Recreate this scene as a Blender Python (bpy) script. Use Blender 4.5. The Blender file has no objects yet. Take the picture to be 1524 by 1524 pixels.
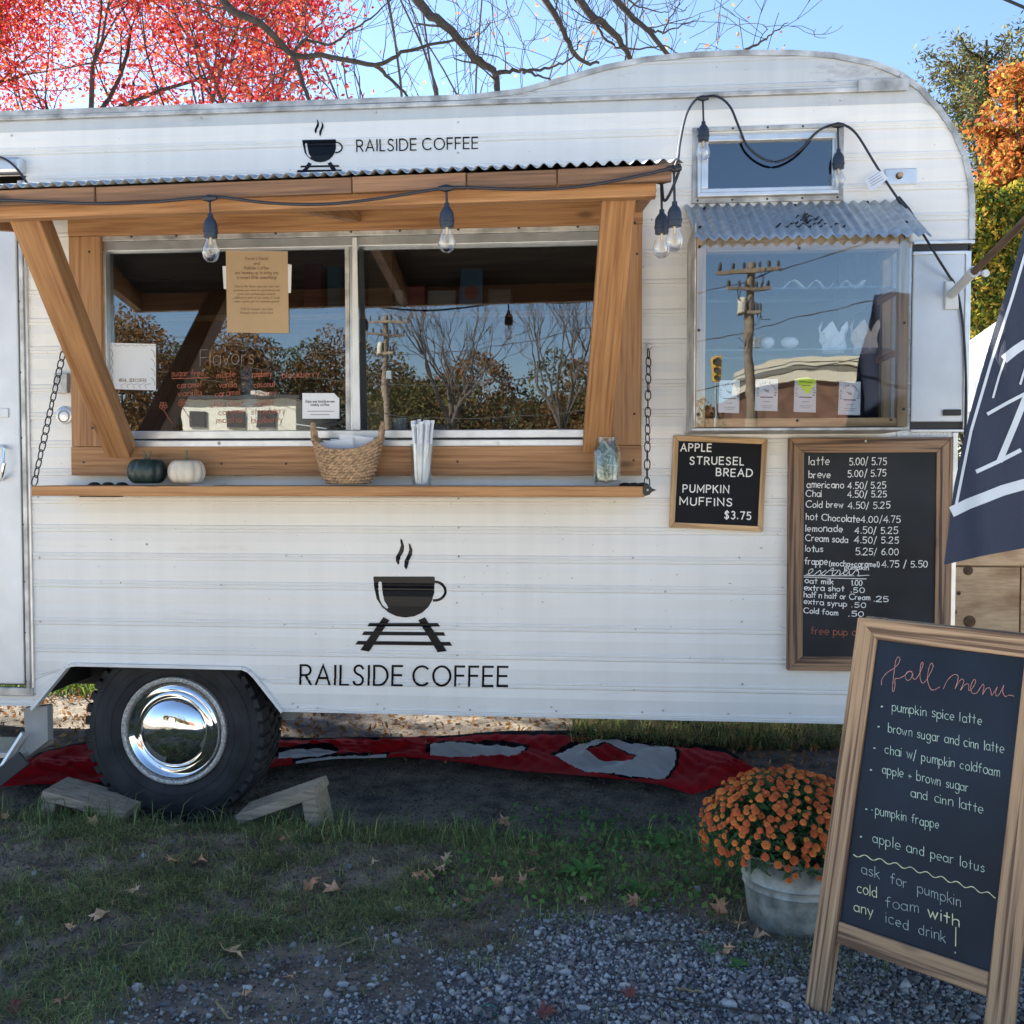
import bpy, bmesh, math, random
import numpy as np
from mathutils import Vector, Matrix, geometry
random.seed(7); rng = np.random.default_rng(7)
S = bpy.context.scene
COL = S.collection
R = math.radians

# ---------------------------------------------------------------- camera, sky, sun, exposure
CAM = np.array([0.0, -3.6, 1.25]); F = 1495.0; YAW, PITCH = R(5.19), R(2.13)
cam = bpy.data.objects.new('camera', bpy.data.cameras.new('camera')); COL.objects.link(cam)
cam.location = CAM; cam.rotation_euler = (R(90) - PITCH, 0, YAW)
cam.data.sensor_width = 36; cam.data.lens = 36 * F / 1524; cam.data.clip_start = 0.05; cam.data.clip_end = 1500
S.camera = cam
SUN_EL, SUN_AZ = R(36), R(-50)            # azimuth measured from +Y towards +X
W = bpy.data.worlds.new('World'); S.world = W; W.use_nodes = True
nt = W.node_tree; bg = nt.nodes['Background']
sky = nt.nodes.new('ShaderNodeTexSky'); sky.sky_type = 'NISHITA'; sky.sun_disc = False
sky.sun_elevation = SUN_EL; sky.sun_rotation = SUN_AZ; sky.air_density = 1.0; sky.dust_density = 0.2; sky.ozone_density = 3.2
nt.links.new(sky.outputs[0], bg.inputs[0]); bg.inputs[1].default_value = 0.057
sl = bpy.data.lights.new('sun', 'SUN'); sl.energy = 5.0; sl.angle = R(0.5); sl.color = (1.0, 0.93, 0.80)
sun = bpy.data.objects.new('sun', sl); COL.objects.link(sun)
sd = Vector((math.sin(SUN_AZ) * math.cos(SUN_EL), math.cos(SUN_AZ) * math.cos(SUN_EL), math.sin(SUN_EL)))
sun.rotation_euler = (-sd).to_track_quat('-Z', 'Y').to_euler(); sun.location = (-6, 8, 9)
S.view_settings.view_transform = 'Standard'; S.view_settings.look = 'None'
S.view_settings.gamma = 1; S.view_settings.use_curve_mapping = False; S.view_settings.exposure = 2.3

# ---------------------------------------------------------------- measuring helpers (photo point -> place at a known depth)
_cy, _sy, _cp, _sp = math.cos(YAW), math.sin(YAW), math.cos(PITCH), math.sin(PITCH)
FW = np.array([-_sy * _cp, _cy * _cp, -_sp]); RT = np.array([_cy, _sy, 0.0]); UP = np.cross(RT, FW)
def ray(px, py): return (px - 762) / F * RT - (py - 762) / F * UP + FW
def at(px, py, Y=0.0):
    d = ray(px, py); return CAM + d * ((Y - CAM[1]) / d[1])
def ground(px, py, z=0.0):
    d = ray(px, py); return CAM + d * ((z - CAM[2]) / d[2])
def mirrored(px, py, L):                  # where a thing seen reflected in the windows really stands
    p = at(px, py, L); return np.array([p[0], -p[1], p[2]])

# ---------------------------------------------------------------- materials
def new_mat(name):
    m = bpy.data.materials.new(name); m.use_nodes = True
    return m, m.node_tree.nodes, m.node_tree.links, m.node_tree.nodes['Principled BSDF']
def simple(name, col, rough=0.6, metal=0.0, var=0.0, scale=8.0, bump=0.0, spec=0.5, bscale=None):
    m, n, l, b = new_mat(name)
    b.inputs['Base Color'].default_value = (*col, 1); b.inputs['Roughness'].default_value = rough
    b.inputs['Metallic'].default_value = metal; b.inputs['Specular IOR Level'].default_value = spec
    if var or bump:
        tc = n.new('ShaderNodeTexCoord'); nz = n.new('ShaderNodeTexNoise'); nz.inputs['Scale'].default_value = scale
        nz.inputs['Detail'].default_value = 6; l.new(tc.outputs['Object'], nz.inputs['Vector'])
        if var:
            mx = n.new('ShaderNodeMix'); mx.data_type = 'RGBA'
            mx.inputs[6].default_value = (*[max(0, c * (1 - var)) for c in col], 1)
            mx.inputs[7].default_value = (*[min(1, c * (1 + var)) for c in col], 1)
            mr = n.new('ShaderNodeMapRange'); mr.inputs[1].default_value = 0.3; mr.inputs[2].default_value = 0.7
            l.new(nz.outputs['Fac'], mr.inputs[0]); l.new(mr.outputs[0], mx.inputs[0]); l.new(mx.outputs[2], b.inputs['Base Color'])
        if bump:
            nb = nz
            if bscale:
                nb = n.new('ShaderNodeTexNoise'); nb.inputs['Scale'].default_value = bscale; nb.inputs['Detail'].default_value = 5
                l.new(tc.outputs['Object'], nb.inputs['Vector'])
            bp = n.new('ShaderNodeBump'); bp.inputs['Strength'].default_value = bump; bp.inputs['Distance'].default_value = 0.01
            l.new(nb.outputs['Fac'], bp.inputs['Height']); l.new(bp.outputs[0], b.inputs['Normal'])
    return m
def wood(name, light, dark, axis=0, ring=38.0, stretch=0.06, rough=0.6, contrast=1.0, knots=True, bump=0.25, hard=False):
    """straight sawn timber: growth bands running along one axis, fine pores, a few knots"""
    m, n, l, b = new_mat(name)
    tc = n.new('ShaderNodeTexCoord'); oi = n.new('ShaderNodeObjectInfo')
    cmb = n.new('ShaderNodeVectorMath'); cmb.operation = 'SCALE'; cmb.inputs[0].default_value = (7.3, 3.1, 5.7)
    l.new(oi.outputs['Random'], cmb.inputs['Scale'])
    add = n.new('ShaderNodeVectorMath'); add.operation = 'ADD'
    l.new(tc.outputs['Object'], add.inputs[0]); l.new(cmb.outputs[0], add.inputs[1])
    mp = n.new('ShaderNodeMapping'); s = [1.0, 1.0, 1.0]; s[axis] = stretch; mp.inputs['Scale'].default_value = s
    l.new(add.outputs[0], mp.inputs['Vector'])
    warp = n.new('ShaderNodeTexNoise'); warp.inputs['Scale'].default_value = 4.0; warp.inputs['Detail'].default_value = 2
    l.new(mp.outputs[0], warp.inputs['Vector'])
    mw = n.new('ShaderNodeVectorMath'); mw.operation = 'SCALE'; mw.inputs['Scale'].default_value = 0.10
    l.new(warp.outputs['Color'], mw.inputs[0])
    a2 = n.new('ShaderNodeVectorMath'); a2.operation = 'ADD'; l.new(mp.outputs[0], a2.inputs[0]); l.new(mw.outputs[0], a2.inputs[1])
    nz = n.new('ShaderNodeTexNoise'); nz.inputs['Scale'].default_value = ring; nz.inputs['Detail'].default_value = 3
    nz.inputs['Roughness'].default_value = 0.55; l.new(a2.outputs[0], nz.inputs['Vector'])
    mpf = n.new('ShaderNodeMapping'); sf = [1.0, 1.0, 1.0]; sf[axis] = stretch * 0.35; mpf.inputs['Scale'].default_value = sf
    l.new(add.outputs[0], mpf.inputs['Vector'])
    fine = n.new('ShaderNodeTexNoise'); fine.inputs['Scale'].default_value = ring * 9; fine.inputs['Detail'].default_value = 2
    l.new(mpf.outputs[0], fine.inputs['Vector'])
    cr = n.new('ShaderNodeValToRGB'); e = cr.color_ramp.elements
    mid = [(a + c) / 2 for a, c in zip(light, dark)]
    e[0].position = 0.39 if hard else 0.34; e[0].color = (*dark, 1); e[1].position = 0.55 if hard else 0.62; e[1].color = (*light, 1)
    k = e.new(0.46); k.color = (*[mm * contrast + ll * (1 - contrast) for mm, ll in zip(mid, light)], 1)
    l.new(nz.outputs['Fac'], cr.inputs[0])
    mf = n.new('ShaderNodeMix'); mf.data_type = 'RGBA'; mf.blend_type = 'MULTIPLY'; mf.inputs[0].default_value = 0.45
    fr = n.new('ShaderNodeMapRange'); fr.inputs[1].default_value = 0.35; fr.inputs[2].default_value = 0.6; fr.inputs[3].default_value = 0.55
    l.new(fine.outputs['Fac'], fr.inputs[0]); l.new(cr.outputs[0], mf.inputs[6]); l.new(fr.outputs[0], mf.inputs[7])
    out = mf.outputs[2]
    if knots:
        mk = n.new('ShaderNodeMapping'); sk = [1.0, 1.0, 1.0]; sk[axis] = 0.45; mk.inputs['Scale'].default_value = sk
        l.new(add.outputs[0], mk.inputs['Vector'])
        vo = n.new('ShaderNodeTexVoronoi'); vo.inputs['Scale'].default_value = 7.0; l.new(mk.outputs[0], vo.inputs['Vector'])
        kr = n.new('ShaderNodeMapRange'); kr.inputs[1].default_value = 0.05; kr.inputs[2].default_value = 0.13
        kr.inputs[3].default_value = 0.8; kr.inputs[4].default_value = 0.0
        l.new(vo.outputs['Distance'], kr.inputs[0])
        mk2 = n.new('ShaderNodeMix'); mk2.data_type = 'RGBA'; mk2.inputs[7].default_value = (*[d * 0.45 for d in dark], 1)
        l.new(kr.outputs[0], mk2.inputs[0]); l.new(out, mk2.inputs[6]); out = mk2.outputs[2]
    hv = n.new('ShaderNodeHueSaturation'); vr = n.new('ShaderNodeMapRange'); vr.inputs[3].default_value = 0.78; vr.inputs[4].default_value = 1.16; l.new(oi.outputs['Random'], vr.inputs[0]); l.new(vr.outputs[0], hv.inputs['Value']); l.new(out, hv.inputs['Color']); out = hv.outputs[0]
    l.new(out, b.inputs['Base Color']); b.inputs['Roughness'].default_value = rough
    bp = n.new('ShaderNodeBump'); bp.inputs['Strength'].default_value = bump; bp.inputs['Distance'].default_value = 0.002
    l.new(nz.outputs['Fac'], bp.inputs['Height']); l.new(bp.outputs[0], b.inputs['Normal'])
    return m
def leaf_mat(name, col, trans=0.5, var=0.25):
    m = bpy.data.materials.new(name); m.use_nodes = True; n = m.node_tree.nodes; l = m.node_tree.links; n.clear()
    o = n.new('ShaderNodeOutputMaterial'); d = n.new('ShaderNodeBsdfDiffuse'); t = n.new('ShaderNodeBsdfTranslucent'); mx = n.new('ShaderNodeMixShader')
    tc = n.new('ShaderNodeTexCoord'); nz = n.new('ShaderNodeTexNoise'); nz.inputs['Scale'].default_value = 9
    l.new(tc.outputs['Object'], nz.inputs['Vector'])
    hs = n.new('ShaderNodeHueSaturation'); hs.inputs['Color'].default_value = (*col, 1)
    mr = n.new('ShaderNodeMapRange'); mr.inputs[1].default_value = 0.3; mr.inputs[2].default_value = 0.7
    mr.inputs[3].default_value = 1 - var; mr.inputs[4].default_value = 1 + var
    l.new(nz.outputs['Fac'], mr.inputs[0]); l.new(mr.outputs[0], hs.inputs['Value'])
    l.new(hs.outputs[0], d.inputs[0]); l.new(hs.outputs[0], t.inputs[0]); mx.inputs[0].default_value = trans
    l.new(d.outputs[0], mx.inputs[1]); l.new(t.outputs[0], mx.inputs[2]); l.new(mx.outputs[0], o.inputs[0])
    return m
def glass(name, fac=0.16, tint=(0.9, 0.93, 0.95), rough=0.0, edge=0.6, wavy=0.0):
    m = bpy.data.materials.new(name); m.use_nodes = True; n = m.node_tree.nodes; l = m.node_tree.links; n.clear()
    o = n.new('ShaderNodeOutputMaterial'); t = n.new('ShaderNodeBsdfTransparent'); t.inputs[0].default_value = (*tint, 1)
    g = n.new('ShaderNodeBsdfGlossy'); g.inputs['Roughness'].default_value = rough; g.inputs[0].default_value = (0.95, 0.97, 1, 1)
    lw = n.new('ShaderNodeLayerWeight'); lw.inputs[0].default_value = 0.3
    if wavy:
        tc = n.new('ShaderNodeTexCoord'); wn = n.new('ShaderNodeTexNoise'); wn.inputs['Scale'].default_value = 9; wn.inputs['Detail'].default_value = 1.5; l.new(tc.outputs['Object'], wn.inputs['Vector'])
        wb = n.new('ShaderNodeBump'); wb.inputs['Strength'].default_value = 1.0; wb.inputs['Distance'].default_value = wavy; l.new(wn.outputs['Fac'], wb.inputs['Height']); l.new(wb.outputs[0], g.inputs['Normal'])
    mr = n.new('ShaderNodeMapRange'); mr.inputs[1].default_value = 0; mr.inputs[2].default_value = 1; mr.inputs[3].default_value = fac; mr.inputs[4].default_value = edge
    mx = n.new('ShaderNodeMixShader'); l.new(lw.outputs['Facing'], mr.inputs[0]); l.new(mr.outputs[0], mx.inputs[0])
    l.new(t.outputs[0], mx.inputs[1]); l.new(g.outputs[0], mx.inputs[2]); l.new(mx.outputs[0], o.inputs[0])
    return m
def siding_mat(name, base=(0.82, 0.812, 0.785), grime=0.5, mildew=False):
    """enamelled aluminium: faint rain streaks, chalky patches, specks of dirt"""
    m, n, l, b = new_mat(name)
    tc = n.new('ShaderNodeTexCoord')
    mp = n.new('ShaderNodeMapping'); mp.inputs['Scale'].default_value = (16, 16, 0.8); l.new(tc.outputs['Object'], mp.inputs['Vector'])
    st = n.new('ShaderNodeTexNoise'); st.inputs['Scale'].default_value = 1.0; st.inputs['Detail'].default_value = 5; l.new(mp.outputs[0], st.inputs['Vector'])
    bl = n.new('ShaderNodeTexNoise'); bl.inputs['Scale'].default_value = 2.2; bl.inputs['Detail'].default_value = 7; l.new(tc.outputs['Object'], bl.inputs['Vector'])
    mu = n.new('ShaderNodeMath'); mu.operation = 'MULTIPLY'; l.new(st.outputs['Fac'], mu.inputs[0]); l.new(bl.outputs['Fac'], mu.inputs[1])
    cr = n.new('ShaderNodeValToRGB'); e = cr.color_ramp.elements
    e[0].position = 0.14; e[0].color = (*base, 1); e[1].position = 0.5; e[1].color = (*[c * (1 - 0.20 * grime) for c in base], 1)
    l.new(mu.outputs[0], cr.inputs[0])
    sp = n.new('ShaderNodeTexNoise'); sp.inputs['Scale'].default_value = 70; sp.inputs['Detail'].default_value = 2; l.new(tc.outputs['Object'], sp.inputs['Vector'])
    sr = n.new('ShaderNodeMapRange'); sr.inputs[1].default_value = 0.735; sr.inputs[2].default_value = 0.80; l.new(sp.outputs['Fac'], sr.inputs[0])
    mx = n.new('ShaderNodeMix'); mx.data_type = 'RGBA'; mx.inputs[7].default_value = (0.22, 0.21, 0.19, 1)
    l.new(sr.outputs[0], mx.inputs[0]); l.new(cr.outputs[0], mx.inputs[6]); out = mx.outputs[2]
    sx = n.new('ShaderNodeSeparateXYZ'); l.new(tc.outputs['Object'], sx.inputs[0])
    mn = n.new('ShaderNodeTexNoise'); mn.inputs['Scale'].default_value = 1.0; mn.inputs['Detail'].default_value = 8; mn.inputs['Roughness'].default_value = 0.7
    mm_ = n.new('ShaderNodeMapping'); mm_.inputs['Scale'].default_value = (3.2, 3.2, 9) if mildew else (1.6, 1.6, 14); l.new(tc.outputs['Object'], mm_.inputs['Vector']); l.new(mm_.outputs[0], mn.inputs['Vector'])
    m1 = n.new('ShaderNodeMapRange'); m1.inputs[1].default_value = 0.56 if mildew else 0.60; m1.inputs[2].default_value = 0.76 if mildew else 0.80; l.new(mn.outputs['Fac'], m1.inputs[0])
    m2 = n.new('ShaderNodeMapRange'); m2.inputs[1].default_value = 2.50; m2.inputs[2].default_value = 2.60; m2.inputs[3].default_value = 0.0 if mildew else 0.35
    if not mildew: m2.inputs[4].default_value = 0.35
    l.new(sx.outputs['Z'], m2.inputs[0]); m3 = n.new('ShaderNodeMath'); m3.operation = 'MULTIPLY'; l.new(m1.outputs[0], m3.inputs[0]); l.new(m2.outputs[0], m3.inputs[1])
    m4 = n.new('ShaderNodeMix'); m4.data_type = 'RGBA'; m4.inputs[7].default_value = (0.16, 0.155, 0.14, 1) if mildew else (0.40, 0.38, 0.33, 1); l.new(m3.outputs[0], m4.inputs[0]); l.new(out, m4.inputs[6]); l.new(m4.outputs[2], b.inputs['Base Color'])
    b.inputs['Roughness'].default_value = 0.33
    wv = n.new('ShaderNodeTexNoise'); wv.inputs['Scale'].default_value = 5; l.new(tc.outputs['Object'], wv.inputs['Vector'])
    bp = n.new('ShaderNodeBump'); bp.inputs['Strength'].default_value = 0.55; bp.inputs['Distance'].default_value = 0.012
    l.new(wv.outputs['Fac'], bp.inputs['Height']); l.new(bp.outputs[0], b.inputs['Normal'])
    return m

HONEY, HONEYD = (0.45, 0.24, 0.105), (0.27, 0.12, 0.046)
M = dict(
    siding=siding_mat('siding'), siding_top_dimmed=siding_mat('siding_top_dimmed', (0.53, 0.565, 0.60), 0.9, True),  # top panel base darkened and blued to offset bright sky light, besides real mildew
    trim=simple('trim_paint', (0.70, 0.71, 0.71), 0.4, var=0.08, scale=12),
    alu=simple('aluminium', (0.62, 0.63, 0.64), 0.34, 0.75, var=0.14, scale=14, bump=0.1),
    alu_old=simple('weathered_aluminium', (0.46, 0.46, 0.45), 0.5, 0.5, var=0.5, scale=13, bump=0.2),
    hatch=simple('sheet_aluminium', (0.60, 0.63, 0.67), 0.42, 0.35, var=0.1, scale=6, bump=0.15),
    galv=simple('galvanised', (0.40, 0.45, 0.48), 0.42, 0.55, var=0.22, scale=30, bump=0.1),
    tubm=simple('tub_zinc', (0.33, 0.355, 0.335), 0.52, 0.45, var=0.5, scale=22, bump=0.25),
    black=simple('black_vinyl', (0.006, 0.007, 0.010), 0.2, spec=0.22),
    blackm=simple('black_iron', (0.015, 0.015, 0.017), 0.45),
    cable=simple('cable_rubber', (0.012, 0.015, 0.025), 0.5, var=0.2),
    socket=simple('socket_rubber', (0.018, 0.026, 0.045), 0.5, var=0.3),
    rubber=simple('tyre_rubber', (0.022, 0.023, 0.026), 0.8, var=0.6, scale=9, bump=0.35),
    chrome=simple('chrome', (0.86, 0.87, 0.88), 0.03, 1.0),
    rim=simple('rusty_rim', (0.50, 0.48, 0.45), 0.55, 0.4, var=0.55, scale=130, bump=0.2),
    dark=simple('dark_underside', (0.045, 0.043, 0.042), 0.8, var=0.3),
    frame_grey=simple('chassis_grey', (0.33, 0.33, 0.32), 0.6, var=0.15),
    wx=wood('cedar_along_x', HONEY, HONEYD, 0, 75, .035), wz=wood('cedar_upright', HONEY, HONEYD, 2, 75, .035), wy=wood('cedar_along_y', HONEY, HONEYD, 1, 75, .035),
    wshelf=wood('shelf_pine', (0.50, 0.25, 0.095), (0.30, 0.13, 0.042), 0, 75, .035),
    wred=wood('weathered_fascia', (0.30, 0.16, 0.085), (0.13, 0.068, 0.040), 0, 75, .035),
    pinex=wood('pale_pine_x', (0.72, 0.47, 0.24), (0.36, 0.22, 0.11), 0), pinez=wood('pale_pine_z', (0.72, 0.47, 0.24), (0.36, 0.22, 0.11), 2),
    charx=wood('torched_x', (0.36, 0.215, 0.125), (0.075, 0.042, 0.028), 0, ring=85, stretch=.025, hard=True), charz=wood('torched_z', (0.36, 0.215, 0.125), (0.075, 0.042, 0.028), 2, ring=85, stretch=.025, hard=True),
    easelx=wood('easel_x', (0.52, 0.33, 0.18), (0.15, 0.08, 0.042), 0, ring=95, stretch=.022, hard=True), easelz=wood('easel_z', (0.52, 0.33, 0.18), (0.15, 0.08, 0.042), 2, ring=95, stretch=.022, hard=True),
    greyw=wood('weathered_block', (0.44, 0.36, 0.27), (0.22, 0.175, 0.13), 0, ring=90, stretch=.04),
    ply=wood('plywood', (0.70, 0.48, 0.28), (0.42, 0.24, 0.12), 0, ring=14, stretch=0.35),
    chalk=simple('chalkboard', (0.018, 0.021, 0.025), 0.6, spec=0.3, var=0.45, scale=4),
    chalkb=simple('chalkboard_blue', (0.008, 0.016, 0.030), 0.55, spec=0.3, var=0.45, scale=4),
    felt=simple('black_felt', (0.008, 0.009, 0.014), 0.9),
    white=simple('white_marker', (0.80, 0.80, 0.78), 0.6), letterw=simple('letter_plastic', (0.82, 0.82, 0.80), 0.4),
    pink=simple('pink_chalk', (0.62, 0.30, 0.26), 0.9), mint=simple('green_chalk', (0.52, 0.66, 0.55), 0.9), palec=simple('faint_chalk', (0.42, 0.50, 0.48), 0.9),
    yel=simple('yellow_chalk', (0.66, 0.68, 0.42), 0.9), redmark=simple('red_marker', (0.40, 0.12, 0.07), 0.7), greymark=simple('grey_marker', (0.30, 0.24, 0.21), 0.7),
    paper=simple('paper', (0.70, 0.72, 0.76), 0.8, var=0.04), kraft=simple('kraft_paper', (0.46, 0.33, 0.20), 0.8, var=0.06), ink=simple('ink', (0.06, 0.06, 0.07), 0.7),
    inkb=simple('brown_ink', (0.20, 0.13, 0.08), 0.7),
    neon=simple('neon_paper', (0.62, 0.85, 0.02), 0.7), glass=glass('window_glass', 0.13, (0.72, 0.76, 0.80), wavy=0.00010), acrylic=glass('acrylic', 0.085, (0.88, 0.91, 0.93), wavy=0.00016),
    acr_side=glass('acrylic_side', 0.07), jar=glass('jar_glass', 0.04, (0.95, 0.97, 0.97), 0.0, 0.55), bulb=glass('bulb_glass', 0.06, (0.94, 0.94, 0.93), 0.0, 1.0),
    screen=simple('insect_screen', (0.16, 0.19, 0.23), 0.6), tint=glass('tinted_glass', 0.12, (0.35, 0.4, 0.45)),
    filament=simple('filament', (0.85, 0.6, 0.3), 0.3, 0.8),
    basket=simple('seagrass', (0.40, 0.26, 0.15), 0.7, var=0.4, scale=60, bump=0.5), straww=simple('straw_wrapper', (0.66, 0.70, 0.76), 0.5, var=0.08, scale=40),
    pgreen=simple('green_gourd', (0.015, 0.032, 0.030), 0.4, var=0.4, scale=25), pwhite=simple('white_gourd', (0.62, 0.56, 0.46), 0.5, var=0.1, scale=25), stem=simple('gourd_stem', (0.14, 0.12, 0.07), 0.8),
    bill_paper=simple('note_paper', (0.36, 0.36, 0.26), 0.8, var=.15, scale=60), bill=simple('banknote', (0.13, 0.17, 0.11), 0.8, var=0.5, scale=120), petal=leaf_mat('petal', (0.80, 0.27, 0.08), 0.2, 0.4), petal2=leaf_mat('petal_deep', (0.68, 0.18, 0.07), 0.2, 0.4), heart=simple('flower_heart', (0.50, 0.13, 0.03), 0.8), petal3=leaf_mat('petal_yellow', (0.78, 0.34, 0.08), 0.2, 0.3),
    mumleaf=leaf_mat('mum_leaf', (0.07, 0.15, 0.065), 0.2), navy=simple('navy_cloth', (0.022, 0.032, 0.065), 0.75, var=0.12, scale=300, bump=0.15), flagw=simple('flag_print', (0.56, 0.62, 0.70), 0.7),
    redc=simple('red_cloth', (0.52, 0.012, 0.020), 0.9, spec=0.1, var=0.15, scale=9), bluewhite=simple('pale_print', (0.76, 0.77, 0.82), 0.9, spec=0.1), blackc=simple('black_print', (0.006, 0.007, 0.012), 1.0, spec=0.05),
    pole=wood('flag_pole', (0.22, 0.14, 0.085), (0.12, 0.07, 0.04), 1, knots=False), bark=simple('bark', (0.055, 0.045, 0.038), 0.9, var=0.35, scale=12, bump=0.6),
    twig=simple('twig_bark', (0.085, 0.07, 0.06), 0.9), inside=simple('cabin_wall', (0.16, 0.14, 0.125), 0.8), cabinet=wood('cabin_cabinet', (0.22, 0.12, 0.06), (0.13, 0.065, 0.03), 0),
    box_red=simple('red_carton', (0.13, 0.018, 0.02), 0.6), box_teal=simple('teal_carton', (0.05, 0.11, 0.12), 0.6), box_white=simple('white_carton', (0.20, 0.20, 0.19), 0.6), box_blue=simple('blue_pouch', (0.09, 0.15, 0.21), 0.35, var=0.2), box_kraft=simple('brown_carton', (0.33, 0.21, 0.12), 0.8),
    bagp=simple('bag_paper', (0.62, 0.48, 0.40), 0.85, var=0.1), steel=simple('steel', (0.5, 0.5, 0.52), 0.3, 0.9), cup=simple('paper_cup', (0.55, 0.66, 0.76), 0.5),
)

# ---------------------------------------------------------------- mesh helpers
class MB:
    def __init__(s): s.v = []; s.f = []; s.m = []; s.sm = []
    def add(s, vs, fs, mi=0, smooth=False):
        o = len(s.v); s.v += [tuple(map(float, p)) for p in vs]
        for f in fs: s.f.append(tuple(o + i for i in f)); s.m.append(mi); s.sm.append(smooth)
        return s
    def box(s, x0, x1, y0, y1, z0, z1, mi=0):
        v = [(x, y, z) for x in (x0, x1) for y in (y0, y1) for z in (z0, z1)]
        return s.add(v, [(0, 1, 3, 2), (4, 6, 7, 5), (0, 4, 5, 1), (2, 3, 7, 6), (0, 2, 6, 4), (1, 5, 7, 3)], mi)
    def obox(s, c, ax, ay, az, hx, hy, hz, mi=0):
        c = np.array(c); v = [c + sx * hx * np.array(ax) + sy * hy * np.array(ay) + sz * hz * np.array(az) for sx in (-1, 1) for sy in (-1, 1) for sz in (-1, 1)]
        return s.add(v, [(0, 1, 3, 2), (4, 6, 7, 5), (0, 4, 5, 1), (2, 3, 7, 6), (0, 2, 6, 4), (1, 5, 7, 3)], mi)
    def tube(s, pts, rad, n=8, mi=0, caps=True, smooth=True):
        pts = [np.array(p, float) for p in pts]; k = len(pts)
        rad = [rad] * k if np.isscalar(rad) else list(rad)
        t0 = pts[1] - pts[0]; ref = np.array([0, 0, 1.0]) if abs(t0[2]) < 0.8 * np.linalg.norm(t0) else np.array([1.0, 0, 0])
        vs = []
        for i in range(k):
            t = pts[min(i + 1, k - 1)] - pts[max(i - 1, 0)]; t = t / (np.linalg.norm(t) + 1e-9)
            a = np.cross(t, ref); a = a / (np.linalg.norm(a) + 1e-9); b = np.cross(t, a); ref = -np.cross(t, a) if False else ref
            for j in range(n):
                an = 2 * math.pi * j / n; vs.append(pts[i] + rad[i] * (math.cos(an) * a + math.sin(an) * b))
        fs = [(i * n + j, i * n + (j + 1) % n, (i + 1) * n + (j + 1) % n, (i + 1) * n + j) for i in range(k - 1) for j in range(n)]
        if caps: fs += [tuple(range(n)), tuple((k - 1) * n + j for j in range(n))]
        return s.add(vs, fs, mi, smooth)
    def lathe(s, prof, c=(0, 0, 0), n=32, mi=0, axis='z', sx=1, sy=1, smooth=True):
        vs = []
        for r, h in prof:
            for j in range(n):
                a = 2 * math.pi * j / n; p = (r * math.cos(a) * sx, r * math.sin(a) * sy, h)
                if axis == 'y': p = (r * math.cos(a), h, r * math.sin(a))
                vs.append((p[0] + c[0], p[1] + c[1], p[2] + c[2]))
        fs = [(i * n + j, i * n + (j + 1) % n, (i + 1) * n + (j + 1) % n, (i + 1) * n + j) for i in range(len(prof) - 1) for j in range(n)]
        return s.add(vs, fs, mi, smooth)
    def ball(s, c, rx, ry, rz, n=12, m=8, mi=0):
        vs = [(c[0] + rx * math.sin(math.pi * i / m) * math.cos(2 * math.pi * j / n), c[1] + ry * math.sin(math.pi * i / m) * math.sin(2 * math.pi * j / n), c[2] + rz * math.cos(math.pi * i / m)) for i in range(m + 1) for j in range(n)]
        fs = [(i * n + j, i * n + (j + 1) % n, (i + 1) * n + (j + 1) % n, (i + 1) * n + j) for i in range(m) for j in range(n)]
        return s.add(vs, fs, mi, True)
    def build(s, name, mats, parent=None, bevel=0.0, sharp=None, local=False, thick=0.0):
        me = bpy.data.meshes.new(name); off = Vector((0, 0, 0))
        if parent is not None and not local: off = world_loc(parent)
        me.from_pydata([(p[0] - off[0], p[1] - off[1], p[2] - off[2]) for p in s.v], [], s.f)
        for m in (mats if isinstance(mats, (list, tuple)) else [mats]): me.materials.append(m)
        me.polygons.foreach_set('material_index', s.m); me.polygons.foreach_set('use_smooth', s.sm); me.update()
        if any(s.sm): me.set_sharp_from_angle(angle=R(sharp or 40))
        o = bpy.data.objects.new(name, me); COL.objects.link(o)
        if parent is not None: o.parent = parent
        if bevel:
            b = o.modifiers.new('bevel', 'BEVEL'); b.width = bevel; b.segments = 2; b.limit_method = 'ANGLE'; b.angle_limit = R(35)
        if thick:
            t = o.modifiers.new('thickness', 'SOLIDIFY'); t.thickness = thick; t.offset = 0
        return o
def world_loc(o):
    v = Vector(o.location)
    while o.parent: o = o.parent; v += Vector(o.location)
    return v
def tag(o, label=None, cat=None, group=None, kind=None):
    if label: o['label'] = label
    if cat: o['category'] = cat
    if group: o['group'] = group
    if kind: o['kind'] = kind
    return o
def thing(name, label, cat, loc=(0, 0, 0), group=None):
    o = bpy.data.objects.new(name, None); COL.objects.link(o); o.location = loc; o.empty_display_size = 0.05
    return tag(o, label, cat, group)
def copy_tree(o, parent=None):
    c = o.copy(); COL.objects.link(c); c.parent = parent
    for ch in list(o.children): copy_tree(ch, c)
    return c
def boxpart(name, mat, parent, x0, x1, y0, y1, z0, z1, bevel=0.002):
    return MB().box(min(x0, x1), max(x0, x1), min(y0, y1), max(y0, y1), min(z0, z1), max(z0, z1)).build(name, mat, parent, bevel)
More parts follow.
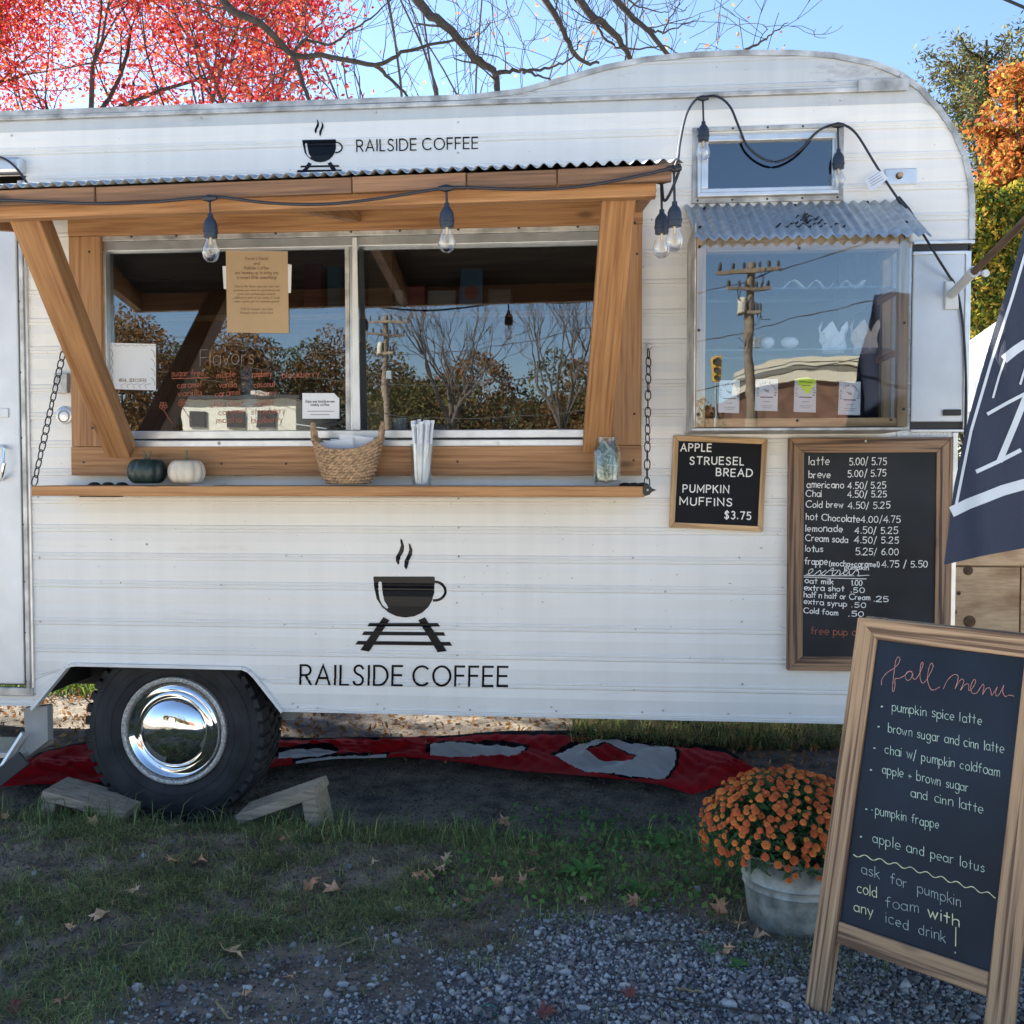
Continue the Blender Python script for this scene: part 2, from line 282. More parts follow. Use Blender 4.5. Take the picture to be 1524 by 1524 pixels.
def big_mesh(name, verts, faces, mats, parent=None, mi=None, smooth=False):
    """numpy arrays -> mesh quickly; faces (n,k)"""
    me = bpy.data.meshes.new(name); nv, (nf, k) = len(verts), faces.shape
    off = np.array(world_loc(parent)) if parent is not None else np.zeros(3)
    me.vertices.add(nv); me.vertices.foreach_set('co', (np.asarray(verts, float) - off).astype(np.float32).ravel())
    me.loops.add(nf * k); me.loops.foreach_set('vertex_index', faces.astype(np.int32).ravel())
    me.polygons.add(nf); me.polygons.foreach_set('loop_start', (np.arange(nf) * k).astype(np.int32))
    for m in (mats if isinstance(mats, (list, tuple)) else [mats]): me.materials.append(m)
    if mi is not None: me.polygons.foreach_set('material_index', np.asarray(mi, np.int32))
    if smooth: me.polygons.foreach_set('use_smooth', np.ones(nf, bool))
    me.update(calc_edges=True); me.validate()
    o = bpy.data.objects.new(name, me); COL.objects.link(o)
    if parent is not None: o.parent = parent
    return o

# ---------------------------------------------------------------- strokes and lettering
def cr_spline(p, n=5):
    p = [np.array(q, float) for q in p]
    if len(p) < 3: return p
    q = [2 * p[0] - p[1]] + p + [2 * p[-1] - p[-2]]; o = []
    for i in range(1, len(q) - 2):
        for k in range(n):
            t = k / n; a, b, c, d = q[i - 1], q[i], q[i + 1], q[i + 2]
            o.append(0.5 * (2 * b + (c - a) * t + (2 * a - 5 * b + 4 * c - d) * t * t + (3 * b - a - 3 * c + d) * t ** 3))
    return o + [p[-1]]
GL = {
 'A': '8|0,0 4,10 8,0;1.4,3.4 6.6,3.4', 'B': '6.4|0,0 0,10 @3,7.5,2.6,2.5,90,-90 0,5;0,5 @3.2,2.5,3,2.5,90,-90 0,0', 'C': '8.6|@5,5,5,5,48,312',
 'D': '7.8|0,0 0,10 @2.8,5,5,5,90,-90 0,0', 'E': '5.6|5.6,10 0,10 0,0 5.6,0;0,5.2 5.1,5.2', 'F': '5.2|5.2,10 0,10 0,0;0,5.2 4.7,5.2', 'H': '6.8|0,0 0,10;6.8,0 6.8,10;0,5.2 6.8,5.2',
 'I': '0.4|0.2,0 0.2,10', 'K': '6.4|0,0 0,10;6,10 0,4.2;2.2,6.2 6.4,0', 'L': '4.6|0,10 0,0 4.6,0', 'M': '8.6|0,0 0,10 4.3,2.5 8.6,10 8.6,0', 'N': '7|0,0 0,10 7,0 7,10',
 'O': '10|@5,5,5,5,90,450', 'P': '5.8|0,0 0,10 @3,7.4,2.8,2.6,90,-90 0,4.8', 'R': '6.2|0,0 0,10 @3,7.4,2.8,2.6,90,-90 0,4.8;2.8,4.8 6.2,0',
 'S': '5.8|~5.4,8.5 4.5,9.7 2.9,10.05 1.1,9.3 .6,7.5 1.7,5.9 4.1,4.7 5.5,2.9 4.9,.8 3,-.05 1.2,.3 .1,1.6', 'T': '6.6|0,10 6.6,10;3.3,10 3.3,0',
 'U': '6.6|0,10 0,3.3 @3.3,3.3,3.3,3.3,180,360 6.6,10', 'V': '7.4|0,10 3.7,0 7.4,10', 'W': '10.4|0,10 2.6,0 5.2,9 7.8,0 10.4,10', 'Y': '7|0,10 3.5,5 7,10;3.5,5 3.5,0', 'G': '9.6|@5,5,5,5,48,355 5.8,4.6',
 'J': '4|4,10 4,2.5 @2,2.5,2,2.5,0,-180', '_': '6|0,-1 6,-1', '@': '9|@5,5,2,2,0,360;@5,5,4.6,4.8,-20,300', '&': '7|~6.6,0 2,7 2.6,9.6 4.4,9.6 4.6,7.6 .8,3.6 1.4,.4 4,0 6.6,4',
 '0': '5.6|@2.8,5,2.8,5,90,450', '1': '2.4|.4,8.4 2,10 2,0', '2': '5.6|~.3,8 1.2,9.6 3,10 4.9,9.2 5.1,7.2 3.8,4.6 0,.2;0,0 5.6,0', '3': '5.2|@2.4,7.6,2.4,2.4,140,-80;@2.5,2.6,2.7,2.6,80,-140',
 '4': '6|4.4,0 4.4,10 0,3.4 6,3.4', '5': '5.6|5.3,10 1,10 .7,5.6 @2.7,3.1,2.9,3.1,125,-140', '6': '5.4|~4.6,9.8 2,7.6 .3,4 1,.8 2.8,0 4.8,1 5.2,3 4,5.2 2,5.2 .5,3.4', '7': '5.4|0,10 5.4,10 2,0',
 '8': '5.4|@2.7,7.6,2.3,2.4,90,450;@2.7,2.6,2.7,2.6,90,450', '$': '5.8|~5.4,8.3 4.5,9.4 2.9,9.7 1.1,9 .6,7.4 1.7,5.9 4.1,4.7 5.5,2.9 4.9,.9 3,.3 1.2,.6 .1,1.8;2.95,11 2.95,-1',
 '/': '3.4|0,-1.5 3.4,11', '.': '.8|.4,.1 .4,.9', '+': '4.4|0,3.4 4.4,3.4;2.2,1.2 2.2,5.6', '(': '2.4|@5,4,5,7,130,230', ')': '2.4|@-2.6,4,5,7,50,-50', '!': '.6|.3,10 .3,2.4;.3,0 .3,.7', "'": '.5|.2,10 .2,8', '*': '1|.5,3 .5,3.9',
 'a': '5.6|@2.7,3,2.7,3,35,325;5.4,6 5.4,.4 5.9,0', 'b': '5.2|0,10 0,0;@2.6,3,2.6,3,150,-150', 'c': '5|@2.8,3,2.8,3,48,312', 'd': '5.3|@2.6,3,2.6,3,30,330;5.2,10 5.2,0', 'e': '5.2|.2,3 5.2,3 @2.7,3,2.6,3,0,305',
 'f': '4|~4.4,9.4 3.2,10 2,9 1.8,6 1.8,0;0,5.8 3.9,5.8', 'g': '5.2|@2.6,3,2.6,3,30,330;~5.2,6 5.2,-1.5 4,-3.6 2,-3.8 .3,-2.6', 'h': '4.6|0,10 0,0;~0,4 1.5,5.8 3.4,6 4.4,4.8 4.5,0', 'i': '.5|.2,6 .2,0;.2,8.3 .2,9',
 'k': '4.6|0,10 0,0;4.2,6 0,2.6;1.4,3.7 4.6,0', 'l': '.6|.3,10 .3,0', 'm': '6.6|0,6 0,0;~0,4 1.2,5.8 2.6,5.8 3.2,4.4 3.2,0;~3.2,4 4.4,5.8 5.8,5.8 6.4,4.4 6.5,0', 'n': '4.6|0,6 0,0;~0,4 1.5,5.8 3.4,6 4.4,4.8 4.5,0',
 'o': '5.4|@2.7,3,2.7,3,90,450', 'p': '5.2|0,6 0,-4;@2.6,3,2.6,3,150,-150', 'r': '3.4|0,6 0,0;~0,4 1.2,5.6 3.3,6', 's': '4.2|~4,5.2 2.6,6 .8,5.4 .6,4.2 2,3.2 3.8,2.2 3.8,.7 2,0 .2,.7', 't': '4|2,9.5 2,0;0,6 4,6',
 'u': '4.8|~0,6 0,1.6 1,.1 2.8,.1 4.5,2;4.6,6 4.6,0', 'v': '4.6|0,6 2.3,0 4.6,6', 'w': '6.8|0,6 1.8,0 3.4,5 5,0 6.8,6', 'j': '2|~1.6,6 1.6,-2 .8,-3.6 -.6,-3.4;1.6,8.3 1.6,9', ',': '.8|.5,.6 0,-1.6', 'x': '4.6|0,6 4.6,0;4.6,6 0,0', 'y': '5|0,6 2.6,.4;5,6 1.6,-4', 'z': '4.4|0,6 4.4,6 0,0 4.4,0', 'q': '5.2|@2.6,3,2.6,3,30,330;5.2,6 5.2,-4'}
def glyph(ch):
    w, body = GL[ch].split('|'); out = []
    for st in body.split(';'):
        sp = st.startswith('~'); st = st.lstrip('~'); pts = []
        for tok in st.split():
            if tok[0] == '@':
                cx, cy, rx, ry, a0, a1 = map(float, tok[1:].split(',')); k = max(6, int(abs(a1 - a0) / 18))
                pts += [(cx + rx * math.cos(R(a0 + (a1 - a0) * i / k)), cy + ry * math.sin(R(a0 + (a1 - a0) * i / k))) for i in range(k + 1)]
            else: pts.append(tuple(map(float, tok.split(','))))
        out.append(cr_spline(pts) if sp else [np.array(p) for p in pts])
    return float(w), out
def ribbon(pts, w, var=0.0):
    """2-D polyline -> strip of quads"""
    p = [np.array(pts[0], float)]
    for q in pts[1:]:
        if np.linalg.norm(np.array(q) - p[-1]) > 1e-6: p.append(np.array(q, float))
    if len(p) < 2: return [], []
    d = [(p[i + 1] - p[i]) / np.linalg.norm(p[i + 1] - p[i]) for i in range(len(p) - 1)]
    closed = np.linalg.norm(p[0] - p[-1]) < 1e-4
    if not closed: p[0] = p[0] - d[0] * w * 0.35; p[-1] = p[-1] + d[-1] * w * 0.35
    vs = []
    for i in range(len(p)):
        a = d[i - 1] if (i > 0 or closed) else d[0]; b = d[i] if i < len(d) else (d[0] if closed else d[-1])
        na, nb = np.array([-a[1], a[0]]), np.array([-b[1], b[0]]); m = na + nb; L = np.linalg.norm(m)
        if L < 0.3: m = na; sc = 1
        else: m = m / L; sc = min(2.2, 1 / max(0.3, m @ na))
        ww = w * (1 + random.uniform(-var, var)); vs += [p[i] + m * ww / 2 * sc, p[i] - m * ww / 2 * sc]
    return vs, [(2 * i, 2 * i + 1, 2 * i + 3, 2 * i + 2) for i in range(len(p) - 1)]
class Ink:
    """collects strokes in photo coordinates and maps them to a plane"""
    def __init__(s, plane, var=0.0): s.mb = MB(); s.plane = plane; s.k = 0; s.var = var
    def stroke(s, pts, w, mi=0):
        vs, fs = ribbon(pts, w, s.var)
        if vs: s.mb.add([s.plane(v[0], v[1], s.k % 6) for v in vs], fs, mi); s.k += 1
    def poly(s, loops, mi=0):
        lp = [[Vector((x, y, 0)) for x, y in l] for l in loops]; tri = geometry.tessellate_polygon(lp)
        flat = [v for l in lp for v in l]; s.mb.add([s.plane(v[0], v[1], s.k % 6) for v in flat], [tuple(t) for t in tri], mi); s.k += 1
    def text(s, t, p0, p1, h, w, up=(0.0, -1.0), jit=0.0, gap=2.0, space=4.5, mi=0):
        x = 0; items = []
        for ch in t:
            if ch == ' ': x += space; continue
            gw, st = glyph(ch); items.append((x, st)); x += gw + gap
        tot = x - gap; p0 = np.array(p0, float); p1 = np.array(p1, float); ex = (p1 - p0) / tot; ey = np.array(up) * h / 10
        for gx, st in items:
            jx, jy, js = random.uniform(-jit, jit), random.uniform(-jit, jit), 1 + random.uniform(-jit, jit) * 0.12
            for q in st: s.stroke([p0 + ex * (gx + v[0] * js + jx * 0.5) + ey * (v[1] * js + jy * 0.6) for v in q], w, mi)
    def build(s, name, mats, parent, **k): return s.mb.build(name, mats, parent, **k)

# ---------------------------------------------------------------- ground
def smooth(a, b, x):
    t = np.clip((x - a) / (b - a), 0, 1); return t * t * (3 - 2 * t)
_ph = rng.uniform(0, 6.28, (14, 2)); _fr = rng.uniform(0.6, 7, 14); _an = rng.uniform(0, 6.28, 14)
def hgt(x, y):
    x = np.asarray(x, float); y = np.asarray(y, float)
    z = -0.045 * smooth(-0.35, 0.05, y) + 0.05 * smooth(1.2, 3.5, y)
    z = z - 0.030 * np.exp(-((x + 1.6) / .38) ** 2 - ((y - .12) / .22) ** 2)
    for i in range(14): z = z + 0.012 / (0.6 + _fr[i]) * np.sin(_fr[i] * (x * math.cos(_an[i]) + y * math.sin(_an[i])) * 2 + _ph[i, 0])
    return z
# photo-space boundaries turned into plan: where gravel takes over from turf
_gb = np.array([ground(px, py)[:2] for px, py in [(-700, 1640), (0, 1560), (180, 1480), (330, 1425), (520, 1395), (720, 1370), (900, 1350), (1080, 1390), (1300, 1400), (1700, 1430)]])
def gravelness(x, y):
    yb = np.interp(x, _gb[:, 0], _gb[:, 1]); n = 0.09 * np.sin(x * 7.1 + 1) + 0.05 * np.sin(x * 17 + y * 9) + 0.04 * np.sin(y * 23 + x * 5)
    return smooth(-0.16, 0.20, yb - y + n)
_gb2 = np.array([ground(px, py)[:2] for px, py in [(-900, 1900), (0, 1720), (250, 1600), (430, 1520), (560, 1465), (700, 1425), (860, 1385), (980, 1372), (1100, 1392), (1300, 1402), (1700, 1430)]])
def stoniness(x, y):
    yb = np.interp(x, _gb2[:, 0], _gb2[:, 1]); n = 0.10 * np.sin(x * 6.1 + 2) + 0.06 * np.sin(x * 15 + y * 11) + 0.05 * np.sin(y * 21 + x * 4)
    return smooth(-0.22, 0.16, yb - y + n)
def soil_mat():
    m, n, l, b = new_mat('soil_and_gravel')
    at_ = n.new('ShaderNodeAttribute'); at_.attribute_name = 'zone'; tc = n.new('ShaderNodeTexCoord')
    sep = n.new('ShaderNodeSeparateColor'); l.new(at_.outputs['Color'], sep.inputs[0])
    n1 = n.new('ShaderNodeTexNoise'); n1.inputs['Scale'].default_value = 9; n1.inputs['Detail'].default_value = 8; l.new(tc.outputs['Object'], n1.inputs['Vector'])
    soil = n.new('ShaderNodeValToRGB'); e = soil.color_ramp.elements; e[0].position = 0.3; e[0].color = (0.050, 0.041, 0.034, 1); e[1].position = 0.72; e[1].color = (0.26, 0.215, 0.165, 1)
    l.new(n1.outputs['Fac'], soil.inputs[0])
    vo = n.new('ShaderNodeTexVoronoi'); vo.inputs['Scale'].default_value = 62; l.new(tc.outputs['Object'], vo.inputs['Vector'])
    gr = n.new('ShaderNodeMix'); gr.data_type = 'RGBA'; gr.inputs[6].default_value = (0.035, 0.037, 0.042, 1); gr.inputs[7].default_value = (0.13, 0.135, 0.15, 1)
    sv = n.new('ShaderNodeSeparateColor'); l.new(vo.outputs['Color'], sv.inputs[0]); l.new(sv.outputs[0], gr.inputs[0])
    mx = n.new('ShaderNodeMix'); mx.data_type = 'RGBA'; l.new(sep.outputs[0], mx.inputs[0]); l.new(soil.outputs[0], mx.inputs[6]); l.new(gr.outputs[2], mx.inputs[7])
    far = n.new('ShaderNodeMix'); far.data_type = 'RGBA'; far.inputs[7].default_value = (0.58, 0.53, 0.45, 1); l.new(sep.outputs[1], far.inputs[0]); l.new(mx.outputs[2], far.inputs[6])
    l.new(far.outputs[2], b.inputs['Base Color']); b.inputs['Roughness'].default_value = 0.9
    bp = n.new('ShaderNodeBump'); bp.inputs['Strength'].default_value = 0.9; bp.inputs['Distance'].default_value = 0.012
    n2 = n.new('ShaderNodeTexNoise'); n2.inputs['Scale'].default_value = 45; n2.inputs['Detail'].default_value = 6; l.new(tc.outputs['Object'], n2.inputs['Vector'])
    l.new(n2.outputs['Fac'], bp.inputs['Height']); l.new(bp.outputs[0], b.inputs['Normal'])
    return m
xs = np.concatenate([np.linspace(-400, -8, 24), np.linspace(-6, -2.6, 30), np.linspace(-2.55, 2.3, 170), np.linspace(2.4, 6, 26), np.linspace(8, 400, 24)])
ys = np.concatenate([np.linspace(-400, -8, 24), np.linspace(-6, -2.2, 26), np.linspace(-2.15, 2.6, 170), np.linspace(2.7, 6, 26), np.linspace(8, 400, 24)])
X, Y = np.meshgrid(xs, ys); Z = hgt(X, Y); far = (np.abs(X) > 7) | (np.abs(Y) > 7); Z[far] = 0
nx, ny = len(xs), len(ys); idx = np.arange(nx * ny).reshape(ny, nx)
faces = np.stack([idx[:-1, :-1], idx[:-1, 1:], idx[1:, 1:], idx[1:, :-1]], -1).reshape(-1, 4)
gnd = big_mesh('ground', np.stack([X, Y, Z], -1).reshape(-1, 3), faces, soil_mat(), smooth=True); tag(gnd, 'dark soil and grey gravel ground around the trailer', kind='structure')
zone = gnd.data.color_attributes.new('zone', 'FLOAT_COLOR', 'POINT')
zc = np.zeros((nx * ny, 4), np.float32); zc[:, 3] = 1; gv = stoniness(X, Y); gv[Y < -2.2] = 1
zc[:, 0] = gv.ravel(); zc[:, 1] = (smooth(-1.9, -2.9, Y) * 1.0 + .6 * smooth(2.2, 3.2, Y)).clip(0, 1).ravel(); zone.data.foreach_set('color', zc.ravel())

# ---------------------------------------------------------------- trailer
TR = thing('camper_trailer', 'white ribbed vintage camper trailer turned into a coffee stand', 'trailer', (-0.8, 1.0, 0))
seams = [0.771 - 0.875, 0.771, 1.646, 2.521, 3.396]
prof = []                                         # (z, outward depth): twin beads between flats, a soft fold in every flat
for s0 in seams[:-1]:
    prof.append((s0 + 0.0005, 0.0)); prof.append((s0 + 0.035, 0.0022))
    for k in range(8):
        c = s0 + 0.071 + 0.1047 * k
        prof += [(c - 0.016, 0.0), (c - 0.012, 0.0046), (c - 0.006, 0.0050), (c - 0.0015, 0.0012), (c + 0.003, 0.0050), (c + 0.009, 0.0046), (c + 0.013, 0.0004)]
        if k < 7: prof.append((c + 0.056, 0.0030))
    prof.append((s0 + 0.84, 0.0022)); prof.append((s0 + 0.8745, 0.0))
PZ = np.array([p[0] for p in prof]); PD = np.array([p[1] for p in prof])
def depth(z): return float(np.interp(z, PZ, PD))
WX = lambda px, py=700: at(px, py, 0)[0]
WZ = lambda px, py: at(px, py, 0)[2]
outline = [at(px, py)[[0, 2]] for px, py in [(0, 167), (200, 160), (400, 153), (560, 147), (700, 142), (770, 134), (830, 118), (900, 98), (960, 86), (1030, 79), (1100, 76), (1180, 76), (1240, 80), (1300, 92), (1340, 108), (1370, 130), (1400, 163), (1420, 193), (1436, 229), (1444, 265), (1447, 300)]]
XR = 1.256; XL = -4.3
top_x = np.array([XL] + [p[0] for p in outline] + [XR + 0.001]); top_z = np.array([outline[0][1] - 0.012] + [p[1] for p in outline] + [outline[-1][1] - 0.1])
ztop = lambda x: float(np.interp(x, top_x, top_z))
arch = [at(px, py)[[0, 2]] for px, py in [(51, 1056), (102, 994), (108, 991.5), (116, 990.5), (362, 996), (371, 1000), (379, 1008), (420, 1060)]]
zb0 = 0.378
def zbot(x):
    if x <= arch[0][0] or x >= arch[-1][0]: return zb0
    return max(zb0, float(np.interp(x, [a[0] for a in arch], [a[1] for a in arch])))
XS = WX(680, 900)
def skin(x0, x1, lo, hi, z0, z1, lift):
    cuts = {x0, x1} | {x for x in list(top_x) + [a[0] for a in arch] if x0 < x < x1}
    cols = sorted(cuts); mb = MB(); zz = [z for z in PZ if z0 < z < z1]; zz = [z0] + zz + [z1]
    for a, b in zip(cols[:-1], cols[1:]):
        for c, d in zip(zz[:-1], zz[1:]):
            q = []
            for x, z in ((a, c), (b, c), (b, d), (a, d)):
                xe = a + 1e-6 if x == a else b - 1e-6
                z = min(max(z, lo(xe)), hi(xe)); q.append((x, -depth(min(max(z, c), d)) - lift if z0 < z < z1 else -depth(z) - lift, z))
            if max(q[3][2] - q[0][2], q[2][2] - q[1][2]) > 1e-5: mb.add(q, [(0, 1, 2, 3)], 0, True)
    return mb if mb.v else None
k = lambda v: (lambda x: v)
DX = WX(47, 700); WL, WR = WX(128), WX(928); WT, WB = WZ(530, 333), WZ(530, 682)
UL, UR, UT, UB = WX(1044, 240), WX(1243, 240), WZ(1140, 204), WZ(1140, 283)
VL, VR, VT, VB = WX(1032), WX(1318), WZ(1170, 318), WZ(1170, 628)
HX, HT, HB = WX(1352), WZ(1400, 362), WZ(1400, 641); XR2 = 1.208
DT, DB = WZ(20, 262), WZ(20, 1031); ZT = 3.1
regions = [(XL, DX, k(DT), ztop), (XL, DX, zbot, k(DB)), (DX, WL, zbot, ztop), (WL, WR, zbot, k(WB)), (WL, WR, k(WT), ztop), (WR, VL, zbot, ztop),
           (VL, UL, k(VT), ztop), (VL, UL, zbot, k(VB)), (UL, UR, k(UT), ztop), (UL, UR, k(VT), k(UB)), (UL, UR, zbot, k(VB)), (UR, VR, k(VT), ztop), (UR, VR, zbot, k(VB)),
           (VR, HX, zbot, ztop), (HX, XR, k(HT), ztop), (HX, XR2, zbot, k(HB))]
for si in range(4):
    for side in (0, 1):
        tot = MB()
        for x0, x1, lo, hi in regions:
            a, b = (max(x0, XL), min(x1, XS)) if side == 0 else (max(x0, XS - 0.012), min(x1, XR))
            if side == 1 and x1 <= XS: continue
            if b - a < 1e-4: continue
            r = skin(a, b, lo, hi, seams[si], min(seams[si + 1] + 0.006, ZT), 0.0016 * side + (0.0012 if si % 2 else 0))
            if r: tot.add(r.v, r.f, 0, True)
        if tot.v: tot.build('siding_panel', M['siding_top_dimmed'] if si == 3 else M['siding'], TR, sharp=9)
# body shell behind the skin: roof, ends, back, floor, wheel well
DEP = 1.72
sh = MB(); oxz = [(XL, 0.47), (XL, outline[0][1] - 0.02)] + [(p[0], p[1] - 0.004) for p in outline] + [(XR, HT), (XR - 0.02, HB), (XR2, HB), (XR2, 0.47)]
for a, b in zip(oxz[:-1], oxz[1:]): sh.add([(a[0], 0.004, a[1]), (b[0], 0.004, b[1]), (b[0], DEP, b[1]), (a[0], DEP, a[1])], [(0, 1, 2, 3)])
sh.add([(x, DEP, z) for x, z in oxz], [tuple(range(len(oxz)))])
sh.build('body_shell', M['trim'], TR)
MB().box(XL, arch[0][0] - 0.03, 0.01, DEP, 0.45, 0.50).box(arch[-1][0] + 0.03, XR2, 0.01, DEP, 0.45, 0.50).box(arch[0][0] - 0.03, arch[-1][0] + 0.03, 0.02, DEP, 0.62, 0.66).box(arch[0][0] - 0.03, arch[0][0], 0.03, .5, .40, .62).box(arch[-1][0], arch[-1][0] + 0.03, 0.03, .5, .40, .62).box(arch[0][0], arch[-1][0], .48, .5, .40, .62).build('floor_pan', M['dark'], TR)
# roof gutter rail following the top, drip rail, corner mouldings
rail = [(p[0], -0.012, p[1] - 0.006) for p in outline]
rail = [(XL, -0.012, outline[0][1] - 0.018)] + rail + [(XR - 0.001, -0.012, HT + 0.01)]
mb = MB()
for a, b in zip(rail[:-1], rail[1:]):
    a, b = np.array(a), np.array(b); t = b - a; t /= np.linalg.norm(t); nrm = np.array([-t[2], 0, t[0]])
    w = 0.013
    v = [a + nrm * 0.006, b + nrm * 0.006, b - nrm * w, a - nrm * w]
    mb.add(v + [p + np.array([0, 0.020, 0]) for p in v], [(0, 1, 2, 3), (4, 7, 6, 5), (0, 4, 5, 1), (3, 2, 6, 7)])
mb.build('roof_rail', M['alu_old'], TR)
z1, z2 = WZ(0, 179), WZ(1345, 132)
MB().box(XL, WX(1348, 130), -0.019, -0.002, 2.560, 2.576).build('drip_rail', M['alu_old'], TR, 0.003)
boxpart('drip_rail_end', M['alu_old'], TR, WX(1275, 130), WX(1350, 130), -0.024, -0.019, 2.558, 2.600, 0.002)
boxpart('seam_flashing', M['trim'], TR, WX(83, 268), WX(1010, 268), -0.016, -0.004, WZ(530, 272), WZ(530, 256), 0.002)
# lower edge and wheel arch lip
am = MB(); lip = [(XL, zb0)] + [tuple(a) for a in arch[:1]]
def flange(mb, pts, y0, y1, w):
    for a, b in zip(pts[:-1], pts[1:]):
        a = np.array([a[0], 0, a[1]]); b = np.array([b[0], 0, b[1]]); t = (b - a) / np.linalg.norm(b - a); n_ = np.array([-t[2], 0, t[0]])
        v = [a, b, b + n_ * w, a + n_ * w]; q = [p + np.array([0, y0, 0]) for p in v] + [p + np.array([0, y1, 0]) for p in v]
        mb.add(q, [(0, 1, 2, 3), (4, 7, 6, 5), (0, 4, 5, 1), (3, 2, 6, 7), (0, 3, 7, 4), (1, 5, 6, 2)])
flange(am, [tuple(a) for a in arch], -0.017, 0.02, 0.012); am.build('wheel_arch_lip', M['trim'], TR)
lm = MB(); flange(lm, [(XL, zb0 - 0.004), (arch[0][0] - .002, zb0 - 0.004)], -0.009, 0.012, 0.008); flange(lm, [(arch[-1][0] + .002, zb0 - 0.004), (XR2, zb0 - 0.004)], -0.009, 0.012, 0.008); lm.build('skirt_edge', M['trim'], TR)
# screw heads along the seam
for px, py in [(683, 333), (683, 785), (683, 828), (683, 873), (680, 897), (681, 931), (681, 975), (683, 1052), (683, 742), (942, 830), (427, 827), (424, 929), (219, 810), (436, 1047), (562, 1048), (821, 1052), (987, 1057), (1176, 1061), (60, 1045), (473, 1053), (682, 182), (682, 228), (946, 936), (944, 1026), (18, 202)] + [(60 + 128 * i, 1046 + 2.0 * i) for i in range(3, 9)] + [(684, 702), (684, 1018), (60, 830), (61, 925), (58, 740), (1100, 830), (1104, 925), (1105, 1018), (990, 880), (330, 870), (820, 155), (560, 168), (300, 176), (1250, 150)]:
    p = at(px, py); MB().lathe([(0.0, -0.0035), (0.003, -0.003), (0.0045, 0.0)], (p[0], -depth(p[2]) - 0.002, p[2]), 8, axis='y').build('screw', M['alu_old'], TR)

# --- lettering that lies on the ribbed skin
def on_siding(px, py, kk=0):
    p = at(px, py, -0.004); return (p[0], 0, p[2])
def wrap(ink, name, mat, lift=0.0022):
    bm = bmesh.new(); me = bpy.data.meshes.new(name); me.from_pydata(ink.mb.v, [], ink.mb.f); bm.from_mesh(me)
    zs = [v.co.z for v in bm.verts]; lo, hi = min(zs), max(zs)
    # small per-stroke lift so that crossing strokes never share a plane
    lay = {}
    for i, f in enumerate(ink.mb.f): lay[i] = i
    for z in [z for z in PZ if lo < z < hi]:
        bmesh.ops.bisect_plane(bm, geom=bm.verts[:] + bm.edges[:] + bm.faces[:], plane_co=(0, 0, z), plane_no=(0, 0, 1), dist=1e-6)
    for v in bm.verts: v.co.y = -depth(v.co.z) - lift - v.co.y * -1.0
    bm.to_mesh(me); bm.free(); me.materials.append(mat); o = bpy.data.objects.new(name, me); COL.objects.link(o)
    off = world_loc(TR)
    for v in me.vertices: v.co -= off
    o.parent = TR; return o
def layered(px, py, kk): p = at(px, py, -0.004); return (p[0], -0.0003 * kk, p[2])
def logo(ox, oy, s, rot=0.0):
    T = lambda x, y: (ox + s * (x * math.cos(rot) - y * math.sin(rot)), oy + s * (x * math.sin(rot) + y * math.cos(rot)))
    k_ = Ink(layered)
    P = lambda l: [T((x - 765) / 3.81, (y - 530) / 3.81) for x, y in l]
    bowl = [(598, 297), (934, 297), (942, 303), (941, 330), (938, 390), (925, 435), (905, 470), (870, 502), (825, 523), (775, 530), (725, 523), (680, 502), (640, 468), (612, 425), (600, 370), (592, 303)]
    shine = [(622, 332), (631, 325), (641, 332), (645, 390), (655, 435), (678, 474), (668, 480), (645, 462), (630, 430), (622, 385)]
    k_.poly([P(bowl), P(shine)])
    hd = [(938 + 62 * math.cos(R(a)) + 2, 380 + 53 * math.sin(R(a))) for a in range(-88, 95, 14)]; k_.stroke(P(hd), 15 / 3.81 * s)
    for q in ([(745, 82), (757, 90), (768, 125), (765, 155), (748, 185), (738, 228), (733, 230), (722, 212), (722, 185), (740, 150), (750, 120)], [(793, 108), (803, 115), (815, 145), (812, 175), (797, 205), (785, 250), (779, 258), (768, 240), (770, 210), (785, 180), (797, 145)]): k_.poly([P(q)])
    for q in ([(650, 527), (684, 545), (570, 722), (519, 714)], [(885, 528), (848, 545), (958, 726), (1010, 720)], [(572, 560), (960, 561), (972, 581), (560, 579)], [(540, 609), (992, 613), (1002, 633), (527, 629)], [(506, 662), (1027, 668), (1041, 690), (490, 683)]): k_.poly([P(q)])
    return k_
lg = logo(600.8, 919.1, 1.0); wrap(lg, 'cup_emblem', M['black'])
lg2 = logo(475.5, 241.5, 0.545, R(-1.2)); wrap(lg2, 'cup_emblem', M['black'])
t1 = Ink(layered); t1.text('RAILSIDE COFFEE', (447, 1018.5), (755, 1021), 28.5, 3.3, up=(0.02, -1), gap=2.9, space=3.6); wrap(t1, 'lettering', M['black'])
t2 = Ink(layered); t2.text('RAILSIDE COFFEE', (531, 225.5), (711, 221), 16.5, 1.9, up=(0.0, -1), gap=2.9, space=3.6); wrap(t2, 'lettering', M['black'])

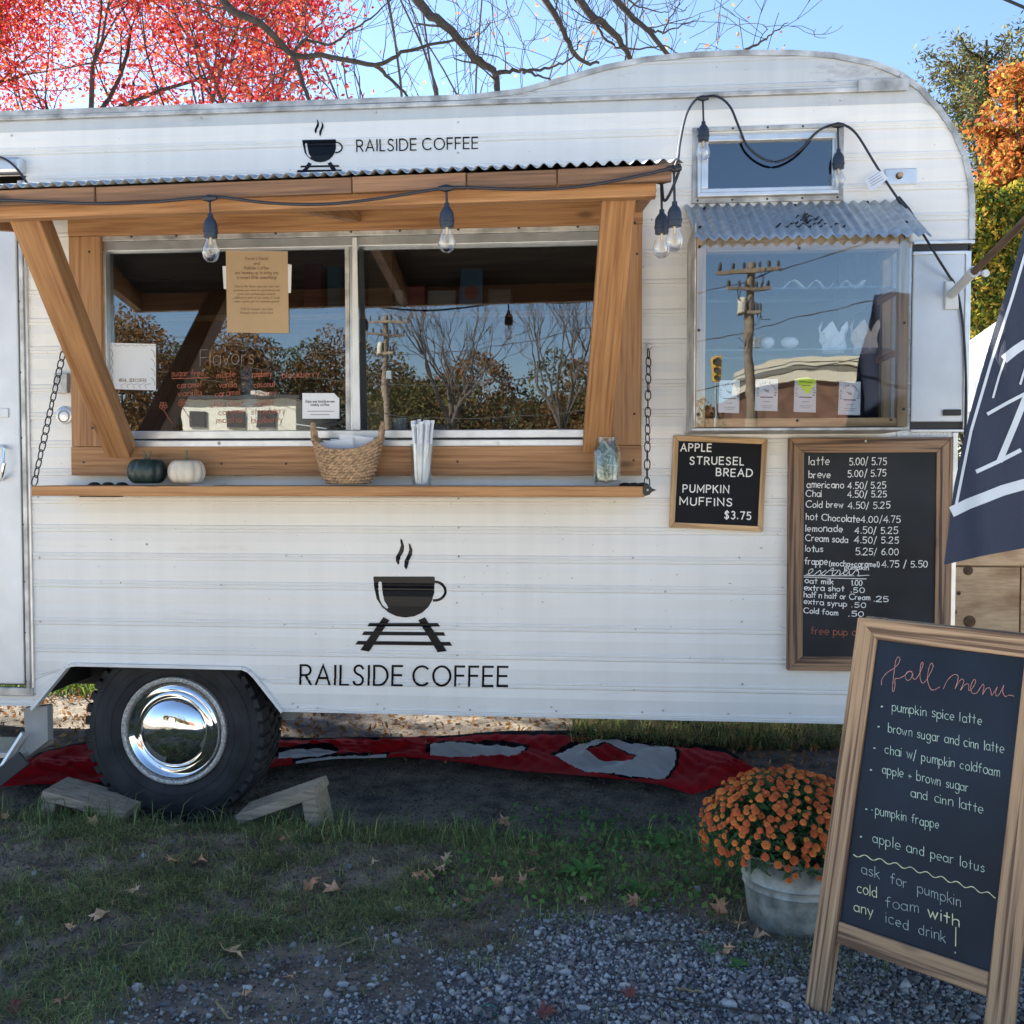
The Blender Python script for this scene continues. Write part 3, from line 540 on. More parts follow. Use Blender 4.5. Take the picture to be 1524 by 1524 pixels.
# --- wheel
wc = np.array([at(257, 1089, 0.05)[0], 0.05, at(257, 1089, 0.05)[2]]); RW = 0.338
WH = bpy.data.objects.new('wheel', None); COL.objects.link(WH); WH.parent = TR; WH.location = Vector(wc) - Vector(TR.location)
ty = MB(); ty.lathe([(0.205, 0.035), (0.212, 0.012), (0.245, -0.006), (0.30, -0.008), (0.332, 0.008), (0.345, 0.03), (0.350, 0.06), (0.350, 0.158), (0.333, 0.185), (0.25, 0.195), (0.2, 0.18)], wc, 96, axis='y')
for kx in (0.243, 0.272, 0.306): ty.lathe([(kx - 0.003, -0.0045), (kx, -0.008), (kx + 0.003, -0.0045)], wc, 96, axis='y')
ntr = 44
for i in range(ntr):                                # tread blocks: shoulder lugs and two staggered rows
    for row, (ya, yb, da) in enumerate([(0.006, 0.060, 0.0), (0.068, 0.102, 0.5), (0.110, 0.144, 0.0), (0.150, 0.188, 0.5)]):
        a0 = 2 * math.pi * (i + da) / ntr; a1 = a0 + 2 * math.pi / ntr * 0.66; r0, r1 = 0.336, 0.364
        if row == 0: r1 = 0.363
        v = []
        for a, y in ((a0, ya), (a1, ya + 0.006), (a1 + 0.03, yb), (a0 + 0.03, yb)):
            rr = 0.325 if (row == 0 and y < 0.02) else 0.340
            ro = 0.352 if (row == 0 and y < 0.02) else r1
            v += [(wc[0] + rr * math.cos(a), wc[1] + y, wc[2] + rr * math.sin(a)), (wc[0] + ro * math.cos(a), wc[1] + y, wc[2] + ro * math.sin(a))]
        ty.add(v, [(1, 3, 5, 7), (0, 1, 3, 2), (2, 3, 5, 4), (4, 5, 7, 6), (6, 7, 1, 0)])
ty.build('tyre', M['rubber'], WH, sharp=30)
MB().lathe([(0.208, 0.02), (0.206, 0.004), (0.199, 0.0), (0.190, 0.004), (0.186, 0.018), (0.183, 0.05), (0.05, 0.06)], wc, 96, axis='y').build('rim', M['rim'], WH)
MB().lathe([(0.182, 0.030), (0.180, 0.010), (0.176, 0.004), (0.170, 0.008), (0.160, 0.020), (0.148, 0.028), (0.140, 0.024), (0.134, 0.006), (0.126, -0.006), (0.112, -0.016), (0.09, -0.026), (0.06, -0.033), (0.03, -0.036), (0.0, -0.037)], wc, 128, axis='y').build('hubcap', M['chrome'], WH, sharp=60)
MB().tube([(wc[0], 0.2, wc[2]), (wc[0], 1.5, wc[2])], 0.03, 10).build('axle', M['dark'], TR)
MB().box(-3.1, 1.1, 0.42, 0.47, 0.37, 0.45).box(-3.1, 1.1, 1.3, 1.35, 0.40, 0.45).build('chassis_beam', M['dark'], TR)
boxpart('spring_bracket', M['frame_grey'], TR, at(422, 1080, .3)[0], at(440, 1080, .3)[0], .28, .42, .27, .40)
# rear stay and folding step on the left
sx0, sx1 = at(37, 1080, 0.03)[0], at(73, 1080, 0.03)[0]
st = MB(); v = [(sx0, 0.02, 0.36), (sx1, 0.02, 0.37), (sx1, 0.02, at(73, 1103, .02)[2]), (sx0 + .01, 0.02, at(40, 1127, .02)[2])]
st.add(v + [(p[0], 0.06, p[2]) for p in v], [(0, 3, 2, 1), (4, 5, 6, 7), (0, 1, 5, 4), (1, 2, 6, 5), (2, 3, 7, 6), (3, 0, 4, 7)]); st.build('step_bracket', M['frame_grey'], TR, 0.002)
FS = bpy.data.objects.new('folding_step', None); COL.objects.link(FS); FS.parent = TR; FS.location = (-1.9, -1.0, 0.1)
for a, b, w, nm in (((-25, 1190), (37, 1092), 0.016, 'step_arm'), ((-20, 1155), (30, 1125), 0.012, 'step_arm')):
    p, q = at(a[0], a[1], -0.06), at(b[0], b[1], -0.02)
    MB().tube([p, q], w, 6, smooth=False).build(nm, M['alu'], FS)
p, q = at(-30, 1180, -0.09), at(36, 1128, -0.05)
d = (q - p) / np.linalg.norm(q - p); nn = np.cross(d, [0, 1, 0]); 
MB().obox((p + q) / 2, d, (0, 1, 0), nn, np.linalg.norm(q - p) / 2, 0.006, 0.030).build('step_side', simple('step_black', (0.03, 0.035, 0.04), 0.5), FS, 0.002)
boxpart('step_tread', M['alu'], FS, at(-90, 1122, .0)[0], at(38, 1122, 0.0)[0], -0.02, 0.2, at(0, 1126, 0)[2], at(0, 1118, 0)[2])
jx = at(1222, 1085, 0.5)[0]
JK = MB(); v = [(jx - .05, .4, .39), (jx + .05, .4, .39), (jx + .035, .4, .31), (jx + .0, .4, .28), (jx - .04, .4, .31)]
JK.add(v + [(p[0], .46, p[2]) for p in v], [(0, 1, 2, 3, 4), (9, 8, 7, 6, 5)] + [(i, (i + 1) % 5, 5 + (i + 1) % 5, 5 + i) for i in range(5)]); JK.build('jack_bracket', M['frame_grey'], TR)

# --- door on the left
D = bpy.data.objects.new('door', None); COL.objects.link(D); D.parent = TR; D.location = (-2.0, -1.0, 1.3)
dxr = WX(34, 700); dd = MB().box(XL + 0.2, dxr, -0.016, 0.0, DB + 0.035, DT - 0.05); dd.build('door_panel', M['hatch'], D, 0.006)
boxpart('door_seal', M['blackm'], D, dxr, dxr + 0.006, -0.010, 0.0, DB + 0.03, DT - 0.045, 0)
boxpart('door_frame', M['alu'], D, dxr + 0.006, DX + 0.002, -0.014, 0.003, DB, DT - .02, 0.004)
boxpart('door_frame_lip', M['alu_old'], D, dxr + 0.010, DX - 0.008, -0.022, -0.014, DB + 0.002, DT - .022, 0.003)
boxpart('door_sill', M['alu_old'], D, XL + 0.2, DX + 0.001, -0.020, 0.002, DB - 0.008, DB + 0.024, 0.003)
MB().tube([at(1, 664, -0.02), at(4, 668, -0.045), at(6, 690, -0.05), at(4, 708, -0.045), at(1, 714, -0.02)], 0.008, 8).build('door_handle', M['chrome'], D)
boxpart('door_latch', M['hatch'], D, WX(2, 610), WX(17, 610), -0.022, -0.016, WZ(8, 622), WZ(8, 608), 0.002)
boxpart('drip_cap', M['alu'], D, XL + .2, WX(40, 250), -0.045, 0.0, WZ(20, 262), WZ(20, 238), 0.012)
for yy in (350, 450, 555, 652, 780, 865, 940, 1012): MB().lathe([(0, -0.003), (0.003, -0.002), (0.0035, 0)], (WX(38, 700), -0.0225, WZ(38, yy)), 8, axis='y').build('screw', M['blackm'], D)

# --- service window
SW = bpy.data.objects.new('service_window', None); COL.objects.link(SW); SW.parent = TR; SW.location = (-0.1, -1.0, 1.7)
a = lambda px, py, y=0: at(px, py, y)
wl, wr = a(152, 500, -0.02)[0], a(912, 500, -0.02)[0]
zt, zm, zi = a(530, 344, -.02)[2], a(530, 352, -.02)[2], a(530, 366, -.02)[2]
zb, zc_, zd = a(530, 664, -.02)[2], a(530, 654, -.02)[2], a(530, 640, -.02)[2]
boxpart('head_rail', M['alu_old'], SW, wl, wr, -0.028, 0.03, zm + .001, zt + 0.012, 0.002)
boxpart('head_channel', M['alu'], SW, wl, wr, -0.018, 0.03, zi, zm, 0.002)
boxpart('sill_rail', M['alu'], SW, wl, wr, -0.034, 0.03, zb - 0.012, zc_ - .002, 0.003)
boxpart('sill_slot', M['dark'], SW, wl, wr, -0.008, 0.03, zc_ - .002, zc_ + 0.004, 0)
boxpart('sill_channel', M['alu'], SW, wl, wr, -0.024, 0.03, zc_ + .004, zd, 0.003)
boxpart('jamb', M['alu'], SW, wl, a(160, 500, -.02)[0], -0.026, 0.03, zd, zi, 0.002)
boxpart('jamb', M['alu'], SW, a(893, 500, -.02)[0], wr, -0.026, 0.03, zd, zi, 0.002)
boxpart('meeting_stile', M['alu_old'], SW, a(514, 500, -.01)[0], a(520.5, 500, -.01)[0], -0.012, 0.012, zd, zi, 0.001)
boxpart('meeting_stile', M['alu'], SW, a(521, 500, -.015)[0], a(525, 500, -.015)[0], -0.016, 0.02, zd, zi, 0.001)
b0, b1, b2, b3 = a(524, 353, -.035), a(531, 353, -.035), a(536, 640, -.045), a(524, 640, -.045)
mb = MB(); v = [b0, b1, b2, b3]; v2 = [p + np.array([0, 0.008, 0]) for p in v]; mb.add(v + v2, [(0, 3, 2, 1), (4, 5, 6, 7), (0, 1, 5, 4), (1, 2, 6, 5), (2, 3, 7, 6), (3, 0, 4, 7)]); mb.build('security_bar', M['trim'], SW, 0.003)
boxpart('pane', M['glass'], SW, a(160, 500)[0], a(514, 500)[0], 0.004, 0.008, zd, zi, 0)
boxpart('pane', M['glass'], SW, a(525, 500)[0], a(893, 500)[0], 0.016, 0.020, zd, zi, 0)
for px in (195, 262, 410, 522, 595, 682, 772, 860): p = a(px, 343.5 - (px - 150) * 0.002, -.03); MB().lathe([(0, -.004), (.004, -.003), (.005, 0)], (p[0], -.0285, (zm + zt + .012) / 2), 8, axis='y').build('screw', M['dark'], SW)
for px in (326, 741): p = a(px, 660, -.034); MB().lathe([(0, -.005), (.005, -.004), (.006, 0)], (p[0], -.0345, p[2]), 10, axis='y').build('screw', M['alu_old'], SW)
# wooden surround, four boards butted
WS = bpy.data.objects.new('wooden_surround', None); COL.objects.link(WS); WS.parent = TR; WS.location = (-0.1, -1.0, 1.7)
fy = -0.045
fl, fr_ = a(103, 500, fy)[0], a(956, 500, fy)[0]; ft, fm, fb2, fb = a(530, 321, fy)[2], a(530, 342, fy)[2], a(530, 664, fy)[2], a(530, 707.5, fy)[2]
boxpart('board', M['wx'], WS, fl, fr_, fy, -0.007, fm, ft + 0.03, 0.003)
boxpart('board', M['wx'], WS, fl, fr_, fy - .002, -0.007, fb, fb2, 0.003)
boxpart('board', M['wz'], WS, fl + .002, a(151, 500, fy)[0], fy, -0.007, fb2 + .001, fm - .001, 0.003)
boxpart('board', M['wz'], WS, a(905, 500, fy)[0], fr_ - .002, fy, -0.007, fb2 + .001, fm - .001, 0.003)
for px, py in [(362 / 2.72, 375), (135, 500), (138, 637), (948, 378), (944, 616), (943, 685), (426, 690), (681, 687), (330, 690), (125, 688), (945, 332)]: p = a(px, py, fy); MB().lathe([(0, -.001), (.0035, -.0008), (.0045, 0)], (p[0], fy - .0022, p[2]), 8, axis='y').build('screw', M['blackm'], WS)
# --- upper small window
UW = bpy.data.objects.new('upper_window', None); COL.objects.link(UW); UW.parent = TR; UW.location = (1.5, -1.0, 2.3)
def ring(parent, px0, px1, py0, py1, w, y0, y1, mat, name='frame', bev=0.002):
    x0, x1 = a(px0, (py0 + py1) / 2, y0)[0], a(px1, (py0 + py1) / 2, y0)[0]; zt_, zb_ = a((px0 + px1) / 2, py0, y0)[2], a((px0 + px1) / 2, py1, y0)[2]
    boxpart(name, mat, parent, x0, x1, y0, y1, zt_ - w[0], zt_, bev); boxpart(name, mat, parent, x0, x1, y0, y1, zb_, zb_ + w[1], bev)
    boxpart(name, mat, parent, x0 + .0005, x0 + w[2], y0 + .0015, y1, zb_ + w[1], zt_ - w[0], bev); boxpart(name, mat, parent, x1 - w[3], x1 - .0005, y0 + .0015, y1, zb_ + w[1], zt_ - w[0], bev)
    return x0, x1, zb_, zt_
ux0, ux1, uz0, uz1 = ring(UW, 1030, 1256, 186.5, 300, (.014, .018, .018, .018), -0.014, -0.003, M['alu_old'], 'mounting_flange')
ring(UW, 1038, 1249, 199, 290, (.020, .014, .012, .012), -0.034, -0.008, M['alu'], 'frame')
ring(UW, 1043, 1244, 202, 285, (.008, .016, .026, .012), -0.028, -0.01, M['alu'], 'sash', .003)
boxpart('screen', M['screen'], UW, a(1046, 240)[0], a(1241, 240)[0], -0.010, -0.006, a(1140, 283)[2], a(1140, 204)[2], 0)
boxpart('pane', M['tint'], UW, a(1046, 240)[0], a(1241, 240)[0], -0.018, -0.015, a(1140, 283)[2], a(1140, 204)[2], 0)
for i in range(5):
    for zz in (uz0 + .009, uz1 - .007): MB().lathe([(0, -.003), (.0035, -.002), (.004, 0)], (ux0 + .02 + i * (ux1 - ux0 - .04) / 4, -.0145, zz), 8, axis='y').build('screw', M['blackm'], UW)
# --- hatch at the right with black seals, plate, marker lamp, outlet covers
boxpart('hatch_door', M['hatch'], TR, HX + .002, XR - 0.026, -0.014, 0.0, HB + 0.030, HT - 0.030, 0.004)
boxpart('hatch_seal', M['blackm'], TR, HX, XR - 0.02, -0.007, 0.001, HB + .004, HB + 0.030, 0); boxpart('hatch_seal', M['blackm'], TR, HX, XR - 0.016, -0.007, 0.001, HT - 0.030, HT - .006, 0)
boxpart('hatch_lip', M['alu'], TR, HX, XR + 0.002, -0.02, 0.001, HT - .006, HT + .006, .002); boxpart('hatch_lip', M['alu'], TR, HX, XR - 0.012, -0.02, 0.001, HB - .006, HB + .004, .002)
boxpart('hatch_lip', M['alu'], TR, HX, XR - 0.02, -0.019, 0.001, HT - 0.042, HT - .030, .002)
boxpart('hatch_latch', M['blackm'], TR, a(1401, 615)[0], a(1427, 615)[0], -0.026, -0.014, a(1414, 619)[2], a(1414, 610)[2], 0.003)
boxpart('name_plate', M['hatch'], TR, a(1334, 645)[0], a(1418, 645)[0], -0.010, -0.006, a(1380, 652)[2], a(1380, 641)[2], 0.001)
nk = Ink(lambda x, y, q: tuple(at(x, y, -0.0108))); nk.text('CAN JAMU', (1341, 649.5), (1410, 649), 6, 0.7, gap=4); nk.build('lettering', M['alu_old'], TR)
boxpart('corner_moulding', M['alu'], TR, XR2 - 0.012, XR2 + 0.006, -0.018, 0.02, zb0, HB - .006, 0.003)
boxpart('corner_moulding', M['alu'], TR, XR - 0.027, XR - 0.008, -0.018, 0.02, HB + .004, HT - .030, 0.003)
ML = bpy.data.objects.new('marker_lamp', None); COL.objects.link(ML); ML.parent = TR; ML.location = (a(1340, 264)[0] + .8, -1.0, a(1340, 264)[2])
boxpart('lamp_base', M['alu'], ML, a(1316, 264)[0], a(1363, 264)[0], -0.012, -0.003, a(1340, 276)[2], a(1340, 252)[2], 0.003)
MB().lathe([(0, -.035), (.008, -.032), (.010, -.024), (.007, -.012), (.012, -.012)], (a(1337, 264)[0], 0, a(1337, 263)[2]), 12, axis='y').build('broken_bulb', M['kraft'], ML)
OC = bpy.data.objects.new('outlet_cover', None); COL.objects.link(OC); OC.parent = TR; OC.location = (a(97, 617)[0] + .8, -1.0, a(97, 617)[2])
MB().lathe([(0, -.014), (.024, -.013), (.031, -.010), (.034, -.004), (.034, 0)], (a(98, 618)[0], -.003, a(98, 618)[2]), 28, axis='y').build('cover_plate', M['alu'], OC)
MB().lathe([(0.018, -.0145), (.021, -.0175), (.024, -.0135)], (a(98, 620)[0], -.003, a(98, 620)[2]), 24, axis='y').build('cover_lid', M['alu_old'], OC)
boxpart('junction_box', M['alu_old'], TR, a(86, 570)[0], a(106, 570)[0], -0.03, -0.003, a(96, 586)[2], a(96, 556)[2], 0.004)
# --- cabin interior
IN = bpy.data.objects.new('cabin', None); COL.objects.link(IN); IN.parent = TR; IN.location = (0, 0, 1.0)
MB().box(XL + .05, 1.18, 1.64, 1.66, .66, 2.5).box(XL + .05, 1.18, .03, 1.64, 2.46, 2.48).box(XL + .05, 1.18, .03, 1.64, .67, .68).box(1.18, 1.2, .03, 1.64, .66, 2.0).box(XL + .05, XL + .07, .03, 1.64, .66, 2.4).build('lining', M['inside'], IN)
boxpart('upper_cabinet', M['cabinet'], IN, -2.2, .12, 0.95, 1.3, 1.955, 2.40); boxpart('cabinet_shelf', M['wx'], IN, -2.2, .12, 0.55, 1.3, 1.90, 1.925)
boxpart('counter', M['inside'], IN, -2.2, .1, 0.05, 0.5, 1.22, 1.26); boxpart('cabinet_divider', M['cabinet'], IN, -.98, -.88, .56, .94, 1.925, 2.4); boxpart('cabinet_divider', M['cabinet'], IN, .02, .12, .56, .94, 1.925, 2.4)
def item(name, lab, cat, px0, px1, py0, y, mat, dz=None, dep=.1, grp='goods on the cabin shelf'):
    x0, x1 = a(px0, 430, y)[0], a(px1, 430, y)[0]; z0 = 1.926; z1 = a((px0 + px1) / 2, py0, y)[2]
    o = thing(name, lab, cat, ((x0 + x1) / 2, y + dep / 2, z0), grp); boxpart('carton', mat, o, x0, x1, y, y + dep, z0, max(z1, z0 + .05), .004); return o
item('carton', 'tall red carton on the shelf behind the left window pane', 'carton', 452, 478, 392, .62, M['box_red'])
item('carton', 'teal and white carton on the cabin shelf beside the tall red one', 'carton', 487, 508, 396, .62, M['box_teal'])
item('carton', 'short white carton at the left of the shelf behind the right pane', 'carton', 575, 600, 432, .62, M['box_white'])
item('carton', 'low red carton on the shelf between two white ones', 'carton', 604, 632, 424, .62, M['box_red'])
item('carton', 'long low white carton behind a dark cup on the cabin shelf', 'carton', 636, 679, 432, .66, M['box_white'])
item('carton', 'grey green carton at the right end of the cabin shelf', 'carton', 726, 760, 430, .64, M['inside'])
po = thing('coffee_pouch', 'shiny blue pouch with a red oval standing on the cabin shelf', 'pouch', (a(700, 430, .6)[0], .6, 1.926))
x0, x1 = a(683, 430, .6)[0], a(718, 430, .6)[0]; z1 = a(700, 398, .6)[2]
mb = MB(); v = [(x0, .60, 1.926), (x1, .60, 1.926), (x1, .66, 1.926), (x0, .66, 1.926), (x0 + .004, .628, z1), (x1 - .004, .628, z1), (x1 - .004, .632, z1), (x0 + .004, .632, z1)]
mb.add(v, [(0, 1, 5, 4), (1, 2, 6, 5), (2, 3, 7, 6), (3, 0, 4, 7), (4, 5, 6, 7), (0, 3, 2, 1)]); mb.build('pouch_body', M['box_blue'], po, .004)
MB().lathe([(0, .598), (.028, .5985)], ((x0 + x1) / 2, 0.006, 1.926 + (z1 - 1.926) * .45), 20, axis='y').build('pouch_emblem', M['box_red'], po)
for i, (px, lab) in enumerate([(560, 'tall stack of brown paper cups behind the centre bar of the window'), (594, 'stack of pale blue paper cups inside the window near the straws')]):
    o = thing('cup_stack', lab, 'cups', (a(px, 600, .12)[0], .14, 1.262)); hw = .042 if i == 0 else .03; hh = .26 if i == 0 else .2; mb = MB()
    for k2 in range(9): z = 1.262 + k2 * hh / 9; mb.lathe([(hw * .86, z), (hw, z + hh / 9), (hw * 1.07, z + hh / 9), (hw * 1.07, z + hh / 9 - .004), (hw * .95, z + hh / 9 - .004)], (o.location.x, .14, 0), 20)
    mb.build('cup_body', M['box_kraft'] if i == 0 else M['cup'], o)
mg = thing('coffee_grinder', 'grey coffee grinder on the counter behind the right window pane', 'grinder', (a(840, 600, .25)[0], .3, 1.262))
gx = mg.location.x; MB().box(gx - .05, gx + .05, .22, .36, 1.262, 1.42).build('grinder_body', M['steel'], mg, .01); MB().lathe([(.03, 1.42), (.03, 1.44), (.06, 1.52), (.062, 1.53), (0, 1.535)], (gx, .29, 0), 24).build('hopper', M['dark'], mg)

# ---------------------------------------------------------------- display case (glazed bay) with its shelves
DC = thing('display_case', 'glazed wooden bay case projecting from the trailer beside the menu', 'display case', (0.65, -0.15, 1.4))
dy = -0.30
dl, dr = a(1036, 500, dy)[0], a(1352, 500, dy)[0]; dtz, dbz = a(1200, 351, dy)[2], a(1200, 636, dy)[2]
boxpart('front_post', M['pinez'], DC, dl, a(1050, 500, dy)[0], dy, dy + .035, dbz + .001, dtz, .002); boxpart('front_post', M['pinez'], DC, a(1337, 500, dy)[0], dr, dy, dy + .035, dbz + .001, dtz, .002)
pr = a(1337, 500, dy)[0] - .001; pl = a(1050, 500, dy)[0] + .001
boxpart('bottom_rail', M['pinex'], DC, pl, pr, dy + .001, dy + .035, dbz + .002, a(1200, 622, dy)[2], .002); boxpart('top_rail', M['pinex'], DC, pl, pr, dy + .002, dy + .035, dtz - .045, dtz, .002)
boxpart('rear_post', M['pinez'], DC, a(1311, 500, -.03)[0], a(1326, 500, -.03)[0], -.045, -.008, dbz + .004, dtz + .04, .002)
boxpart('rear_rail', M['pinex'], DC, dl + .04, a(1311, 500, -.03)[0] - .001, -.040, -.008, a(1170, 376, -.03)[2], a(1170, 364, -.03)[2], .002)
boxpart('side_panel', M['alu_old'], DC, dl - .006, dl - .001, dy + .002, -.006, dbz, dtz + .05, .001)
boxpart('base_tray', M['alu_old'], DC, dl - .012, dr + .004, dy - .004, -.006, dbz - .010, dbz - .001, .002)
boxpart('case_floor', M['pinex'], DC, dl, dr, dy + .036, -.008, dbz, dbz + .02, .001)
boxpart('side_rail', M['wy'], DC, dr - .035, dr - .002, dy + .036, -.046, dtz - .03, dtz - .001, .002)
boxpart('front_pane', M['acrylic'], DC, dl + .002, dr + .006, dy - .006, dy - .001, dbz + .001, dtz - .001, 0); boxpart('side_pane', M['acr_side'], DC, dr + .0005, dr + .0035, dy, -.01, dbz + .001, dtz - .002, 0)
for px, py in [(1041, 368), (1040, 492), (1039, 617), (1346, 352), (1345, 481), (1344, 609), (1186, 626), (1325, 625), (1189, 370)]:
    p = a(px, py, dy); MB().lathe([(0, -.003), (.004, -.002), (.005, 0)], (p[0], dy - .0065, p[2]), 8, axis='y').build('screw', M['blackm'], DC)
for py in (437, 526): z = a(1300, py, -.15)[2]; boxpart('acrylic_shelf', M['acr_side'], DC, dl + .03, dr - .036, dy + .04, -.02, z, z + .006, 0); boxpart('shelf_cleat', M['wy'], DC, dr - .034, dr - .022, dy + .05, -.05, z - .022, z - .001, .001)
def tagpaper(px0, px1, py0, py1, lab, yel=False, y=-.295):
    p = [a(px0, py1, y), a(px1, py1 + 1, y), a(px1 + 1, py0, y), a(px0 + 2, py0, y)]
    o = thing('tasting_card', lab, 'card', tuple(p[0]), 'printed cards taped inside the bay case'); mb = MB(); q = [v_ + np.array([0, .0006, 0]) for v_ in p]; mb.add(p + q, [(0, 1, 2, 3), (7, 6, 5, 4), (0, 4, 5, 1), (1, 5, 6, 2), (2, 6, 7, 3), (3, 7, 4, 0)]); mb.build('card_sheet', M['paper'], o)
    k_ = Ink(lambda x, y_, q: tuple(at(x, y_, y - .0006 - .0001 * q))); cx, cy = (px0 + px1) / 2 + 1, py0 + 19; cnt = 0
    for ch in 'TWIN CAM ROASTER':
        an = R(205 - cnt * 15.2); cnt += 1
        if ch == ' ': continue
        c_, s_ = math.cos(an), math.sin(an); p0 = np.array([cx + 12 * c_, cy - 12 * s_]); tx = np.array([s_, c_])
        k_.text(ch, p0 - tx * .9, p0 + tx * .9, 3.0, .55, up=(c_, -s_))
    for i in range(5): k_.stroke([(cx - 5 + i, cy - 4 + i), (cx + 3, cy + i * .8 - 2)], .4)
    k_.stroke([(cx - 9, py0 + 27), (cx + 9, py0 + 27.4)], 1.5); k_.stroke([(cx - 5, py0 + 34), (cx + 5, py0 + 34)], .6); k_.stroke([(cx - 8, py0 + 40), (cx + 9, py0 + 40)], .5); k_.stroke([(cx - 6, py0 + 43), (cx + 7, py0 + 43)], .5)
    k_.build('print', M['ink'], o)
    if yel:
        n_ = Ink(lambda x, y_, q: tuple(at(x, y_, y - .0016))); n_.poly([[(1186, 563), (1200, 561), (1215, 565), (1212, 574), (1207, 580), (1204, 586), (1198, 585), (1194, 578), (1188, 572)]]); n_.build('neon_note', M['neon'], o)
        n_ = Ink(lambda x, y_, q: tuple(at(x, y_, y - .0022))); n_.stroke([(1190, 568), (1209, 569)], 1.1); n_.stroke([(1194, 574), (1206, 574)], 1.1); n_.build('note_writing', M['ink'], o)
tagpaper(1069, 1100, 566, 614, 'white printed card at the far left of the bay window')
tagpaper(1123, 1157, 564, 611, 'white printed card second from left in the bay window')
tagpaper(1181, 1214, 564, 613, 'white printed card half covered by a neon yellow note', True)
tagpaper(1247, 1280, 568, 617, 'white printed card at the right of the bay window before the dark reflection')
def crumple(name, lab, px, py, w, h, y, mat):
    c = a(px, py, y); o = thing(name, lab, 'paper bag', tuple(c)); mb = MB(); n1, n2 = 14, 5; vs = []
    for i in range(n2):
        for j in range(n1):
            an = 2 * math.pi * j / n1; r = w / 2 * (0.75 + .25 * i / (n2 - 1)) * (1 + .18 * math.sin(j * 2.4 + i * 1.7)); vs.append((c[0] + r * math.cos(an), c[1] + r * .6 * math.sin(an), c[2] + h * i / (n2 - 1) * (1 + (.28 * math.sin(j * 2.1) if i == n2 - 1 else .04 * math.sin(j * 3)))))
    mb.add(vs, [(i * n1 + j, i * n1 + (j + 1) % n1, (i + 1) * n1 + (j + 1) % n1, (i + 1) * n1 + j) for i in range(n2 - 1) for j in range(n1)] + [tuple(range(n1))]); mb.build('bag_sheet', mat, o, thick=.001); return o
zs_ = a(1300, 526, -.15)[2]
crumple('paper_bag', 'crumpled white paper bag on the lower shelf of the bay case', 1240, 526, .09, .085, -.15, M['paper']); crumple('paper_bag', 'crumpled pink brown paper bag at the right of the bay case shelf', 1287, 526, .09, .09, -.15, M['bagp'])
for px, w, lab in ((1143, .045, 'small white oval loaf wrapped on the lower bay shelf, left one'), (1175, .06, 'larger white oval loaf wrapped on the lower bay shelf')):
    c = a(px, 519, -.14); o = thing('wrapped_loaf', lab, 'pastry', tuple(c)); MB().ball((c[0], c[1], c[2] + .02), w / 2, .03, .02).build('wrapper', M['paper'], o)
for i, (px, lab) in enumerate(((1178, 'folded white paper bag lying on the upper bay shelf, left one'), (1215, 'curled white paper on the upper bay shelf'), (1262, 'flat paper packet at the right of the upper bay shelf'))):
    c = a(px, 436, -.15); o = thing('paper_packet', lab, 'packet', tuple(c)); mb = MB(); vs = []
    for t_ in range(9):
        u_ = t_ / 8; vs += [(c[0] - .045 + .09 * u_, c[1] - .05, c[2] + .004 + .03 * math.sin(math.pi * u_ * (1 + .3 * i)) ** 2), (c[0] - .04 + .085 * u_, c[1] + .05, c[2] + .012 + .035 * math.sin(math.pi * u_) ** 2)]
    mb.add(vs, [(2 * t_, 2 * t_ + 2, 2 * t_ + 3, 2 * t_ + 1) for t_ in range(8)], 0, True); mb.build('packet_sheet', M['paper'], o, thick=.002)

# ---------------------------------------------------------------- corrugated roofs
def corrugated(x0, x1, p_back, p_front, period, amp, rows=10, skew=0.0, flute_along=True):
    """flutes run from back to front; the sheet is a wave across its width"""
    n_ = int((x1 - x0) / period * 8); vs = []
    for j in range(rows + 1):
        t_ = j / rows
        for i in range(n_ + 1):
            x = x0 + (x1 - x0) * i / n_; w_ = amp * math.sin(2 * math.pi * (x - x0) / period)
            vs.append((x + skew * t_ * (2 * i / n_ - 1), p_back[0] + (p_front[0] - p_back[0]) * t_, p_back[1] + (p_front[1] - p_back[1]) * t_ + w_))
    m_ = n_ + 1; mb = MB(); mb.add(vs, [(j * m_ + i, j * m_ + i + 1, (j + 1) * m_ + i + 1, (j + 1) * m_ + i) for j in range(rows) for i in range(n_)], 0, True); return mb
AW = thing('wooden_awning', 'timber framed serving awning roofed with corrugated metal', 'awning', (-0.9, -0.4, 2.1))
ay = -.87; axr = a(1018, 237, ay)[0]; axl = -2.16
zL_, zR_ = a(0, 275, ay), a(1015, 236, ay); slope_ = (zR_[2] - zL_[2]) / (zR_[0] - zL_[0]); zf = zL_[2] + slope_ * (-0.9 - zL_[0]) - .004
corrugated(axl, axr, (-.012, 2.318), (ay, zf), .0355, .0062).build('corrugated_sheet', M['galv'], AW, sharp=80, thick=.0012)
zu = lambda y: 2.318 + (zf - 2.318) * (y + .012) / (ay + .012)
segs = [axl + .01, a(138, 290, ay)[0], a(522, 270, ay)[0], a(693, 262, ay)[0], a(829, 255, ay)[0], axr - .03]
for i in range(5): boxpart('fascia_board', M['wred'], AW, segs[i] + .001, segs[i + 1] - .002, ay + .01 + .004 * (i % 2), ay + .032, zf - .050, zf - .0075, .003)
by = -.815; bz1 = a(500, 283, by)[2]; bz0 = a(500, 309, by)[2]
bxr = a(976, 280, by)[0]
boxpart('front_beam', M['wx'], AW, axl + .04, bxr, by, by + .04, bz0, zu(by) - .012, .003)
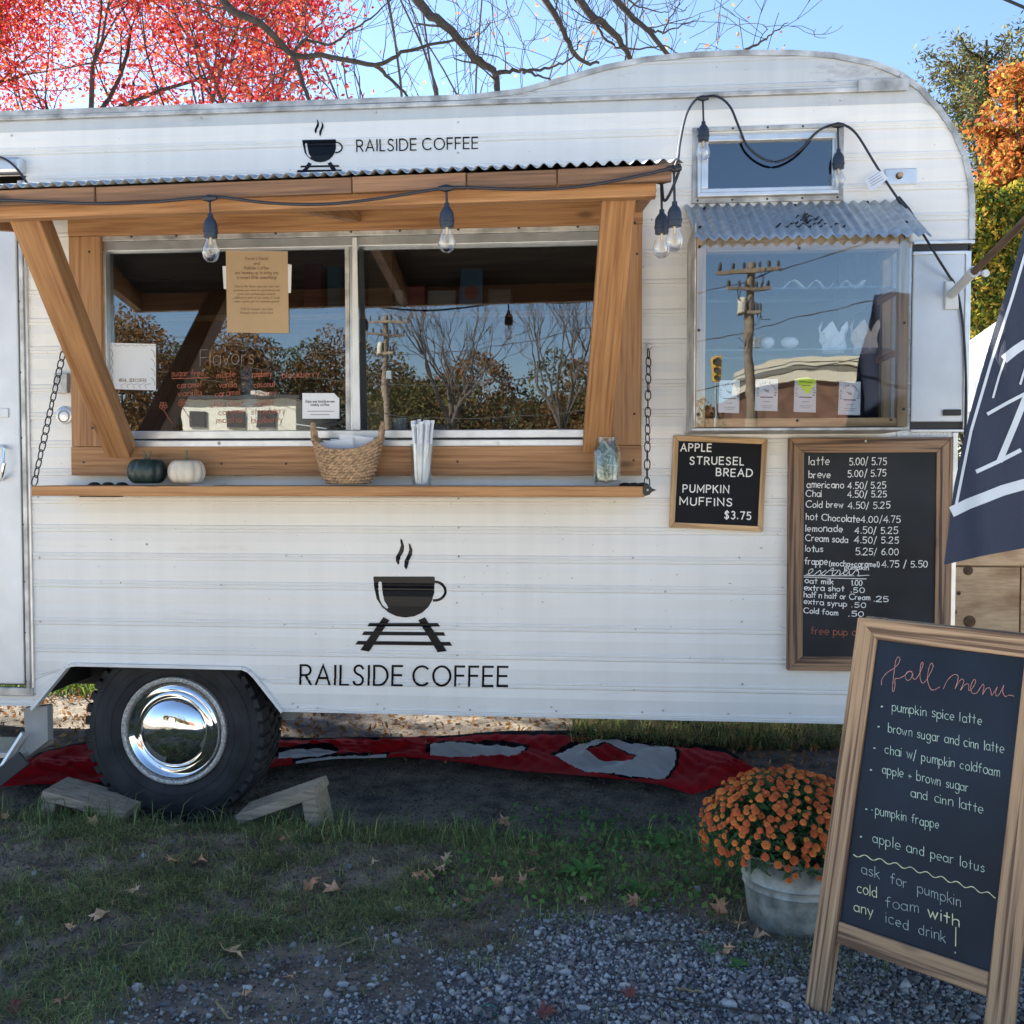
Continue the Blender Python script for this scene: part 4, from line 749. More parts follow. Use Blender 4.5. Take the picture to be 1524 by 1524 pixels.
for x in (bxr - .045, -.9, axl + .05):
    mb = MB(); v = [(x, by + .041, bz0 + .004), (x, by + .041, zu(by) - .014), (x, -.05, zu(-.05) - .014), (x, -.05, 2.15)]
    mb.add(v + [(x + .038, p[1], p[2]) for p in v], [(0, 1, 2, 3), (7, 6, 5, 4), (0, 4, 5, 1), (1, 5, 6, 2), (2, 6, 7, 3), (3, 7, 4, 0)]); mb.build('rafter', M['wy'], AW, .002)
boxpart('ledger', M['wx'], AW, fl, fr_, -.075, -.048, ft + .035, 2.27, .002)
def brace(pxb, wpx, top_px):
    xc = a(pxb, 650, -.05)[0]; hw = wpx; zb_ = a(pxb, 664, -.05)[2]
    p0 = np.array([xc, -.085, zb_ - .012]); p1 = np.array([a(top_px, 312, by + .06)[0], by + .06, bz0 + .05]); d_ = p1 - p0; L = np.linalg.norm(d_); d_ /= L; n_ = np.cross([1, 0, 0], d_)
    mb = MB(); mb.obox((0, 0, L / 2), (1, 0, 0), (0, 1, 0), (0, 0, 1), hw, .036, L / 2)
    o = mb.build('brace', M['wz'], AW, .004, local=True); yv = Vector(np.cross(d_, [1, 0, 0])).normalized(); rot = Matrix((yv.cross(Vector(d_)), yv, Vector(d_))).transposed()
    o.rotation_euler = rot.to_euler(); o.location = Vector(p0) - Vector(AW.location)
mb = MB(); q_ = [(axl + .05, ay + .06, zu(ay + .06) - .016), (axr - .06, ay + .06, zu(ay + .06) - .016), (axr - .06, -.06, zu(-.06) - .016), (axl + .05, -.06, zu(-.06) - .016)]; mb.add(q_ + [(p[0], p[1], p[2] + .006) for p in q_], [(0, 3, 2, 1), (4, 5, 6, 7), (0, 1, 5, 4), (1, 2, 6, 5), (2, 3, 7, 6), (3, 0, 4, 7)]); mb.build('reflection_darkener', M['dark'], AW)  # dark sheet added under the roof to keep its window reflection dark
brace(184, .046, 38); brace(884, .047, 922)
AW.rotation_euler = (0, -math.atan(slope_), 0)
# lower metal awning over the bay
MA = thing('metal_awning', 'small corrugated metal awning with a black printed emblem', 'awning', (0.65, -.2, 2.1))
my = -.35; mxl, mxr = a(1018, 330, -.2)[0] - .005, a(1365, 330, -.2)[0] + .0
mzb, mzf = a(1180, 303, -.01)[2], a(1200, 353, my)[2]
mxl0, mxr0 = a(1018, 305, -.01)[0], a(1343, 297, -.01)[0]; mxl1, mxr1 = a(1034, 357, my)[0], a(1387, 347, my)[0]
mm = corrugated(0, 1, (-.01, mzb), (my, mzf), .0355 / (mxr0 - mxl0), .0062, 8); vv = []
for x, y, z in mm.v:
    t_ = (y + .01) / (my + .01); xa = mxl0 + (mxr0 - mxl0) * x; xb = mxl1 + (mxr1 - mxl1) * x; vv.append((xa + (xb - xa) * t_, y, z))
mm.v = vv; mm.build('corrugated_sheet', M['galv'], MA, sharp=80, thick=.0012)
def on_ma(px, py, q=0):
    d_ = ray(px, py); n_ = np.array([0, mzf - mzb, -(my + .01)]); n_ = n_ / np.linalg.norm(n_); p0 = np.array([0, -.01, mzb + .0068 + .0003 * q]); t_ = ((p0 - CAM) @ n_) / (d_ @ n_); return CAM + d_ * t_
def on_ma_w(px, py, q=0):
    p = on_ma(px, py, q); t_ = (p[1] + .01) / (my + .01); xa, xb = mxl0 + (mxl1 - mxl0) * t_, mxr0 + (mxr1 - mxr0) * t_; u_ = (p[0] - xa) / (xb - xa)
    zz = mzb + (mzf - mzb) * t_ + .0062 * math.sin(2 * math.pi * u_ * (mxr0 - mxl0) / .0355) + .0016 + .0003 * q; return (p[0], p[1], zz)
k_ = Ink(on_ma_w)
for (x0_, x1_, yy) in ((1185, 1222, 321), (1180, 1226, 327), (1195, 1212, 318), (1155, 1259, 332.5)):
    x_ = x0_
    while x_ < x1_ - 4:
        w_ = random.uniform(4, 9); k_.stroke([(x_ + i_, yy - .3 * i_ / 10 + random.uniform(-.4, .4)) for i_ in np.arange(0, w_, 1.5)], 2.0); x_ += w_ + random.uniform(1, 4)
k_.stroke([(1197, 316), (1200, 324)], 4); k_.build('painted_emblem', M['black'], MA)
for px, py in [(1049, 307), (1183, 302), (1291, 299), (1042, 334), (1349, 326)]: p = on_ma_w(px, py); MB().ball(p, .006, .006, .006, 8, 6).build('screw', M['blackm'], MA)

# ---------------------------------------------------------------- counter shelf, chains
SH = thing('counter_shelf', 'long honey coloured wooden counter shelf hung on chains', 'shelf', (-0.9, -.12, 1.2))
sy = -.23; sz1 = 1.211; sz0 = sz1 - .036; sxl, sxr = a(46, 726, sy)[0], a(960, 730, sy)[0]
boxpart('shelf_board', M['wshelf'], SH, sxl, sxr, sy, -.012, sz0, sz1, .004)
def strap(px0, px1, y):                          # black iron strap hinge lying on the board
    x0, x1 = a(px0, 720, y)[0], a(px1, 720, y)[0]; mb = MB().box(x0, x1, y - .008, y + .008, sz1, sz1 + .003)
    for t_ in (0.15, .5, .85): c = x0 + (x1 - x0) * t_; mb.ball((c, y, sz1 + .003), .022, .015, .009, 12, 6)
    return mb.build('strap_hinge', M['blackm'], SH)
strap(132, 190, -.06); strap(925, 962, -.10)
k_ = MB(); c = a(962, 724, sy)[0]; zc2 = (sz0 + sz1) / 2 + .006
pts = [(c - .012, zc2 - .010), (c - .004, zc2 - .020), (c + .010, zc2 - .016), (c + .018, zc2 - .006), (c + .034, zc2), (c + .018, zc2 + .006), (c + .010, zc2 + .016), (c - .004, zc2 + .020), (c - .012, zc2 + .010)]
k_.add([(x, sy - .004, z) for x, z in pts] + [(x, sy + .004, z) for x, z in pts], [tuple(range(9)), tuple(range(17, 8, -1))] + [(i, (i + 1) % 9, 9 + (i + 1) % 9, 9 + i) for i in range(9)]); k_.build('spade_hook', M['blackm'], SH)
MB().ball((c + .004, sy - .006, zc2), .004, .003, .004, 8, 6).build('rivet', M['alu'], SH)
boxpart('underside_bracket', M['blackm'], SH, a(122, 738, -.1)[0], a(180, 738, -.1)[0], -.12, -.08, sz0 - .006, sz0, .001)
def chain(p0, p1, lab, nlink):
    p0, p1 = np.array(p0), np.array(p1); o = thing('hanging_chain', lab, 'chain', tuple(p0), 'black chains holding the counter shelf')
    MB().tube([p0 + np.array([0, .03, 0.0]), p0 + np.array([0, -.01, 0.0])], .003, 8).build('eye_screw', M['alu'], o)
    mb = MB(); mb.tube([p0 + np.array([.011 * math.cos(t_), -.014, .011 * math.sin(t_)]) for t_ in np.linspace(0, 6.283, 15)], .0025, 6, caps=False); mb.build('eye_ring', M['alu'], o)
    st_ = p0 + np.array([0, -.014, -.010]); d_ = p1 - st_; L = np.linalg.norm(d_); d_ /= L; pitch = L / nlink; hl = pitch / 2 + .0035; hw = .0095
    for i in range(nlink):
        c_ = st_ + d_ * pitch * (i + .5); an = (0.25 if i % 2 else 1.15) + .35 * math.sin(i * 2.3); s_ = np.array([math.cos(an), math.sin(an), 0]); s_ = s_ - d_ * (s_ @ d_); s_ /= np.linalg.norm(s_)
        pts_ = []
        for q in range(17):
            t_ = 2 * math.pi * q / 16; ex = math.copysign(abs(math.cos(t_)) ** .8, math.cos(t_)); pts_.append(c_ + s_ * hw * ex + d_ * hl * math.sin(t_))
        MB().tube(pts_, .0022, 6, caps=False).build('link', M['blackm'], o)
cL = a(97, 521, -.012); cR = a(965, 517, -.012)
chain(cL, (a(48, 720, sy)[0], sy + .01, sz1 + .002), 'black iron chain at the left end of the shelf', 16)
chain(cR, (a(963, 720, sy)[0], sy + .01, sz1 - .002), 'black iron chain at the right end of the shelf', 16)

# ---------------------------------------------------------------- things on the counter
def pumpkin(px, w, h, y, mat, lab, stems):
    c = a(px, 720, y); o = thing('pumpkin', lab, 'pumpkin', (c[0], y, sz1), 'little pumpkins on the counter'); n_, m_ = 56, 14; vs = []
    for i in range(m_ + 1):
        ph = math.pi * i / m_
        for j in range(n_):
            th = 2 * math.pi * j / n_; rib = 1 - .10 * abs(math.cos(th * 5.5 * 1.0)) ** 6 if False else 1 - .17 * (1 - abs(math.sin(th * 5)) ** .6)
            r = w / 2 * math.sin(ph) ** .6 * rib; z = h / 2 * (1 + math.cos(ph)) - .012 * math.exp(-(math.sin(ph) / .35) ** 2) * (1 if ph < 1.57 else -1)
            vs.append((c[0] + r * math.cos(th), y + r * math.sin(th), sz1 + max(z, 0) * .98))
    MB().add(vs, [(i * n_ + j, i * n_ + (j + 1) % n_, (i + 1) * n_ + (j + 1) % n_, (i + 1) * n_ + j) for i in range(m_) for j in range(n_)], 0, True).build('gourd', mat, o, sharp=80)
    for sx_, sz_ in stems: MB().tube([(c[0] + sx_ * .2, y, sz1 + h - .014), (c[0] + sx_ * .6, y - .003, sz1 + h + .008), (c[0] + sx_, y - .004, sz1 + h + sz_)], [.008, .005, .0035], 8).build('stem', M['stem'], o)
pumpkin(219, .137, .104, -.13, M['pgreen'], 'small dark green pumpkin on the counter', [(-.012, .022), (.018, .018)])
pumpkin(278, .130, .099, -.13, M['pwhite'], 'small white pumpkin beside the green one', [(.002, .028)])
# basket: woven rows of bumps around an oval boat shape with high ends
by_ = -.125; bc = a(518, 720, by_); BK = thing('wicker_basket', 'woven seagrass basket with loop handles on the counter', 'basket', (bc[0], by_, sz1))
def bpos(u, v):
    th = 2 * math.pi * u; hgt_ = .118 + .052 * abs(math.cos(th)) ** 3; z = v * hgt_; k2 = (v ** .6)
    rx = .066 + .056 * k2; ry = .052 + .032 * k2; return np.array([bc[0] + rx * math.cos(th), by_ + ry * math.sin(th), sz1 + z + .006])
mb = MB(); rows = 12; per = 34
for r_ in range(rows):
    for q in range(per):
        u_ = (q + .5 * (r_ % 2)) / per; p0_, p1_ = bpos(u_, (r_ + .5) / rows), bpos(u_ + 1.0 / per, (r_ + .62) / rows); c_ = (p0_ + p1_) / 2; d_ = p1_ - p0_; L = np.linalg.norm(d_); d_ /= L
        tilt = .35 if r_ % 2 else -.1; d2 = d_ + np.array([0, 0, tilt]); d2 /= np.linalg.norm(d2); o_ = np.array([c_[0] - bc[0], c_[1] - by_, 0]); o_ /= np.linalg.norm(o_)
        mb.tube([c_ - d2 * L * .75, c_ - d2 * L * .3 + o_ * .003, c_ + d2 * L * .3 + o_ * .003, c_ + d2 * L * .75], [.0022, .0062, .0062, .0022], 6)
o = mb.build('weave', M['basket'], BK, sharp=80); o['kind'] = 'stuff'
mb = MB(); vs = [bpos(u_, v_) + np.array([0, 0, 0]) for v_ in np.linspace(0, 1, 6) for u_ in np.linspace(0, 1, 32, endpoint=False)]; mb.add(vs, [(i * 32 + j, i * 32 + (j + 1) % 32, (i + 1) * 32 + (j + 1) % 32, (i + 1) * 32 + j) for i in range(5) for j in range(32)] + [tuple(range(32))], 0, True); mb.build('liner', M['basket'], BK)
MB().tube([bpos(u_, 1.0) for u_ in np.linspace(0, 1, 60)], .005, 8, caps=False).build('rim_band', M['basket'], BK)
for s_ in (-1, 1):
    for off in (0, ):
        e = bpos(0 if s_ > 0 else .5, 1.0); MB().tube([e + np.array([s_ * -.004, -.026, -.02]), e + np.array([s_ * .000, -.020, .020]), e + np.array([s_ * .003, -.008, .042]), e + np.array([s_ * .003, .008, .042]), e + np.array([s_ * .0, .020, .020]), e + np.array([-s_ * .004, .026, -.02])], [.007] * 6, 8).build('handle', M['basket'], BK)
for i, (x_, rz, tz) in enumerate(((-.03, .14, .15), (.025, -.1, .165), (.0, .05, .158))):
    o = thing('paper_napkin', ['pale folded napkin leaning in the basket, left one', 'pale folded napkin standing highest in the basket', 'pale folded napkin in the middle of the basket'][i], 'napkin', (bc[0] + x_, by_, sz1 + .03), 'folded napkins in the basket')
    mb = MB(); mb.obox((bc[0] + x_, by_ + .012 * (i - 1), sz1 + .03 + tz / 2 - .02), (math.cos(rz), 0, math.sin(rz)), (0, 1, 0), (-math.sin(rz), 0, math.cos(rz)), .062, .0015, tz / 2); mb.build('sheet', M['paper'], o)
# straws in a clear tumbler
jc = a(628, 722, -.13); jx_, jy_ = jc[0], -.13
TB = thing('clear_tumbler', 'clear tumbler packed with paper wrapped straws', 'tumbler', (jx_, jy_, sz1)); MB().lathe([(0, sz1 + .003), (.030, sz1 + .003), (.032, sz1 + .006), (.040, sz1 + .145), (.0415, sz1 + .145), (.034, sz1 + .001), (0, sz1 + .001)], (jx_, jy_, 0), 32).build('tumbler_wall', M['jar'], TB)
for i in range(17):
    an = i * 2.4; r0_ = .022 * math.sqrt((i + .5) / 17); r1_ = r0_ * 1.75 + .004; h_ = .212 + random.uniform(-.012, .014)
    b_ = (jx_ + r0_ * math.cos(an), jy_ + r0_ * math.sin(an), sz1 + .006); t_ = (jx_ + r1_ * math.cos(an + .25), jy_ + r1_ * math.sin(an + .25), sz1 + h_)
    o = thing('wrapped_straw', 'pale paper wrapped straw standing in the clear tumbler', 'straw', b_, 'wrapped straws in the tumbler')
    MB().tube([b_, t_], .0052, 8).build('wrapper', M['straww'], o); tn = np.array(t_); MB().obox(tn + np.array([0, 0, .003]), (1, 0, 0), (0, 1, 0), (0, 0, 1), .0065, .001, .006).build('wrapper_end', M['straww'], o)
# tip jar
tc_ = a(903, 722, -.15); tx_, ty_ = tc_[0], -.15
TJ = thing('tip_jar', 'square shouldered glass jar stuffed with banknotes', 'jar', (tx_, ty_, sz1))
MB().lathe([(0, sz1 + .003), (.040, sz1 + .003), (.046, sz1 + .012), (.048, sz1 + .03), (.048, sz1 + .115), (.042, sz1 + .135), (.037, sz1 + .142), (.037, sz1 + .158), (.040, sz1 + .160), (.0395, sz1 + .166), (.036, sz1 + .166), (.034, sz1 + .14), (.044, sz1 + .115), (.044, sz1 + .02), (0, sz1 + .008)], (tx_, ty_, 0), 36).build('jar_glass', M['jar'], TJ)
for i in range(14):
    an = -1.57 + (i % 5 - 2) * .62 + random.uniform(-.2, .2) if i < 11 else random.uniform(0, 6.28); tl = random.uniform(-1.1, 1.1); cz = sz1 + .030 + .0085 * i; rr = .0385 - .0011 * (i % 6) - (.004 if i > 10 else 0); hl, hh = .030, .017
    o = thing('banknote', 'crumpled green banknote inside the tip jar', 'banknote', (tx_, ty_, sz1 + .02), 'banknotes in the tip jar')
    for nm, m_, ss, dr_ in (('note', M['bill_paper'], 1.0, 0), ('note_print', M['bill'], .78, .0007)):
        mb = MB(); vs = []
        for q in range(7):
            for w_ in (-1, 1):
                u_ = (-1 + q / 3) * hl * ss; v_ = w_ * hh * ss; lu = u_ * math.cos(tl) - v_ * math.sin(tl); lv = u_ * math.sin(tl) + v_ * math.cos(tl); r_ = rr + dr_ + .0015 * math.sin(q * 1.9 + i)
                vs.append((tx_ + r_ * math.cos(an + lu / rr), ty_ + r_ * math.sin(an + lu / rr), min(max(cz + lv, sz1 + .012), sz1 + .165)))
        mb.add(vs, [(2 * q, 2 * q + 2, 2 * q + 3, 2 * q + 1) for q in range(6)], 0, True); mb.build(nm, m_, o)
o = thing('paper_sheet', 'white paper lying flat beside the white pumpkin', 'paper', (a(315, 720, -.1)[0], -.1, sz1)); boxpart('sheet', M['paper'], o, a(296, 720, -.1)[0], a(332, 720, -.1)[0], -.18, -.06, sz1 + .001, sz1 + .003, 0)
o = thing('wooden_stirrer', 'thin white stirrer resting on the window sill', 'stirrer', tuple(a(465, 634, -.03))); MB().tube([a(440, 631, -.036), a(486, 638, -.036)], .0022, 6).build('stick', M['trim'], o)

# ---------------------------------------------------------------- papers and marker writing on the window
def sheet(px, name, lab, cat, mat, y, group=None):
    p = [a(x, yy, y) for x, yy in px]; o = thing(name, lab, cat, tuple(p[0]), group); q = [v_ + np.array([0, .0004, 0]) for v_ in p]; n_ = len(p)
    mb = MB(); mb.add(p + q, [tuple(range(n_ - 1, -1, -1)), tuple(range(n_, 2 * n_))] + [(i, (i + 1) % n_, n_ + (i + 1) % n_, n_ + i) for i in range(n_)]); mb.build('sheet', mat, o); return o
pin = lambda y: (lambda x, yy, q: tuple(at(x, yy, y - .0003 - .0001 * q)))
o = sheet([(162, 510), (232, 512), (232, 581), (165, 579)], 'taped_poster', 'white taped sheet with wave border and an at sign handle', 'poster', M['paper'], .0005)
k_ = Ink(pin(.0005)); k_.text('@RAIL_SIDECOFFEE', (177, 568), (218, 568.5), 4.6, .8)
for i in range(5): k_.stroke(cr_spline([(170 + i * 13, 512.5), (174 + i * 13, 515), (181 + i * 13, 514)]), .7); k_.stroke(cr_spline([(182 + i * 9, 578), (180 + i * 9, 573), (188 + i * 9, 571)]), .7)
for i in range(4): k_.stroke(cr_spline([(225, 520 + i * 14), (229, 524 + i * 14), (230.5, 532 + i * 14)]), .8); k_.stroke(cr_spline([(165, 520 + i * 13), (168, 526 + i * 13), (166, 532 + i * 13)]), .8)
k_.build('print', M['greymark'], o)
o = sheet([(336, 373), (428, 374), (430, 496), (338, 495)], 'kraft_notice', 'brown kraft paper notice taped high on the left pane', 'notice', M['kraft'], .0015)
k_ = Ink(pin(.0015)); yy = 387
for ln, w_, h_ in (("Porter's Florist", 34, 4.6), ('and', 9, 4.6), ('Railside Coffee', 36, 4.6), ('are teaming up to bring you', 64, 4.6), ('a sweet little something!', 58, 4.6), ('', 0, 0), ('Stop by the flower shop next door and', 66, 3), ('purchase your roses for early blooms and', 68, 3), ('prove your purchase plus favorite', 56, 3), ('celebratory date at our window. It would', 68, 3), ('make a great gift for someone special!', 66, 3), ('', 0, 0), ('12.50 for bouquets and stems', 48, 3), ('Bouquets prices will be listed', 48, 3)):
    if ln: k_.text(''.join(c_ for c_ in ln if c_ in GL or c_ == ' '), (382 - w_ / 2, yy), (382 + w_ / 2, yy), h_, .5 if h_ < 4 else .7)
    yy += 7 if h_ > 4 else 5.6
k_.build('print', M['inkb'], o)
for q in ([(331, 396), (337, 396), (337, 430), (333, 430)], [(428, 393), (434, 394), (433, 436), (429, 436)]):
    o2 = Ink(pin(.0020)); o2.poly([q]); o2.build('tape', M['paper'], o)
o = sheet([(450, 585), (497, 585), (505, 593), (505, 623), (450, 623)], 'small_notice', 'small white notice with a cut corner low on the left pane', 'notice', M['paper'], .001)
k_ = Ink(pin(.001)); k_.text('Enjoy your local brew now', (455, 599), (498, 599), 3.6, .6); k_.text('weekly coffee', (462, 604), (490, 604), 3.6, .6); k_.stroke([(458, 612), (497, 612)], .8); k_.stroke([(462, 617), (490, 617)], .8); k_.build('print', M['ink'], o)
o = sheet([(357, 548), (375, 549), (385, 628), (366, 629)], 'blue_leaflet', 'narrow blue leaflet leaning inside the left pane', 'leaflet', M['box_blue'], .02)
k_ = Ink(pin(.003)); R_, G_ = 0, 1
k3_ = Ink(pin(.003)); k3_.text('Flavors', (298, 545), (378, 541), 24, .7, jit=.4); k3_.build('marker_heading', M['greymark'], SW)
for t_, x0_, y0_, x1_, y1_ in (('sugar free', 255, 560, 303, 559), ('caramel', 264, 578, 299, 576), ('vanilla', 265, 590, 300, 588), ('maple', 323, 563, 350, 560), ('vanilla', 326, 577, 352, 576), ('caramel', 320, 591, 357, 587), ('white choc', 312, 607, 362, 604), ('caramel', 325, 618, 366, 615), ('mocha', 322, 630, 360, 628), ('raspberry', 376, 561, 404, 560), ('blackberry', 420, 563, 475, 560), ('coconut', 378, 577, 410, 575), ('honey', 380, 590, 412, 588), ('vanilla', 378, 606, 405, 602), ('strawberry', 374, 617, 424, 615), ('blueberry', 374, 630, 420, 628)):
    k2_ = Ink(pin(.003)); k2_.text(t_, (x0_, y0_), (x1_, y1_), 9, .7, jit=.35); k2_.build('marker_word', M['redmark'], SW)
k3_ = Ink(pin(.003)); k3_.stroke([(256, 563.5), (312, 562)], .8); k3_.build('marker_underline', M['redmark'], SW)
for cx_, cy_ in ((243, 604), (271, 600)):
    k_ = Ink(pin(.003))
    for i in range(5): an = i * 1.257 + .3; k_.stroke([(cx_ + 3.6 * math.cos(an) + 2.4 * math.cos(t_), cy_ + 3.6 * math.sin(an) + 2.4 * math.sin(t_)) for t_ in np.linspace(0, 6.28, 9)], .7)
    k_.stroke(cr_spline([(cx_ + 1, cy_ + 7), (cx_ + 8, cy_ + 18), (cx_ + 14, cy_ + 26)]), .7); k_.build('marker_flower', M['redmark'], SW)

# ---------------------------------------------------------------- boards on the wall
def framed(name, lab, cat, corners, fw, y, thickn, mx_, mz_, mface, bev=.003):
    """a framed board hung on the wall: local axes from its measured corners (TL,TR,BL)"""
    TL, TRr, BL = [a(x, yy, y) for x, yy in corners]; ux = TRr - TL; W_ = np.linalg.norm(ux); ux /= W_; H_ = abs(TL[2] - BL[2]); H_ = np.linalg.norm(TL - BL); ang = math.atan2(-(TL - BL)[0], (TL - BL)[2])
    ang = (ang + math.atan2(ux[2], ux[0])) / 2
    o = thing(name, lab, cat, tuple(BL)); o.rotation_euler = (0, -ang, 0)
    def bp(nm, m_, x0, x1, y0, y1, z0, z1, b=bev):
        return MB().box(x0, x1, y0, y1, z0, z1).build(nm, m_, o, b, local=True)
    bp('face_board', mface, fw * .6, W_ - fw * .6, .006, .012, fw * .6, H_ - fw * .6, 0)
    def mitre(nm, m_, q):
        mb = MB(); mb.add([(x, 0, z) for x, z in q] + [(x, thickn, z) for x, z in q], [(0, 1, 2, 3), (7, 6, 5, 4), (0, 4, 5, 1), (1, 5, 6, 2), (2, 6, 7, 3), (3, 7, 4, 0)]); mb.build(nm, m_, o, bev * .5, local=True)
    g = .0004
    mitre('frame_rail', mx_, [(g, 0), (W_ - g, 0), (W_ - fw, fw - g), (fw, fw - g)]); mitre('frame_rail', mx_, [(fw, H_ - fw + g), (W_ - fw, H_ - fw + g), (W_ - g, H_), (g, H_)])
    mitre('frame_stile', mz_, [(0, g), (fw - g, fw), (fw - g, H_ - fw), (0, H_ - g)]); mitre('frame_stile', mz_, [(W_ - fw + g, fw), (W_, g), (W_, H_ - g), (W_ - fw + g, H_ - fw)])
    bpy.context.view_layer.update(); inv = np.array(Matrix.Rotation(ang, 3, 'Y'))
    BLa = np.array(BL)
    def plane(px, py, q=0, yl=.0045):
        d_ = ray(px, py); t_ = (y + .006 - CAM[1]) / d_[1]; P = CAM + d_ * t_; l_ = inv @ (P - BLa); return (l_[0], yl - .0003 * q, l_[2])
    return o, plane, W_, H_
LB, lpl, LW, LH = framed('letter_board', 'small oak framed black felt letter board hung on the siding', 'letter board', [(1003, 648), (1143, 653), (996, 785)], .019, -.026, .02, M['pinex'], M['pinez'], M['felt'])
z_ = .022
while z_ < LH - .022:
    MB().box(.020, LW - .020, .0035, .006, z_, z_ + .0032).build('felt_groove', M['felt'], LB, 0, local=True); z_ += .0062
pz = lambda x, y: (960 + x / 2.702, 620 + y / 2.702)
for t_, x0_, x1_, b_, b2 in (('APPLE', 141, 267, 138, 141), ('STRUESEL', 178, 397, 191, 195), ('BREAD', 284, 432, 238, 241), ('PUMPKIN', 150, 337, 304, 306), ('MUFFINS', 138, 350, 354, 359), ('$3.75', 317, 426, 410, 413)):
    x = 0; tot = sum(glyph(c_)[0] + 3.6 for c_ in t_) - 3.6; p0_, p1_ = np.array(pz(x0_ + 2, b_)), np.array(pz(x1_ - 2, b2)); e_ = (p1_ - p0_) / tot
    for c_ in t_:
        k_ = Ink(lambda X_, Y_, q: lpl(X_, Y_, q, .0015)); gw, stt = glyph(c_)
        jy = random.uniform(-.5, .5); js = random.uniform(-.03, .03)
        for q in stt: k_.stroke([p0_ + e_ * (x + v_[0]) + np.array([.04 + js, -1.0]) * (v_[1] * 1.08) + np.array([0, jy]) for v_ in q], 1.75)
        k_.build('letter', M['letterw'], LB, local=True); x += gw + 3.6
CB, cpl, CW, CH = framed('menu_board', 'tall chalk price menu in a dark charred wood frame on the siding', 'menu board', [(1175, 652), (1418.5, 650), (1172, 998)], .052, -.034, .028, M['charx'], M['charz'], M['chalk'])
k_ = Ink(lambda X_, Y_, q: cpl(X_, Y_, q), .3); pc = lambda x, y: (1160 + x / 4.118, 640 + y / 4.118)
menu = [('latte', 180, 303, 213, 213, 12), ('5.00/ 5.75', 428, 655, 215, 212, 10.5), ('breve', 178, 312, 293, 293, 10.5), ('5.00/ 5.75', 418, 652, 289, 281, 10), ('americano', 168, 392, 352, 356, 10), ('4.50/ 5.25', 420, 650, 361, 357, 9.5), ('Chai', 163, 257, 408, 408, 9.5), ('4.50/ 5.25', 417, 655, 414, 411, 9.5),
        ('Cold brew', 162, 388, 475, 474, 9.5), ('4.50/ 5.25', 420, 675, 482, 480, 9.5), ('hot Chocolate', 163, 490, 549, 566, 10), ('4.00/4.75', 500, 740, 568, 566, 9.5), ('lemonade', 160, 385, 620, 624, 10), ('4.50/ 5.25', 463, 722, 635, 634, 9.5), ('Cream soda', 158, 420, 678, 691, 9.5), ('4.50/ 5.25', 460, 730, 693, 693, 9.5),
        ('lotus', 157, 267, 743, 747, 9.5), ('5.25/ 6.00', 465, 728, 765, 765, 9.5), ('frappe', 155, 292, 822, 826, 10), ('(mocha+caramel)', 305, 612, 832, 838, 8), ('4.75 / 5.50', 628, 905, 842, 840, 9.5), ('pumpkin', 398, 545, 853, 857, 6.5), ('oat milk', 155, 330, 937, 945, 7.8), ('1.00', 440, 505, 951, 952, 7.4),
        ('extra shot', 150, 395, 981, 988, 7.8), ('.50', 437, 520, 994, 997, 7.4), ('half n half or Cream', 150, 553, 1024, 1042, 7.8), ('.25', 578, 665, 1050, 1053, 7.4), ('extra syrup', 150, 410, 1064, 1082, 7.8), ('.50', 442, 528, 1086, 1088, 7.4), ('Cold foam', 148, 358, 1119, 1135, 7.8), ('.50', 424, 515, 1142, 1142, 7.4)]
for t_, x0_, x1_, y0_, y1_, h_ in menu:
    k_ = Ink(lambda X_, Y_, q: cpl(X_, Y_, q), .3); k_.text(t_, pc(x0_, y0_), pc(x1_, y1_), h_, 1.2, jit=.6, up=(.03, -1)); k_.build('chalk_writing', M['white'], CB, local=True)
k_ = Ink(lambda X_, Y_, q: cpl(X_, Y_, q), .3)
ex = [(163, 885), (185, 880), (205, 862), (200, 850), (180, 862), (180, 885), (205, 890), (235, 868), (250, 860), (255, 880), (270, 890), (290, 870)]
k_.stroke([pc(*p) for p in cr_spline(ex)], 1.0); k_.stroke([pc(*p) for p in cr_spline([(285, 858), (262, 875), (240, 890)])], 1.0); k_.stroke([pc(*p) for p in cr_spline([(290, 872), (330, 845), (322, 888), (345, 880), (362, 858), (372, 868), (368, 886), (390, 875), (415, 860), (398, 862), (392, 882), (410, 886), (428, 862), (428, 886), (448, 882), (470, 856), (485, 872), (478, 892), (455, 895), (548, 889)])], 1.0); k_.stroke([pc(312, 862), pc(352, 858)], .9)
k_.stroke([pc(150, 893), pc(455, 893)], 1.0); k_.stroke([pc(150, 902), pc(530, 912)], 1.1)
k_.build('chalk_writing', M['white'], CB, local=True)
k_ = Ink(lambda X_, Y_, q: cpl(X_, Y_, q), .3); k_.text('free pup cups', pc(192, 1250), pc(560, 1262), 11, .9, jit=.4); k_.build('chalk_writing', M['redmark'], CB, local=True)
MB().ball((CW * .47, -.003, CH - .012), .004, .004, .006, 8, 6).build('nail', M['alu'], CB, local=True)

# ---------------------------------------------------------------- A-frame sign
phi, lean = -.705, .264; ES = thing('sandwich_board', 'wooden A frame chalkboard with the fall menu standing on gravel', 'sandwich board', (.48, -1.207, 0.0)); ES.rotation_euler = (-lean, 0, phi)
